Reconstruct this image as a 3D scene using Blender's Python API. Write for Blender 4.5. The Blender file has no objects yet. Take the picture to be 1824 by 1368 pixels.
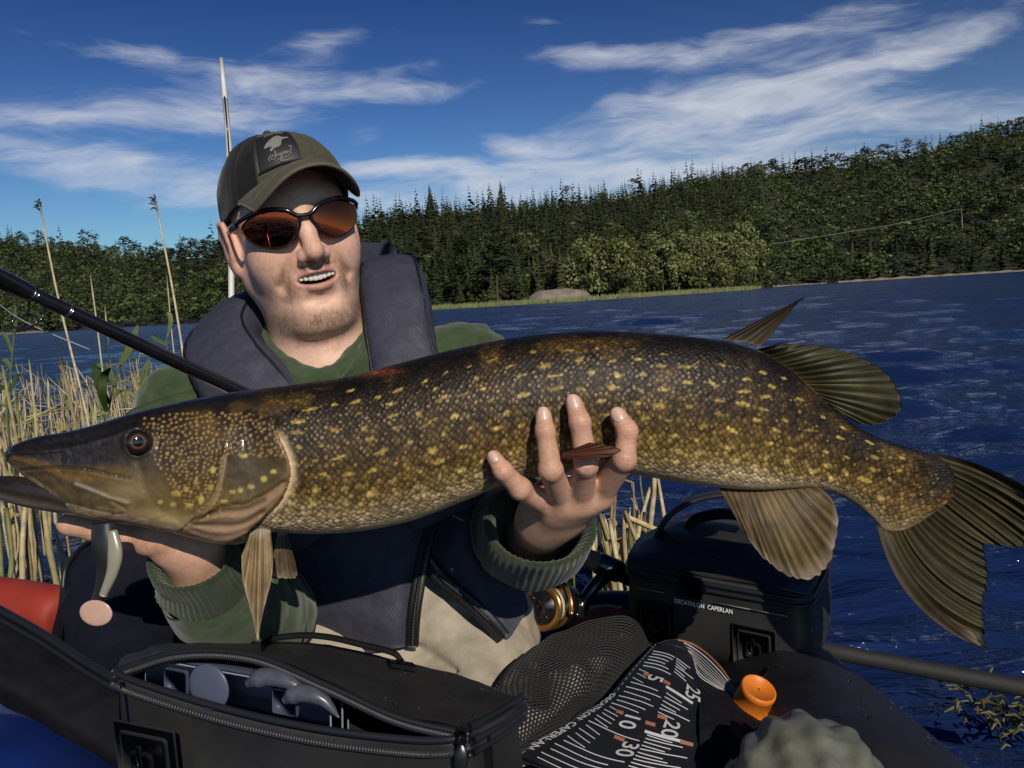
import bpy, math, random
import numpy as np
from mathutils import Vector, Matrix

# ------------------------------------------------------------------ camera, world, sun
SC = bpy.context.scene
COL = SC.collection
FPX, CX, CY = 1400.0, 912.0, 684.0
CAM_H = 0.70
ROLL = math.radians(3.55)
PITCH = math.atan(147.2 / FPX)
fw = np.array([0, math.cos(PITCH), -math.sin(PITCH)])
R0 = np.array([1.0, 0, 0]); U0 = np.array([0, math.sin(PITCH), math.cos(PITCH)])
rt = math.cos(ROLL) * R0 - math.sin(ROLL) * U0
up = math.sin(ROLL) * R0 + math.cos(ROLL) * U0
EYE = np.array([0, 0, CAM_H])

cam_d = bpy.data.cameras.new('camera'); cam = bpy.data.objects.new('camera', cam_d); COL.objects.link(cam)
cam_d.sensor_width = 36.0; cam_d.lens = FPX / 1824.0 * 36.0
cam_d.clip_start = 0.02; cam_d.clip_end = 9000
cam.matrix_world = Matrix(((rt[0], up[0], -fw[0], 0), (rt[1], up[1], -fw[1], 0), (rt[2], up[2], -fw[2], CAM_H), (0, 0, 0, 1)))
SC.camera = cam

SUN_AZ, SUN_EL = math.radians(180 - 17), math.radians(32)
SUN_DIR = np.array([math.sin(SUN_AZ) * math.cos(SUN_EL), math.cos(SUN_AZ) * math.cos(SUN_EL), math.sin(SUN_EL)])
sd = bpy.data.lights.new('sun', 'SUN'); sun = bpy.data.objects.new('sun', sd); COL.objects.link(sun)
sd.energy = 3.9; sd.angle = math.radians(0.5); sd.color = (1.0, 0.90, 0.76)
sun.rotation_euler = Vector(SUN_DIR).to_track_quat('Z', 'Y').to_euler()
sun.location = (3, -4, 6)

SC.view_settings.view_transform = 'Standard'
try: SC.view_settings.look = 'None'
except Exception: pass
SC.view_settings.exposure = 0.0; SC.view_settings.gamma = 1.0
SC.view_settings.use_curve_mapping = False

def cam_pt(px, py, d):
    """world point seen at photograph pixel px,py at depth d metres"""
    px = np.asarray(px, float); py = np.asarray(py, float); d = np.asarray(d, float)
    x = (px - CX) / FPX * d; z = -(py - CY) / FPX * d
    return EYE + x[..., None] * rt + d[..., None] * fw + z[..., None] * up
def P(px, py, d): return cam_pt(px, py, d)
def PP(lst): a = np.array(lst, float); return cam_pt(a[:, 0], a[:, 1], a[:, 2])
def to_px(w):
    v = np.asarray(w) - EYE; d = v @ fw
    return CX + FPX * (v @ rt) / d, CY - FPX * (v @ up) / d, d

# ---- node helpers
def nt_new(nt, kind, **kw):
    n = nt.nodes.new(kind)
    for k, v in kw.items():
        if k.startswith('i_'):
            key = k[2:]
            key = int(key) if key.isdigit() else key.replace('_', ' ')
            n.inputs[key].default_value = v
        else: setattr(n, k, v)
    return n
def math_n(nt, op, a, b=None, c=None, clamp=False):
    n = nt.nodes.new('ShaderNodeMath'); n.operation = op; n.use_clamp = clamp
    for i, s in enumerate((a, b, c)):
        if s is None: continue
        if isinstance(s, (int, float)): n.inputs[i].default_value = s
        else: nt.links.new(s, n.inputs[i])
    return n.outputs[0]
def ramp_n(nt, fac, stops, interp='LINEAR'):
    n = nt.nodes.new('ShaderNodeValToRGB'); n.color_ramp.interpolation = interp
    cr = n.color_ramp
    while len(cr.elements) > 1: cr.elements.remove(cr.elements[-1])
    for i, (p, c) in enumerate(stops):
        e = cr.elements[0] if i == 0 else cr.elements.new(p)
        e.position = p; e.color = (c[0], c[1], c[2], 1) if hasattr(c, '__len__') else (c, c, c, 1)
    nt.links.new(fac, n.inputs[0]); return n.outputs[0]
def mix_n(nt, fac, a, b, mode='MIX'):
    n = nt.nodes.new('ShaderNodeMix'); n.data_type = 'RGBA'; n.blend_type = mode
    for idx, s in ((0, fac), (6, a), (7, b)):
        if isinstance(s, (int, float)): n.inputs[idx].default_value = s
        elif isinstance(s, tuple): n.inputs[idx].default_value = (s[0], s[1], s[2], 1)
        else: nt.links.new(s, n.inputs[idx])
    return n.outputs[2]
def noise_n(nt, vec, scale, detail=3, rough=0.5, dist=0.0, out=0):
    n = nt.nodes.new('ShaderNodeTexNoise'); n.inputs['Scale'].default_value = scale
    n.inputs['Detail'].default_value = detail; n.inputs['Roughness'].default_value = rough
    n.inputs['Distortion'].default_value = dist
    if vec is not None: nt.links.new(vec, n.inputs['Vector'])
    return n.outputs[out]
def map_n(nt, vec, loc=(0, 0, 0), rot=(0, 0, 0), scale=(1, 1, 1), kind='POINT'):
    n = nt.nodes.new('ShaderNodeMapping'); n.vector_type = kind
    n.inputs['Location'].default_value = loc; n.inputs['Rotation'].default_value = rot; n.inputs['Scale'].default_value = scale
    nt.links.new(vec, n.inputs['Vector']); return n.outputs[0]

# ---- world: Nishita sky with wisps of cirrus
W = bpy.data.worlds.new('World'); SC.world = W; W.use_nodes = True
wt = W.node_tree; wt.nodes.clear()
wo = wt.nodes.new('ShaderNodeOutputWorld'); bg = wt.nodes.new('ShaderNodeBackground')
sky = wt.nodes.new('ShaderNodeTexSky'); sky.sky_type = 'NISHITA'; sky.sun_disc = False
sky.sun_elevation = SUN_EL; sky.sun_rotation = SUN_AZ; sky.altitude = 100; sky.air_density = 1.0; sky.dust_density = 0.4; sky.ozone_density = 2.5
tc = wt.nodes.new('ShaderNodeTexCoord'); sx = wt.nodes.new('ShaderNodeSeparateXYZ'); wt.links.new(tc.outputs['Generated'], sx.inputs[0])
az = math_n(wt, 'ARCTAN2', sx.outputs[0], sx.outputs[1]); el = math_n(wt, 'ARCSINE', sx.outputs[2])
cx = wt.nodes.new('ShaderNodeCombineXYZ'); wt.links.new(az, cx.inputs[0]); wt.links.new(el, cx.inputs[1])
ae = cx.outputs[0]
def px_dir(px, py):
    v = P(px, py, 1.0) - EYE; v = v / np.linalg.norm(v)
    return math.atan2(v[0], v[1]), math.asin(v[2])
# warped coordinate so streaks curl
wn = noise_n(wt, map_n(wt, ae, scale=(3.0, 7.0, 1)), 1.0, 4, 0.55, 0.0, 1)
wv = wt.nodes.new('ShaderNodeVectorMath'); wv.operation = 'MULTIPLY_ADD'
wt.links.new(wn, wv.inputs[0]); wv.inputs[1].default_value = (0.16, 0.07, 0); 
wv2 = wt.nodes.new('ShaderNodeVectorMath'); wv2.operation = 'ADD'; wt.links.new(ae, wv2.inputs[0]); wv2.inputs[1].default_value = (-0.08, -0.035, 0)
wt.links.new(wv2.outputs[0], wv.inputs[2]); aw = wv.outputs[0]
CLOUDS = [(470, 140, 250, 62, -2, .9), (330, 212, 300, 66, 3, 1.1), (285, 85, 150, 34, 4, .7), (570, 82, 170, 44, 14, .8), (700, 150, 260, 46, -4, .6), (740, 160, 300, 24, 6, .5),
          (150, 295, 300, 56, -4, .95), (770, 315, 300, 56, -5, 1.1), (60, 212, 240, 40, 4, .8), (250, 330, 260, 40, -5, .6), (960, 275, 190, 60, -24, 1.0),
          (1290, 185, 400, 95, 7, 1.25), (1180, 225, 330, 48, 16, 1.0), (1080, 315, 420, 84, 8, 1.2), (1500, 300, 420, 70, 8, .8), (1420, 48, 260, 60, 8, .9), (1600, 98, 280, 52, 8, 1.0), (1230, 100, 330, 34, 2, .75),
          (1060, 98, 200, 34, 0, .9), (1500, 235, 420, 60, 8, 1.0), (1780, 210, 260, 40, 10, .8), (640, 250, 90, 26, 20, .45), (640, 375, 600, 50, 0, .85), (1700, 30, 300, 40, 14, .6), (40, 70, 260, 44, 8, .35), (950, 42, 60, 12, 4, .4),
          (2300, 150, 400, 80, 10, .9), (-400, 180, 380, 80, -4, .9), (900, -150, 500, 60, 4, .5)]
acc = None
for (px, py, hl, hw, ang, wgt) in CLOUDS:
    a0, e0 = px_dir(px, py)
    a = map_n(wt, aw, loc=(a0, e0, 0), rot=(0, 0, math.radians(ang * .62 - 3.0)), scale=(hl / FPX * .95, hw / FPX * .86, 1), kind='TEXTURE')
    ln = wt.nodes.new('ShaderNodeVectorMath'); ln.operation = 'LENGTH'; wt.links.new(a, ln.inputs[0])
    mr = wt.nodes.new('ShaderNodeMapRange'); mr.interpolation_type = 'SMOOTHSTEP'
    mr.inputs[1].default_value = 1.15; mr.inputs[2].default_value = 0.0; mr.inputs[3].default_value = 0; mr.inputs[4].default_value = wgt
    wt.links.new(ln.outputs['Value'], mr.inputs[0])
    acc = mr.outputs[0] if acc is None else math_n(wt, 'ADD', acc, math_n(wt, 'MULTIPLY', mr.outputs[0], math_n(wt, 'SUBTRACT', 1.0, acc, clamp=True)))
st1 = noise_n(wt, map_n(wt, aw, rot=(0, 0, math.radians(1)), scale=(5.0, 24.0, 1)), 1.0, 7, 0.62, 0.6)
st2 = noise_n(wt, map_n(wt, aw, rot=(0, 0, math.radians(-5)), scale=(14.0, 56.0, 1)), 1.0, 5, 0.6, 0.4)
fil = math_n(wt, 'ADD', math_n(wt, 'MULTIPLY', st1, 0.7), math_n(wt, 'MULTIPLY', st2, 0.3))
dens = math_n(wt, 'ADD', math_n(wt, 'MULTIPLY', acc, 0.95), math_n(wt, 'MULTIPLY', math_n(wt, 'SUBTRACT', fil, 0.53), 2.3))
mrd = wt.nodes.new('ShaderNodeMapRange'); mrd.interpolation_type = 'SMOOTHSTEP'
wt.links.new(dens, mrd.inputs[0]); mrd.inputs[1].default_value = 0.235; mrd.inputs[2].default_value = 1.28; mrd.inputs[3].default_value = 0; mrd.inputs[4].default_value = 0.86
hs = wt.nodes.new('ShaderNodeHueSaturation'); hs.inputs['Saturation'].default_value = 1.25; hs.inputs['Hue'].default_value = 0.492
wt.links.new(sky.outputs[0], hs.inputs['Color'])
gm = wt.nodes.new('ShaderNodeGamma'); gm.inputs[1].default_value = 2.0; wt.links.new(hs.outputs[0], gm.inputs[0])
SKY_GAIN, CLOUD_V = 0.084, 6.9
skyc = mix_n(wt, 1.0, gm.outputs[0], (SKY_GAIN * 0.45, SKY_GAIN * 0.92, SKY_GAIN * 1.04), 'MULTIPLY')
vmin = wt.nodes.new('ShaderNodeVectorMath'); vmin.operation = 'MINIMUM'; wt.links.new(skyc, vmin.inputs[0]); vmin.inputs[1].default_value = (9, 9, 9.5)
hz = math_n(wt, 'POWER', 2.718, math_n(wt, 'MULTIPLY', math_n(wt, 'ABSOLUTE', el), -8.5))
skyc = mix_n(wt, math_n(wt, 'MULTIPLY', hz, 0.75), vmin.outputs[0], (5.0, 5.3, 5.9))
cloudy = mix_n(wt, mrd.outputs[0], skyc, (CLOUD_V * 0.90, CLOUD_V * 0.94, CLOUD_V * 1.03))
wt.links.new(cloudy, bg.inputs[0]); bg.inputs[1].default_value = 0.10
wt.links.new(bg.outputs[0], wo.inputs[0])

# ------------------------------------------------------------------ object helpers
def mesh(name, V, F, smooth=True):
    V = np.asarray(V, np.float32).reshape(-1, 3)
    me = bpy.data.meshes.new(name)
    if isinstance(F, np.ndarray) and F.ndim == 2:
        n, k = F.shape
        me.vertices.add(len(V)); me.vertices.foreach_set('co', V.ravel())
        me.loops.add(n * k); me.loops.foreach_set('vertex_index', F.astype(np.int32).ravel())
        me.polygons.add(n); me.polygons.foreach_set('loop_start', np.arange(0, n * k, k, dtype=np.int32))
        try: me.polygons.foreach_set('loop_total', np.full(n, k, np.int32))
        except Exception: pass
        me.update(calc_edges=True); me.validate()
    else:
        me.from_pydata(V.tolist(), [], [list(map(int, f)) for f in F]); me.update()
    if smooth: me.polygons.foreach_set('use_smooth', np.ones(len(me.polygons), bool))
    return me
def root_loc(o):
    while o.parent is not None: o = o.parent
    return np.array(o.location)
def obj(name, VF, mat, parent=None, smooth=True, at=None):
    """one mesh object from world-space vertices; children take their root's origin"""
    V, F = VF; V = np.asarray(V, float).reshape(-1, 3)
    if parent is not None: org = root_loc(parent)
    elif at is not None: org = np.asarray(at, float)
    else: org = np.array([(V[:, 0].min() + V[:, 0].max()) / 2, (V[:, 1].min() + V[:, 1].max()) / 2, V[:, 2].min()])
    o = bpy.data.objects.new(name, mesh(name, V - org, F, smooth)); COL.objects.link(o)
    if parent is not None: o.parent = parent
    else: o.location = org
    if mat is not None: o.data.materials.append(mat)
    return o
def tag(o, label=None, cat=None, group=None, kind=None):
    if label: o['label'] = label
    if cat: o['category'] = cat
    if group: o['group'] = group
    if kind: o['kind'] = kind
    return o
def thing(name, loc, label, cat, group=None):
    o = bpy.data.objects.new(name, None); o.empty_display_size = 0.05; COL.objects.link(o)
    o.location = [float(v) for v in loc]; return tag(o, label, cat, group)
def vcol(o, arr, name='Col'):
    a = o.data.color_attributes.new(name, 'FLOAT_COLOR', 'POINT')
    arr = np.asarray(arr, np.float32)
    if arr.shape[1] == 3: arr = np.concatenate([arr, np.ones((len(arr), 1), np.float32)], 1)
    a.data.foreach_set('color', arr.ravel())
def join(*vfs):
    V, F, n = [], [], 0
    for v, f in vfs:
        v = np.asarray(v, float).reshape(-1, 3); V.append(v)
        F += [[int(i) + n for i in q] for q in f]; n += len(v)
    return np.concatenate(V), F
def grid_faces(nu, nv, cu=False, cv=False):
    i = np.arange(nu if cu else nu - 1)[:, None]; j = np.arange(nv if cv else nv - 1)[None, :]
    a = i * nv + j; b = ((i + 1) % nu) * nv + j; c = ((i + 1) % nu) * nv + (j + 1) % nv; d = i * nv + (j + 1) % nv
    return np.stack([a, b, c, d], -1).reshape(-1, 4)
def norm(v): v = np.asarray(v, float); return v / (np.linalg.norm(v, axis=-1, keepdims=True) + 1e-12)
def spline(pts, n, closed=False):
    """Catmull-Rom through pts (any dimension), n samples by index"""
    p = np.asarray(pts, float); m = len(p)
    t = np.linspace(0, m if closed else m - 1, n, endpoint=not closed)
    i = np.floor(t).astype(int)
    if not closed: i = np.minimum(i, m - 2)
    u = (t - i)[:, None]
    g = (lambda k: p[k % m]) if closed else (lambda k: np.where((k < 0)[:, None], 2 * p[0] - p[1], np.where((k > m - 1)[:, None], 2 * p[-1] - p[-2], p[np.clip(k, 0, m - 1)])))
    a, b, c, d = g(i - 1), g(i), g(i + 1), g(i + 2)
    return 0.5 * ((2 * b) + (-a + c) * u + (2 * a - 5 * b + 4 * c - d) * u ** 2 + (-a + 3 * b - 3 * c + d) * u ** 3)
def frames(path):
    p = np.asarray(path, float); t = norm(np.gradient(p, axis=0))
    ref = np.array([0, 0, 1.0]) if abs(t[0][2]) < 0.9 else np.array([1.0, 0, 0])
    ns = []; n = norm(ref - t[0] * (ref @ t[0]))
    for k in range(len(p)):
        n = norm(n - t[k] * (n @ t[k])); ns.append(n)
    ns = np.array(ns); return t, ns, np.cross(t, ns)
def tube(path, r, seg=8, caps=True):
    p = np.asarray(path, float); n = len(p); r = np.broadcast_to(np.asarray(r, float), (n,))
    _, a, b = frames(p); th = np.arange(seg) / seg * 2 * np.pi
    V = p[:, None] + (np.cos(th)[None, :, None] * a[:, None] + np.sin(th)[None, :, None] * b[:, None]) * r[:, None, None]
    F = grid_faces(n, seg, False, True).tolist()
    if caps: F += [list(range(seg))[::-1], [(n - 1) * seg + k for k in range(seg)]]
    return V.reshape(-1, 3), F
def ribbon(path, side, hw, ht, seg=20, e=3.0):
    """solid strap: superellipse cross-section, half width hw along `side`, half thickness ht"""
    p = np.asarray(path, float); n = len(p); t = norm(np.gradient(p, axis=0)); s = np.broadcast_to(np.asarray(side, float), (n, 3))
    s = norm(s - t * (s * t).sum(1, keepdims=True)); nn = np.cross(s, t)
    hw = np.broadcast_to(np.asarray(hw, float), (n,)); ht = np.broadcast_to(np.asarray(ht, float), (n,))
    th = np.arange(seg) / seg * 2 * np.pi; c, q = np.cos(th), np.sin(th)
    cu = np.sign(c) * abs(c) ** (2 / e); su = np.sign(q) * abs(q) ** (2 / e)
    V = p[:, None] + s[:, None] * (hw[:, None] * cu)[..., None] + nn[:, None] * (ht[:, None] * su)[..., None]
    F = grid_faces(n, seg, False, True).tolist() + [list(range(seg))[::-1], [(n - 1) * seg + k for k in range(seg)]]
    return V.reshape(-1, 3), F
def ball(c, r, nu=12, nv=8):
    r = np.broadcast_to(np.asarray(r, float), (3,)); V = [[0, 0, 1]]
    for i in range(1, nv):
        a = math.pi * i / nv
        for j in range(nu): V.append([math.sin(a) * math.cos(2 * math.pi * j / nu), math.sin(a) * math.sin(2 * math.pi * j / nu), math.cos(a)])
    V.append([0, 0, -1]); F = []
    for j in range(nu): F.append([0, 1 + j, 1 + (j + 1) % nu])
    for i in range(nv - 2):
        for j in range(nu):
            a = 1 + i * nu; F.append([a + j, a + nu + j, a + nu + (j + 1) % nu, a + (j + 1) % nu])
    a = 1 + (nv - 2) * nu
    for j in range(nu): F.append([a + j, len(V) - 1, a + (j + 1) % nu])
    return np.array(V) * r + np.asarray(c, float), F
def hull_box(c8):
    """box from 8 corners: 4 bottom then 4 top, same winding"""
    return np.asarray(c8, float), [[3, 2, 1, 0], [4, 5, 6, 7], [0, 1, 5, 4], [1, 2, 6, 5], [2, 3, 7, 6], [3, 0, 4, 7]]
def obox(c, ax, ay, az, bevel=0.0):
    """oriented box, half-axis vectors; chamfered edges when bevel > 0"""
    c, ax, ay, az = [np.asarray(v, float) for v in (c, ax, ay, az)]
    if bevel <= 0:
        return hull_box([c - ax - ay - az, c + ax - ay - az, c + ax + ay - az, c - ax + ay - az, c - ax - ay + az, c + ax - ay + az, c + ax + ay + az, c - ax + ay + az])
    L = [np.linalg.norm(v) for v in (ax, ay, az)]; ux, uy, uz = ax / L[0], ay / L[1], az / L[2]
    V = []; F = []; n = 24
    lev = [(-L[2], bevel), (-L[2] + bevel, 0), (L[2] - bevel, 0), (L[2], bevel)]
    cr = min(bevel * 2.2, min(L[0], L[1]) * .9)
    for z, ins in lev:
        for q, (sx_, sy_) in enumerate(((1, 1), (-1, 1), (-1, -1), (1, -1))):
            for k in range(6):
                a = math.pi / 2 * (q + k / 5)
                V.append(c + ux * (sx_ * (L[0] - cr) + (cr - ins) * math.cos(a)) + uy * (sy_ * (L[1] - cr) + (cr - ins) * math.sin(a)) + uz * z)
    F = grid_faces(4, n, False, True).tolist() + [list(range(n))[::-1], [3 * n + k for k in range(n)]]
    return np.array(V), F

# ---- signed distance modelling (surface nets)
def smin(a, b, k):
    h = np.clip(0.5 + 0.5 * (b - a) / k, 0, 1); return b + (a - b) * h - k * h * (1 - h)
def smax(a, b, k): return -smin(-a, -b, k)
def s_cap(p, a, b, ra, rb):
    a = np.asarray(a, np.float32); b = np.asarray(b, np.float32); ba = b - a; pa = p - a
    h = np.clip((pa @ ba) / max(float(ba @ ba), 1e-9), 0, 1)
    return np.linalg.norm(pa - h[:, None] * ba, axis=1) - (ra + (rb - ra) * h)
def s_ell(p, c, r, M=None):
    q = p - np.asarray(c, np.float32)
    if M is not None: q = q @ np.asarray(M, np.float32).T
    r = np.asarray(r, np.float32)
    k0 = np.linalg.norm(q / r, axis=1); k1 = np.linalg.norm(q / (r * r), axis=1)
    return k0 * (k0 - 1) / np.maximum(k1, 1e-6)
def s_chain(p, pts, rad, k=0.004):
    d = None
    for i in range(len(pts) - 1):
        e = s_cap(p, pts[i], pts[i + 1], rad[i], rad[i + 1]); d = e if d is None else smin(d, e, k)
    return d
def snet(f, lo, hi, h, coarse=5):
    lo = np.asarray(lo, np.float32); hi = np.asarray(hi, np.float32)
    nc = np.ceil((hi - lo) / (h * coarse)).astype(int) + 1
    def pts(ix, step): return lo + ix.astype(np.float32) * step
    ci = np.stack(np.meshgrid(*[np.arange(m) for m in nc], indexing='ij'), -1)
    cd = f(pts(ci.reshape(-1, 3), h * coarse)).reshape(nc)
    n = (nc - 1) * coarse + 1
    D = np.repeat(np.repeat(np.repeat(cd, coarse, 0), coarse, 1), coarse, 2)
    o = coarse // 2
    D = np.pad(D, ((0, 1), (0, 1), (0, 1)), mode='edge')[o:o + n[0], o:o + n[1], o:o + n[2]]
    m = np.abs(D) < h * coarse * 1.6
    ii = np.argwhere(m); D = D.astype(np.float32); D[m] = f(pts(ii, h))
    S = D < 0
    c8 = [(a, b, c) for a in (0, 1) for b in (0, 1) for c in (0, 1)]
    sl = lambda A, a, b, c: A[a:A.shape[0] - 1 + a, b:A.shape[1] - 1 + b, c:A.shape[2] - 1 + c]
    cnt = sum(sl(S, *k).astype(np.int8) for k in c8); act = (cnt > 0) & (cnt < 8)
    cells = np.argwhere(act); idx = np.full(act.shape, -1, np.int64); idx[act] = np.arange(len(cells))
    acc = np.zeros((len(cells), 3), np.float32); num = np.zeros(len(cells), np.float32)
    val = {k: D[cells[:, 0] + k[0], cells[:, 1] + k[1], cells[:, 2] + k[2]] for k in c8}
    for k in c8:
        for ax in range(3):
            if k[ax]: continue
            k2 = list(k); k2[ax] = 1; k2 = tuple(k2); a, b = val[k], val[k2]
            cr = (a < 0) != (b < 0); t = np.where(cr, a / np.where(cr, a - b, 1), 0)
            q = np.zeros((len(cells), 3), np.float32) + np.array(k, np.float32); q[:, ax] = t
            acc += q * cr[:, None]; num += cr
    V = pts(cells, h) + acc / num[:, None] * h
    F = []
    for ax in range(3):
        u, v = (ax + 1) % 3, (ax + 2) % 3
        s0 = [slice(0, None)] * 3; s1 = [slice(0, None)] * 3; s0[ax] = slice(0, -1); s1[ax] = slice(1, None)
        for kk in (u, v): s0[kk] = slice(1, -1); s1[kk] = slice(1, -1)
        A, B = S[tuple(s0)], S[tuple(s1)]; e = np.argwhere(A != B)
        if not len(e): continue
        base = e.copy(); base[:, u] += 1; base[:, v] += 1
        fl = A[tuple(e.T)]
        def cell(du, dv):
            c = base.copy(); c[:, u] -= du; c[:, v] -= dv; return idx[tuple(c.T)]
        q = np.stack([cell(1, 1), cell(0, 1), cell(0, 0), cell(1, 0)], 1)
        q[~fl] = q[~fl][:, ::-1]; F.append(q)
    F = np.concatenate(F); F = F[(F >= 0).all(1)]
    return V, F
def relax(V, F, it=2, lam=0.5):
    V = np.asarray(V, float).copy(); F = np.asarray(F); e = np.concatenate([F[:, [0, 1]], F[:, [1, 2]], F[:, [2, 3]], F[:, [3, 0]]])
    deg = np.bincount(e.ravel(), minlength=len(V)).astype(float)[:, None]; deg[deg == 0] = 1
    for _ in range(it):
        S = np.zeros_like(V)
        for k in range(3): S[:, k] = np.bincount(e[:, 0], V[e[:, 1], k], len(V)) + np.bincount(e[:, 1], V[e[:, 0], k], len(V))
        V += lam * (S / deg - V)
    return V
def vnoise(p, scale, seed=0, octv=3):
    """cheap smooth value noise in numpy"""
    p = np.asarray(p, float) * scale + seed * 17.31; out = np.zeros(len(p)); amp, tot = 1.0, 0.0
    for _ in range(octv):
        i = np.floor(p).astype(np.int64); f = p - i; f = f * f * (3 - 2 * f); v = 0
        for dx in (0, 1):
            for dy in (0, 1):
                for dz in (0, 1):
                    hsh = ((i[:, 0] + dx) * 73856093) ^ ((i[:, 1] + dy) * 19349663) ^ ((i[:, 2] + dz) * 83492791)
                    hsh = (hsh ^ (hsh >> 13)) * 1274126177; r = ((hsh ^ (hsh >> 16)) & 0xFFFF) / 65535.0
                    v = v + r * (f[:, 0] if dx else 1 - f[:, 0]) * (f[:, 1] if dy else 1 - f[:, 1]) * (f[:, 2] if dz else 1 - f[:, 2])
        out += amp * v; tot += amp; amp *= 0.5; p = p * 2.03 + 5.7
    return out / tot

# ---- materials
MATS = {}
def pmat(name, color=(0.5, 0.5, 0.5), rough=0.6, metal=0.0, spec=0.5, var=0.0, var_scale=40, bump=0.0, bump_scale=200, bump_dist=0.001,
         attr=None, trans=0.0, coat=0.0, coat_rough=0.1, sss=0.0, sheen=0.0, rvar=0.0, weave=None):
    m = bpy.data.materials.new(name); m.use_nodes = True; nt = m.node_tree; b = nt.nodes['Principled BSDF']; MATS[name] = m
    b.inputs['Roughness'].default_value = rough; b.inputs['Metallic'].default_value = metal; b.inputs['Specular IOR Level'].default_value = spec
    b.inputs['Coat Weight'].default_value = coat; b.inputs['Coat Roughness'].default_value = coat_rough
    b.inputs['Sheen Weight'].default_value = sheen
    if sss: b.inputs['Subsurface Weight'].default_value = sss; b.inputs['Subsurface Radius'].default_value = (0.012, 0.004, 0.0025); b.inputs['Subsurface Scale'].default_value = 0.35
    tcn = nt.nodes.new('ShaderNodeTexCoord'); oc = tcn.outputs['Object']
    if attr:
        at = nt.nodes.new('ShaderNodeAttribute'); at.attribute_name = attr; col = at.outputs['Color']
    else:
        rg = nt.nodes.new('ShaderNodeRGB'); rg.outputs[0].default_value = (*color, 1); col = rg.outputs[0]
    if var > 0:
        n = noise_n(nt, oc, var_scale, 5, 0.6); f = ramp_n(nt, n, [(0.25, 1 - var), (0.75, 1 + var)])
        mm = mix_n(nt, 1.0, col, f, 'MULTIPLY'); col = mm
    nt.links.new(col, b.inputs['Base Color'])
    if rvar > 0:
        n = noise_n(nt, oc, var_scale * 0.7, 4, 0.6); r = ramp_n(nt, n, [(0.3, max(0.02, rough - rvar)), (0.7, min(1, rough + rvar))]); nt.links.new(r, b.inputs['Roughness'])
    h = None
    if bump > 0: h = noise_n(nt, oc, bump_scale, 4, 0.6)
    if weave:
        wv_ = nt.nodes.new('ShaderNodeTexWave'); wv_.inputs['Scale'].default_value = weave; wv_.inputs['Distortion'].default_value = 0.5; nt.links.new(map_n(nt, oc, rot=(0.2, 0.6, 0.3)), wv_.inputs['Vector'])
        wb = nt.nodes.new('ShaderNodeTexWave'); wb.inputs['Scale'].default_value = weave; wb.inputs['Distortion'].default_value = 0.5; nt.links.new(map_n(nt, oc, rot=(0.2, 0.6, 1.9)), wb.inputs['Vector'])
        hw = math_n(nt, 'ADD', wv_.outputs['Fac'], wb.outputs['Fac']); h = hw if h is None else math_n(nt, 'ADD', hw, h)
    if h is not None:
        bp = nt.nodes.new('ShaderNodeBump'); bp.inputs['Strength'].default_value = max(bump, 0.15); bp.inputs['Distance'].default_value = bump_dist
        nt.links.new(h, bp.inputs['Height']); nt.links.new(bp.outputs[0], b.inputs['Normal'])
    if trans > 0:
        tr = nt.nodes.new('ShaderNodeBsdfTranslucent'); nt.links.new(col, tr.inputs[0]); mx = nt.nodes.new('ShaderNodeMixShader'); mx.inputs[0].default_value = trans
        nt.links.new(b.outputs[0], mx.inputs[1]); nt.links.new(tr.outputs[0], mx.inputs[2]); nt.links.new(mx.outputs[0], nt.nodes['Material Output'].inputs[0])
    return m
# ------------------------------------------------------------------ water
rng = np.random.default_rng(7)
def horizon_y(px): return 593.0 - 0.062 * px
mw = bpy.data.materials.new('lake_water'); mw.use_nodes = True; nt = mw.node_tree; b = nt.nodes['Principled BSDF']
b.inputs['Base Color'].default_value = (0.008, 0.020, 0.075, 1); b.inputs['Roughness'].default_value = 0.03; b.inputs['IOR'].default_value = 1.333
g = nt.nodes.new('ShaderNodeNewGeometry'); pos = g.outputs['Position']
w1 = noise_n(nt, map_n(nt, pos, rot=(0, 0, 0.12), scale=(0.7, 3.6, 1)), 5.0, 4, 0.6, 0.3)
w2 = noise_n(nt, map_n(nt, pos, rot=(0, 0, -0.1), scale=(0.6, 3.4, 1)), 1.9, 5, 0.62, 0.4)
w3 = noise_n(nt, map_n(nt, pos, rot=(0, 0, 0.1), scale=(1.0, 3.0, 1)), 24.0, 2, 0.5, 0.1)
hh = math_n(nt, 'ADD', math_n(nt, 'MULTIPLY', w1, 0.022), math_n(nt, 'ADD', math_n(nt, 'MULTIPLY', w2, 0.07), math_n(nt, 'MULTIPLY', w3, 0.0035)))
w4 = noise_n(nt, map_n(nt, pos, rot=(0, 0, 0.05), scale=(0.55, 0.16, 1)), 1.0, 5, 0.68, 0.5)
hh = math_n(nt, 'ADD', hh, math_n(nt, 'MULTIPLY', w4, 0.16))
cdist = nt.nodes.new('ShaderNodeVectorMath'); cdist.operation = 'LENGTH'; nt.links.new(pos, cdist.inputs[0])
rmap = nt.nodes.new('ShaderNodeMapRange'); nt.links.new(cdist.outputs['Value'], rmap.inputs[0]); rmap.inputs[1].default_value = 6; rmap.inputs[2].default_value = 90; rmap.inputs[3].default_value = 0.03; rmap.inputs[4].default_value = 0.10; nt.links.new(rmap.outputs[0], b.inputs['Roughness'])
bp = nt.nodes.new('ShaderNodeBump'); bp.inputs['Strength'].default_value = 0.8; bp.inputs['Distance'].default_value = 1.0
nt.links.new(hh, bp.inputs['Height'])
nA = noise_n(nt, map_n(nt, pos, rot=(0, 0, 0.06), scale=(0.9, 0.30, 1)), 1.0, 6, 0.7, 0.4, 1); nB = noise_n(nt, map_n(nt, pos, scale=(9, 7, 1)), 1.0, 2, 0.5, 0.0, 1)
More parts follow.
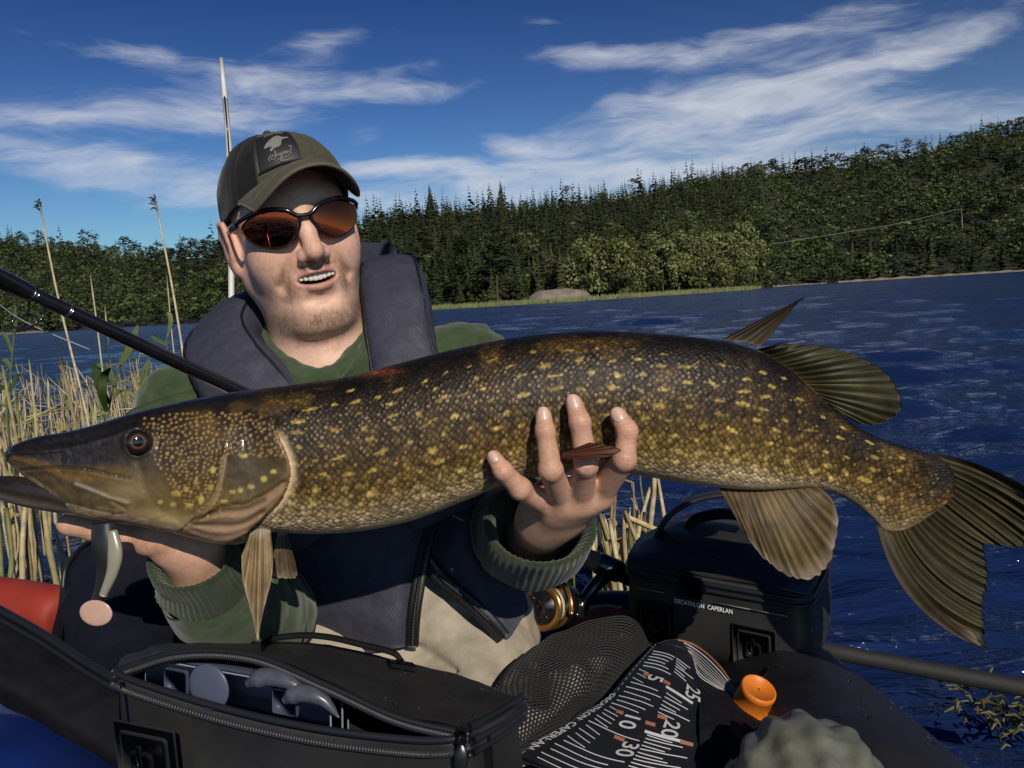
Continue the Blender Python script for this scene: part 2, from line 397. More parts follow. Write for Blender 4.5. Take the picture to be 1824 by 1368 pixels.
def vmath(op, a, b_):
    n = nt.nodes.new('ShaderNodeVectorMath'); n.operation = op
    for i, q in enumerate((a, b_)):
        if isinstance(q, tuple): n.inputs[i].default_value = q
        else: nt.links.new(q, n.inputs[i])
    return n.outputs[0]
kmap = nt.nodes.new('ShaderNodeMapRange'); kmap.interpolation_type = 'SMOOTHSTEP'; nt.links.new(cdist.outputs['Value'], kmap.inputs[0]); kmap.inputs[1].default_value = 2.5; kmap.inputs[2].default_value = 22; kmap.inputs[3].default_value = 0; kmap.inputs[4].default_value = 1
kv = nt.nodes.new('ShaderNodeCombineXYZ'); nt.links.new(kmap.outputs[0], kv.inputs[0]); nt.links.new(kmap.outputs[0], kv.inputs[1])
sl = vmath('ADD', vmath('MULTIPLY', vmath('SUBTRACT', nA, (.5, .5, .5)), (.35, .55, 0)), vmath('MULTIPLY', vmath('SUBTRACT', nB, (.5, .5, .5)), (.3, .4, 0)))
sl = vmath('ADD', sl, (0, -.13, 0))   # added tilt of the normals, so far water mirrors higher, bluer sky
nn_ = nt.nodes.new('ShaderNodeVectorMath'); nn_.operation = 'NORMALIZE'; nt.links.new(vmath('ADD', bp.outputs[0], vmath('MULTIPLY', sl, kv.outputs[0])), nn_.inputs[0]); nt.links.new(nn_.outputs[0], b.inputs['Normal'])
# wave heights: a sum of short wind waves running across the view
def wave_h(x, y):
    r = np.hypot(x, y); h = np.zeros_like(x); rg = np.random.default_rng(3)
    for k in range(36):
        lam = 0.07 * 1.13 ** k; amp = 0.0056 * lam ** 0.62 * (0.6 + 0.8 * rg.random()) * (1.75 if lam < 0.9 else 1.45); a = rg.normal(math.radians(262), 0.38); ph = rg.random() * 6.28
        kx, ky = math.cos(a) * 2 * math.pi / lam, math.sin(a) * 2 * math.pi / lam
        q = np.sin(kx * x + ky * y + ph + 0.8 * np.sin(0.31 * kx * y + ph)); q = 1 - 2 * np.abs(np.sin(0.5 * (kx * x + ky * y + ph + 0.8 * np.sin(0.31 * kx * y + ph)))) ** 1.3 if k % 2 else q
        h += amp * q * np.clip(1.5 - r * 0.055 / lam, 0, 1)
    return h * 1.0
rr = np.concatenate([0.35 * (150 / 0.35) ** (np.linspace(0, 1, 760)), [220, 300, 500, 900, 1800, 4000]])
th = np.radians(np.concatenate([np.linspace(-180, -45, 60, endpoint=False), np.linspace(-45, 48, 470, endpoint=False), np.linspace(48, 180, 60, endpoint=False)]))
RR, TH = np.meshgrid(rr, th, indexing='ij'); X, Y = RR * np.sin(TH), RR * np.cos(TH)
Z = wave_h(X, Y)
V = np.stack([X, Y, Z], -1).reshape(-1, 3); F = grid_faces(len(rr), len(th), False, True)[:, ::-1]
V = np.concatenate([V, [[0, 0, 0]]]); 
o = obj('water', (V, F), mw, at=(0, 0, 0)); tag(o, kind='structure')

# ------------------------------------------------------------------ hills beyond the lake
# control columns: pixel x, shore distance, ridge distance, ridge (tree-top) pixel y
HC = np.array([(-900, 380, 800, 430), (-300, 340, 700, 405), (0, 300, 620, 412), (150, 290, 600, 428), (300, 270, 540, 440), (380, 240, 480, 432), (480, 200, 430, 400),
               (640, 165, 390, 385), (760, 150, 380, 362), (900, 142, 400, 358), (1050, 142, 430, 346), (1200, 150, 480, 326), (1290, 158, 520, 305), (1345, 170, 540, 298), (1375, 250, 560, 293), (1420, 320, 600, 288),
               (1520, 330, 640, 278), (1650, 335, 660, 258), (1750, 330, 660, 232), (1824, 325, 660, 218), (2100, 320, 700, 190), (2900, 330, 800, 240)], float)
def hcol(px, k): return np.interp(px, HC[:, 0], HC[:, k])
def tree_h(px): return np.interp(px, [-300, 420, 560, 1340, 1400, 2000], [12.0, 11.0, 8.6, 9.0, 13.0, 13.0])
def az_of(px): return np.arctan((px - CX) / FPX)
def px_of_az(a): return CX + FPX * np.tan(a)
def ridge_h(px):
    d = hcol(px, 2); return (horizon_y(px) - hcol(px, 3)) / FPX * d + CAM_H - tree_h(px) * 0.95
def terrain_h(px, dy):
    """height at column px and depth dy"""
    s, r = hcol(px, 1), hcol(px, 2); t = (dy - s) / (r - s)
    flat = np.where((px > 600) & (px < 1350), 0.16, 0.04)
    u = np.clip((t - flat) / (1 - flat), 0, 1.0); u = u ** 1.15
    h = ridge_h(px) * (u * u * (3 - 2 * u) * 0.45 + 0.55 * u)
    h = h + np.clip(t, 0, 0.25) * 4.0
    return np.where(t < 0, t * 6, h) - 0.25 + np.where(t > 1, -(t - 1) * 40, 0)
pxs = np.linspace(-900, 2900, 420); ts = np.concatenate([[-0.05], np.linspace(0, 1.0, 50), [1.15, 1.5]])
PXg, Tg = np.meshgrid(pxs, ts, indexing='ij'); Dg = hcol(PXg, 1) + Tg * (hcol(PXg, 2) - hcol(PXg, 1))
Hg = terrain_h(PXg, Dg); Xg = (PXg - CX) / FPX * Dg
Hg += np.where(Tg > 0.02, (vnoise(np.stack([Xg, Dg, 0 * Dg], -1).reshape(-1, 3), 0.03, 1).reshape(Xg.shape) - 0.5) * 5 * np.clip(Tg * 4, 0, 1), 0)
m_hill = pmat('hill_ground', (0.018, 0.022, 0.010), 0.9, var=0.5, var_scale=0.08, bump=0.4, bump_scale=0.5, bump_dist=0.5)
o = obj('hills', (np.stack([Xg, Dg, Hg], -1).reshape(-1, 3), grid_faces(len(pxs), len(ts))[:, ::-1]), m_hill, at=(0, 0, 0)); tag(o, kind='structure')

# grassy shore strip and pale waterline stones
m_shore = pmat('shore_grass', (0.115, 0.12, 0.045), 0.9, var=0.45, var_scale=0.35)
q = np.linspace(380, 1372, 200); dn = hcol(q, 1); rows = []
for k, (off, z) in enumerate([(-7, -0.15), (-5, 0.12), (0, 0.45), (5, 0.7)]):
    d = dn + off + (np.sin(q * 0.11) + np.sin(q * 0.037)) * 1.2; rows.append(np.stack([(q - CX) / FPX * d, d, np.full_like(q, z) + 0.2 * np.sin(q * 0.5) * (k > 1)], -1))
o = obj('shore', (np.stack(rows, 1).reshape(-1, 3), grid_faces(len(q), 4)[:, ::-1]), m_shore, at=(0, 0, 0)); tag(o, kind='structure')
m_sand = pmat('shore_stone', (0.24, 0.21, 0.155), 0.9, var=0.4, var_scale=0.8)
for (x0, x1, dd, hz) in ((1380, 1480, -5, 0.5), (1500, 2100, -6, 0.9), (-200, 90, -6, .7)):
    q = np.linspace(x0, x1, 80); dn = hcol(q, 1); rows = []
    for k, (off, z) in enumerate([(dd - 3, -0.2), (dd, hz * 0.7), (dd + 3, hz)]):
        d = dn + off + np.sin(q * 0.2) * 1.5; rows.append(np.stack([(q - CX) / FPX * d, d, z * (0.6 + 0.6 * np.abs(np.sin(q * 0.33) * np.sin(q * 0.071))) if k else np.full_like(q, z)], -1))
    o = obj('shore_bank', (np.stack(rows, 1).reshape(-1, 3), grid_faces(len(q), 3)[:, ::-1]), m_sand, at=(0, 0, 0)); tag(o, kind='structure')
# reed fringe in front of the promontory
m_fringe = pmat('reed_fringe_green', (0.13, 0.15, 0.05), 0.8, var=0.4, var_scale=0.5)
N = 2600; q = rng.uniform(520, 1372, N); d = hcol(q, 1) - rng.uniform(1.5, 6.5, N); x = (q - CX) / FPX * d; hgt = rng.uniform(0.5, 1.15, N); lean = rng.normal(0, 0.2, N)
V = np.stack([np.stack([x - 0.12, d, 0 * x], -1), np.stack([x + 0.12, d, 0 * x], -1), np.stack([x + lean, d + 0.05, hgt], -1)], 1).reshape(-1, 3)
o = obj('reed_fringe', (V, np.arange(3 * N).reshape(-1, 3)), m_fringe, at=(0, 0, 0)); tag(o, kind='stuff')

# the bare rock on the shore
def rock_mesh(c, r, seed):
    V, F = ball((0, 0, 0), (1, 1, 1), 28, 16); n = vnoise(V, 1.6, seed, 4)[:, None]; V = V * (0.7 + 0.6 * n) * np.asarray(r); return V + np.asarray(c), F
m_rock = pmat('granite', (0.20, 0.165, 0.13), 0.85, var=0.35, var_scale=0.6, bump=0.6, bump_scale=1.5, bump_dist=0.3)
d0 = 140.0; c = P(1000, 522, d0); o = obj('rock_outcrop', rock_mesh((c[0], c[1] + 3, 0.5), (5.6, 4, 2.0), 3), m_rock); tag(o, 'bare pinkish grey rock slab on the far shore below the trees', 'rock')

# ------------------------------------------------------------------ trees
m_bark = pmat('bark', (0.075, 0.06, 0.045), 0.9, var=0.4, var_scale=2)
def leafmat(name, c1, c2, c3, trans=0.06):
    m = bpy.data.materials.new(name); m.use_nodes = True; nt = m.node_tree; b = nt.nodes['Principled BSDF']; b.inputs['Roughness'].default_value = 0.75; b.inputs['Specular IOR Level'].default_value = 0.2
    oi = nt.nodes.new('ShaderNodeObjectInfo'); at = nt.nodes.new('ShaderNodeAttribute'); at.attribute_name = 'Col'
    sp = nt.nodes.new('ShaderNodeSeparateColor'); nt.links.new(at.outputs['Color'], sp.inputs[0])
    f = math_n(nt, 'FRACT', math_n(nt, 'ADD', oi.outputs['Random'], sp.outputs[1]))
    col = ramp_n(nt, f, [(0, c1), (0.5, c2), (1, c3)])
    col = mix_n(nt, sp.outputs[2], col, (0.130, 0.145, 0.052))
    col = mix_n(nt, 1.0, col, ramp_n(nt, sp.outputs[0], [(0, 0.28), (1, 1.75)]), 'MULTIPLY')  # wide tone spread per clump paints shading into the crowns
    nt.links.new(col, b.inputs['Base Color'])
    tr = nt.nodes.new('ShaderNodeBsdfTranslucent'); nt.links.new(col, tr.inputs[0]); mx = nt.nodes.new('ShaderNodeMixShader'); mx.inputs[0].default_value = trans
    nt.links.new(b.outputs[0], mx.inputs[1]); nt.links.new(tr.outputs[0], mx.inputs[2]); nt.links.new(mx.outputs[0], nt.nodes['Material Output'].inputs[0]); return m
m_spruce = leafmat('spruce_needles', (0.013, 0.022, 0.010), (0.028, 0.038, 0.015), (0.062, 0.064, 0.026))
m_leaf = leafmat('birch_leaves', (0.020, 0.034, 0.011), (0.072, 0.088, 0.028), (0.035, 0.053, 0.018))
def spruce(seed, n_layers, n_br):
    """unit-height conifer crown: drooping ragged boughs round a leader"""
    r = np.random.default_rng(seed); V, F, C = [], [], []
    for i in range(n_layers):
        t = i / (n_layers - 1); z = 0.10 + 0.86 * t; R = (0.165 * (1 - t) ** 0.9 + 0.008) * r.uniform(0.75, 1.2)
        for k in range(max(4, int(n_br * (1 - 0.55 * t)))):
            a = r.random() * 6.283; L = R * r.uniform(0.6, 1.25); w = L * r.uniform(0.3, 0.5) + 0.006; dz = -L * r.uniform(0.15, 0.55)
            ca, sa = math.cos(a), math.sin(a); zz = z + r.normal(0, 0.015)
            b0 = len(V)
            V += [[0.1 * L * ca, 0.1 * L * sa, zz + 0.015], [0.62 * L * ca - w * sa, 0.62 * L * sa + w * ca, zz + dz * 0.55 - 0.012], [L * ca, L * sa, zz + dz], [0.62 * L * ca + w * sa, 0.62 * L * sa - w * ca, zz + dz * 0.55 - 0.012], [0.6 * L * ca, 0.6 * L * sa, zz + dz * 0.35 + 0.02]]
            F += [[b0, b0 + 1, b0 + 4], [b0 + 1, b0 + 2, b0 + 4], [b0 + 2, b0 + 3, b0 + 4], [b0 + 3, b0, b0 + 4]]; s = r.uniform(0.25, 0.9); C += [s] * 5
    b0 = len(V); V += [[-0.006, 0, 0.93], [0.006, 0, 0.93], [0, 0.005, 1.0]]; F += [[b0, b0 + 1, b0 + 2]]; C += [0.5] * 3
    return np.array(V), np.array(F), np.array(C)
def broadleaf(seed, n_clump, n_leaf, wide=0.32, lw=(0.26, 0.48)):
    r = np.random.default_rng(seed); V, F, C = [], [], []
    for k in range(n_clump):
        z = r.uniform(0.2, 0.93); u = (z - 0.2) / 0.75; R = wide * math.sin(math.pi * min(1, 0.18 + 0.80 * u)) ** 0.7 * r.uniform(0.55, 1.0); a = r.random() * 6.283
        c = np.array([R * math.cos(a), R * math.sin(a), z]); cr = r.uniform(0.07, 0.15); s0 = r.uniform(0.0, 1.0)
        for j in range(n_leaf):
            dr = norm(r.normal(size=3)); p = c + dr * cr * r.uniform(0.6, 1.0) * np.array([1.15, 1.15, 0.8]); n = norm(dr + r.normal(0, 0.5, 3) + np.array([0, 0, .3])); t1 = norm(np.cross(n, r.normal(size=3))); t2 = np.cross(n, t1); w = cr * r.uniform(*lw)
            b0 = len(V); V += [p - t1 * w, p - t2 * w * 0.8, p + t1 * w, p + t2 * w * 0.8]; F += [[b0, b0 + 1, b0 + 2], [b0, b0 + 2, b0 + 3]]; C += [np.clip(s0 + r.normal(0, 0.12), 0, 1)] * 4
    return np.array(V), np.array(F), np.array(C)
def pine(seed, n_clump, n_leaf):
    V, F, C = broadleaf(seed, n_clump, n_leaf, 0.2); V = V.copy(); V[:, 2] = 0.45 + V[:, 2] * 0.55; return V, F, C
def trunk_unit(r0=0.014, top=0.85):
    return tube([[0, 0, -0.03], [0.004, 0, 0.3], [-0.003, 0.003, 0.6], [0, 0, top]], [r0, r0 * 0.75, r0 * 0.45, r0 * 0.12], 6)
KIND = {0: dict(name='spruce_tree', mat=m_spruce, lab='spruce'), 1: dict(name='birch_tree', mat=m_leaf, lab='leafy'), 2: dict(name='pine_tree', mat=m_spruce, lab='pine')}
hi = {0: [spruce(s, 19, 17) for s in range(4)], 1: [broadleaf(20 + s, 46, 36, .32, (.15, .28)) for s in range(4)], 2: [pine(40 + s, 44, 10) for s in range(3)]}
lo = {0: [spruce(60 + s, 10, 7) for s in range(4)], 1: [broadleaf(70 + s, 15, 10, 0.36) for s in range(5)], 2: [pine(80 + s, 18, 9) for s in range(3)]}
hi[3] = hi[1]; KIND[3] = KIND[1]; him = {}
for k in hi:
    him[k] = []
    for (v, f, c) in hi[k]:
        me = mesh('crown', v, f, False); me.materials.append(KIND[k]['mat']); a = me.color_attributes.new('Col', 'FLOAT_COLOR', 'POINT'); a.data.foreach_set('color', np.stack([c, 0 * c, 0 * c + .75 * (k == 3), 1 + 0 * c], -1).astype(np.float32).ravel()); him[k].append(me)
tv, tf = trunk_unit(); trunk_me = mesh('trunk', tv, tf); trunk_me.materials.append(m_bark)
# scatter
spots = []
def scatter(n, p0, p1, t0, t1, sep):
    got = []; cell = {}
    for _ in range(n * 6):
        px = rng.uniform(p0, p1); t = rng.uniform(t0 ** 1.0, t1); s, r_ = hcol(px, 1), hcol(px, 2); d = s + t * (r_ - s)
        x = (px - CX) / FPX * d; kx, ky = int(x / sep), int(d / sep)
        if any((x - a) ** 2 + (d - b) ** 2 < sep * sep for i in (-1, 0, 1) for j in (-1, 0, 1) for (a, b) in cell.get((kx + i, ky + j), ())): continue
        cell.setdefault((kx, ky), []).append((x, d)); got.append((px, d, t, x))
        if len(got) >= n: break
    return got
spots += scatter(1500, -250, 470, 0.015, 1.03, 5.4)
spots += scatter(2300, 470, 1372, 0.03, 1.03, 3.3)
spots += scatter(1700, 1360, 2150, 0.0, 1.03, 6.6)
spots += scatter(620, -880, -250, 0.02, 1.02, 9.0)
near = []; far = []
for (px, d, t, x) in spots:
    z = float(terrain_h(np.array(px), np.array(d))) - 0.3
    cl = vnoise(np.array([[x, d, 0.0]]), 0.025, 5, 2)[0]
    if 470 < px < 1372:
        kd = 3 if (1050 < px < 1335 and t < 0.20 + .1 * math.sin((px - 1050) / 285 * 3.14) and rng.random() < 0.9) else (0 if rng.random() < 0.72 else (2 if rng.random() < 0.55 else 1))
        if px > 1180 and t > 0.25: kd = 1 if rng.random() < 0.6 else 0
    else: kd = 1 if cl + rng.normal(0, 0.1) > 0.40 else (0 if rng.random() < 0.75 else 2)
    if t > 0.9: kd = 0 if rng.random() < .45 else (2 if rng.random() < .5 else 1)
    if 560 < px < 1330 and t > .55 and rng.random() < .85: kd = 0
    hgt = float(tree_h(px)) * rng.choice([0.62, 0.8, 0.95, 1.05, 1.2], p=[.15, .25, .3, .2, .1]) * rng.uniform(0.92, 1.08) * (0.9 if kd in (1, 3) else 1.12)
    if 470 < px < 1372 and t < .25: hgt *= 1.1
    if kd == 3: hgt *= rng.uniform(.95, 1.75)
    if px > 1372 and kd == 1: hgt *= rng.uniform(.85, 1.3)
    if t > 0.90: hgt *= rng.choice([0.7, 0.9, 1.1, 1.45] if kd == 0 else [0.7, 0.85, 1.0, 1.15])
    near.append((hgt / d, px, d, x, z, kd, hgt))
vis = [k for k in near if (640 < k[1] < 1840) or (-10 < k[1] < 430)]
vis.sort(key=lambda k: -k[0]); ind = vis[:290]; ids = set(id(k) for k in ind)
rest = [k for k in near if id(k) not in ids]
KL = {0: 'dark pointed spruce', 1: 'rounded leafy green tree', 2: 'open crowned pine', 3: 'pale green rounded birch'}
def tree_label(kd, px):
    if px < 470: return KL[kd] + ' among others on the shore left of the angler', 'trees on the left shore'
    if px < 1372: return KL[kd] + ' among others on the point behind the angler', 'trees on the point'
    return KL[kd] + ' among others at the foot of the right hand hill', 'trees under the right hill'
for (_, px, d, x, z, kd, hgt) in ind:
    tl, tg = tree_label(kd, px); e = thing(KIND[kd]['name'], (x, d, z), tl, 'tree', {0: 'spruce ', 1: 'leafy ', 2: 'pine ', 3: 'birch '}[kd] + tg)
    e.scale = (hgt * rng.uniform(0.85, 1.15), hgt * rng.uniform(0.85, 1.15), hgt); e.rotation_euler = (rng.normal(0, .02), rng.normal(0, .02), rng.random() * 6.28)
    cr = bpy.data.objects.new('crown', him[kd][rng.integers(len(him[kd]))]); COL.objects.link(cr); cr.parent = e
    tk = bpy.data.objects.new('trunk', trunk_me); COL.objects.link(tk); tk.parent = e
lo[3] = lo[1]
for kd in (0, 1, 2, 3):
    VV, FF, CC, nn = [], [], [], 0
    for (_, px, d, x, z, k2, hgt) in rest:
        if k2 != kd: continue
        v, f, c = lo[kd][rng.integers(len(lo[kd]))]; a = rng.random() * 6.28; ca, sa = math.cos(a), math.sin(a); w = hgt * (rng.uniform(0.95, 1.45) if px < 1372 or kd == 0 else rng.uniform(1.1, 1.75))
        VV.append(np.stack([(v[:, 0] * ca - v[:, 1] * sa) * w + x, (v[:, 0] * sa + v[:, 1] * ca) * w + d, v[:, 2] * hgt + z], -1)); FF.append(f + nn); nn += len(v)
        CC.append(np.stack([c, np.full_like(c, rng.random()), 0 * c + (rng.uniform(.4, .9) if kd == 3 else (.22 * rng.random() if 470 < px < 1372 and kd != 0 else 0))], -1))
    if not VV: continue
    o = obj(['spruce_forest', 'leafy_forest', 'pine_forest', 'birch_forest'][kd], (np.concatenate(VV), np.concatenate(FF)), KIND[kd]['mat'], smooth=False, at=(0, 0, 0)); vcol(o, np.concatenate(CC)); tag(o, kind='stuff')

# power line over the right hill
m_pole = pmat('weathered_wood', (0.20, 0.18, 0.15), 0.8); m_wire = pmat('bare_wire', (0.35, 0.36, 0.36), 0.5)
d0 = 420.0; top = P(1712, 366, d0); bot = P(1715, 410, d0)
e = thing('utility_pole', bot, 'thin wooden power line pole standing on the wooded hill', 'utility pole'); obj('post', tube([bot, top], 0.22, 6), m_pole, e)
cb = P(1712, 374, d0); obj('crossarm', tube([cb - rt * 1.6, cb + rt * 1.6], 0.12, 4), m_pole, e)
w = PP([(1705, 373, 420), (1600, 398, 400), (1480, 418, 370), (1380, 434, 340), (1290, 448, 300)]); o = obj('power_cable', tube(spline(w, 30), 0.07, 4), m_wire); tag(o, 'pale power cable sagging across the wooded hillside', 'cable')

# the pale day moon
m_moon = bpy.data.materials.new('moon_light'); m_moon.use_nodes = True; nt = m_moon.node_tree; nt.nodes.clear()
em = nt.nodes.new('ShaderNodeEmission'); em.inputs[0].default_value = (0.055, 0.14, 0.32, 1); em.inputs[1].default_value = 1.0; mo = nt.nodes.new('ShaderNodeOutputMaterial'); nt.links.new(em.outputs[0], mo.inputs[0])
c = P(1772, 103, 5000); n1 = norm(EYE - c); rr_ = 24.0
a = np.linspace(0, 2 * np.pi, 40, endpoint=False); u = np.cos(a); v = np.sin(a); u = np.where(u < 0, u * 0.35, u)
pts = [c + (rt * math.cos(0.6) + up * math.sin(0.6)) * uu * rr_ + (up * math.cos(0.6) - rt * math.sin(0.6)) * vv * rr_ for uu, vv in zip(u, v)]
Vm = np.array(pts + [c + fw * 6 + rt * 8]); o = obj('moon', (Vm, [list(range(40))] + [[k, 40, (k + 1) % 40] for k in range(40)]), m_moon, smooth=False); tag(o, 'faint pale half moon high in the blue sky', 'moon')
# ------------------------------------------------------------------ the pike
ST = np.array([  # top px, bottom px, depth, half width
 (8, 806, 12, 822, .632, .005), (28, 791, 40, 846, .634, .017), (70, 777, 84, 880, .637, .025), (112, 770, 130, 916, .641, .030), (160, 759, 185, 927, .645, .034),
 (215, 742, 245, 936, .650, .039), (270, 727, 300, 947, .655, .044), (340, 712, 362, 961, .660, .049), (410, 699, 424, 967, .664, .052), (470, 692, 478, 946, .667, .052),
 (540, 683, 545, 948, .669, .052), (620, 671, 635, 944, .671, .053), (705, 649, 728, 926, .672, .054), (795, 626, 820, 893, .673, .055), (885, 607, 907, 859, .674, .055), (980, 594, 990, 843, .675, .055),
 (1080, 590, 1070, 837, .676, .054), (1180, 596, 1150, 848, .677, .051), (1265, 605, 1220, 860, .678, .047), (1345, 624, 1290, 869, .680, .042), (1408, 660, 1358, 872, .683, .036), (1455, 703, 1408, 870, .686, .031),
 (1497, 739, 1450, 870, .689, .026), (1542, 768, 1492, 881, .692, .022), (1592, 790, 1527, 901, .695, .017), (1640, 803, 1555, 925, .698, .012), (1670, 814, 1576, 944, .700, .0075), (1690, 829, 1604, 946, .701, .006), (1700, 846, 1632, 934, .7015, .0048), (1702, 864, 1660, 916, .702, .003), (1700, 880, 1682, 900, .702, .001)], float)
NS, NP = 960, 180
S5 = spline(ST, NS)
top = cam_pt(S5[:, 0], S5[:, 1], S5[:, 4]); bot = cam_pt(S5[:, 2], S5[:, 3], S5[:, 4])
mid = (top + bot) / 2; hv = (top - bot) / 2; nrm = norm(EYE - mid); nrm = norm(nrm - norm(hv) * (nrm * norm(hv)).sum(1, keepdims=True))
phi = np.concatenate([np.linspace(-90, 90, 128, endpoint=False), np.linspace(90, 270, NP - 128, endpoint=False)]); ph = np.radians(phi)
cs, sn = np.cos(ph), np.sin(ph)
csx = np.sign(cs) * np.abs(cs) ** 0.78
sl_m = np.concatenate([[0], np.cumsum(np.linalg.norm(np.diff(mid, axis=0), axis=1))])
FV = mid[:, None] + hv[:, None] * sn[None, :, None] + nrm[:, None] * (S5[:, 5][:, None] * csx[None])[..., None]
s_arr = np.repeat(sl_m[:, None], NP, 1).ravel(); t_arr = np.repeat(sn[None], NS, 0).ravel(); front = np.repeat((cs > -0.05)[None], NS, 0).ravel()
hlen = np.linalg.norm(hv, axis=1); arc = np.radians(phi)[None] * (hlen * 0.9)[:, None]
FV = FV.reshape(-1, 3); FN = np.repeat(nrm[:, None], NP, 1).reshape(-1, 3)
X0, Y0, _ = to_px(FV)
def seg_dist(poly, x, y):
    """distance to a polyline in photo pixels, signed side (+ right of travel), and position along it"""
    poly = np.asarray(poly, float); best = np.full(len(x), 1e9); side = np.zeros(len(x)); pos = np.zeros(len(x)); L = 0
    tot = np.linalg.norm(np.diff(poly, axis=0), axis=1).sum()
    for a, b in zip(poly[:-1], poly[1:]):
        ab = b - a; l2 = ab @ ab; u = np.clip(((x - a[0]) * ab[0] + (y - a[1]) * ab[1]) / l2, 0, 1)
        d = np.hypot(x - a[0] - u * ab[0], y - a[1] - u * ab[1]); cr = ab[0] * (y - a[1]) - ab[1] * (x - a[0])
        m = d < best; best = np.where(m, d, best); side = np.where(m, np.sign(cr), side); pos = np.where(m, (L + u * math.sqrt(l2)) / tot, pos); L += math.sqrt(l2)
    return best, side, pos
def bell(d, w): return np.exp(-(d / w) ** 2)
def stepf(x, a, b): u = np.clip((x - a) / (b - a), 0, 1); return u * u * (3 - 2 * u)
fr = front.astype(float) * stepf(np.repeat(cs[None], NS, 0).ravel(), -0.05, 0.25)
GILL = spline([(483, 738), (495, 775), (510, 808), (517, 835), (513, 860), (498, 890), (471, 918), (440, 948), (405, 968)], 40)
PREOP = spline([(401, 812), (396, 843), (389, 873), (376, 897), (356, 916), (328, 938)], 24)
OPLOW = spline([(362, 920), (392, 901), (432, 895), (466, 880), (497, 860)], 24)
RAY1 = spline([(350, 930), (392, 921), (436, 918), (474, 896), (500, 878)], 24); RAY2 = spline([(338, 937), (376, 946), (420, 944), (462, 924)], 24); RAY3 = spline([(326, 941), (362, 958), (400, 963), (440, 948)], 20)
RAYB = spline([(345, 927), (390, 911), (434, 906), (470, 890)], 20); RAYC = spline([(342, 934), (385, 934), (430, 931), (470, 910)], 20)
MOUTH = spline([(36, 838), (92, 833), (150, 836), (198, 846), (231, 853)], 24)
MAX1 = spline([(134, 862), (165, 874), (200, 888), (228, 896)], 20); MAX2 = spline([(55, 846), (75, 864), (95, 886), (150, 904), (215, 916), (224, 908), (200, 893)], 30)
CHEEK = spline([(245, 800), (252, 840), (262, 880), (290, 912), (320, 928)], 20)
SNOUT = spline([(20, 806), (110, 800), (180, 782), (240, 762)], 20)
H = np.zeros(len(FV))
g_d, g_s, g_p = seg_dist(GILL, X0, Y0); head = (g_s > 0) & (X0 < 525)
head = np.where(Y0 < 738, X0 < 470 + (738 - Y0) * 0.0 + 15, head); head = head & (X0 < 522)
n_e = vnoise(np.stack([X0, Y0, 0 * X0], -1), .05, 3, 2)
hd = head.astype(float); hd = np.where(Y0 < 745, (1 - stepf(X0 + (n_e - .5) * 60, 430, 505)), hd)
H += fr * hd * 0.0045 * stepf(-g_d, -60, 0) * (Y0 > 735)                      # gill cover stands proud of the body
H -= fr * (1 - hd) * bell(g_d, 7) * 0.002 * (X0 < 560) * (Y0 > 735)
po_d, po_s, po_p = seg_dist(PREOP, X0, Y0); H += fr * np.where(po_s > 0, 0.0022 * bell(po_d, 14), 0.0003 * bell(po_d, 3)); H -= fr * 0.0009 * bell(po_d, 2.6)
ol_d, ol_s, _ = seg_dist(OPLOW, X0, Y0); H += fr * np.where(ol_s < 0, 0.0025 * bell(ol_d, 20), 0) * hd
for ry, amp in ((RAY1, .0016), (RAY2, .0016), (RAY3, .0014)):
    d_, _, p_ = seg_dist(ry, X0, Y0); H += fr * amp * bell(d_, 5.0) * hd
for ry in (RAYB, RAYC):
    d_, _, p_ = seg_dist(ry, X0, Y0); H -= fr * .0016 * bell(d_, 3.6) * hd
m_d, m_s, m_p = seg_dist(MOUTH, X0, Y0); H -= fr * 0.0016 * bell(m_d, 2.6); H += fr * np.where(m_s > 0, .001, 0) * bell(m_d, 10)
x_d, _, _ = seg_dist(MAX1, X0, Y0); H += fr * .0013 * bell(x_d, 4); x2_d, _, _ = seg_dist(MAX2, X0, Y0); H -= fr * .0012 * bell(x2_d, 2.8)
sn_d, sn_s, _ = seg_dist(SNOUT, X0, Y0); H += fr * .0016 * bell(sn_d, 5) * (X0 < 250); H -= fr * .0012 * np.where(sn_s < 0, bell(sn_d - 12, 8), 0) * (X0 < 210)
ck_d, _, _ = seg_dist(CHEEK, X0, Y0); H -= fr * .0010 * bell(ck_d, 7)
ex = np.hypot(X0 - 247, (Y0 - 787) * 1.0); H -= fr * .003 * bell(np.maximum(ex - 4, 0), 15); H += fr * .0014 * bell(ex - 25, 6)
pts_uv = np.stack([s_arr, arc.ravel(), 0 * s_arr], -1)
n_f = vnoise(pts_uv, 210, 12, 3); n_g = vnoise(pts_uv, 520, 15, 2)
H += (vnoise(pts_uv, 25, 2) - 0.5) * 0.0016 + hd * ((n_f - .5) * .0011 + (n_g - .5) * .0004)
FVd = FV + FN * H[:, None]
Ff = grid_faces(NS, NP, False, True)
# end caps
c0 = FVd[:NP].mean(0); c1 = FVd[-NP:].mean(0); k0 = len(FVd)
FVd2 = np.concatenate([FVd, [c0, c1]])
caps = [[k0, (j + 1) % NP, j, j] for j in range(NP)] + [[k0 + 1, (NS - 1) * NP + j, (NS - 1) * NP + (j + 1) % NP, (NS - 1) * NP + (j + 1) % NP] for j in range(NP)]
capt = np.array(caps)
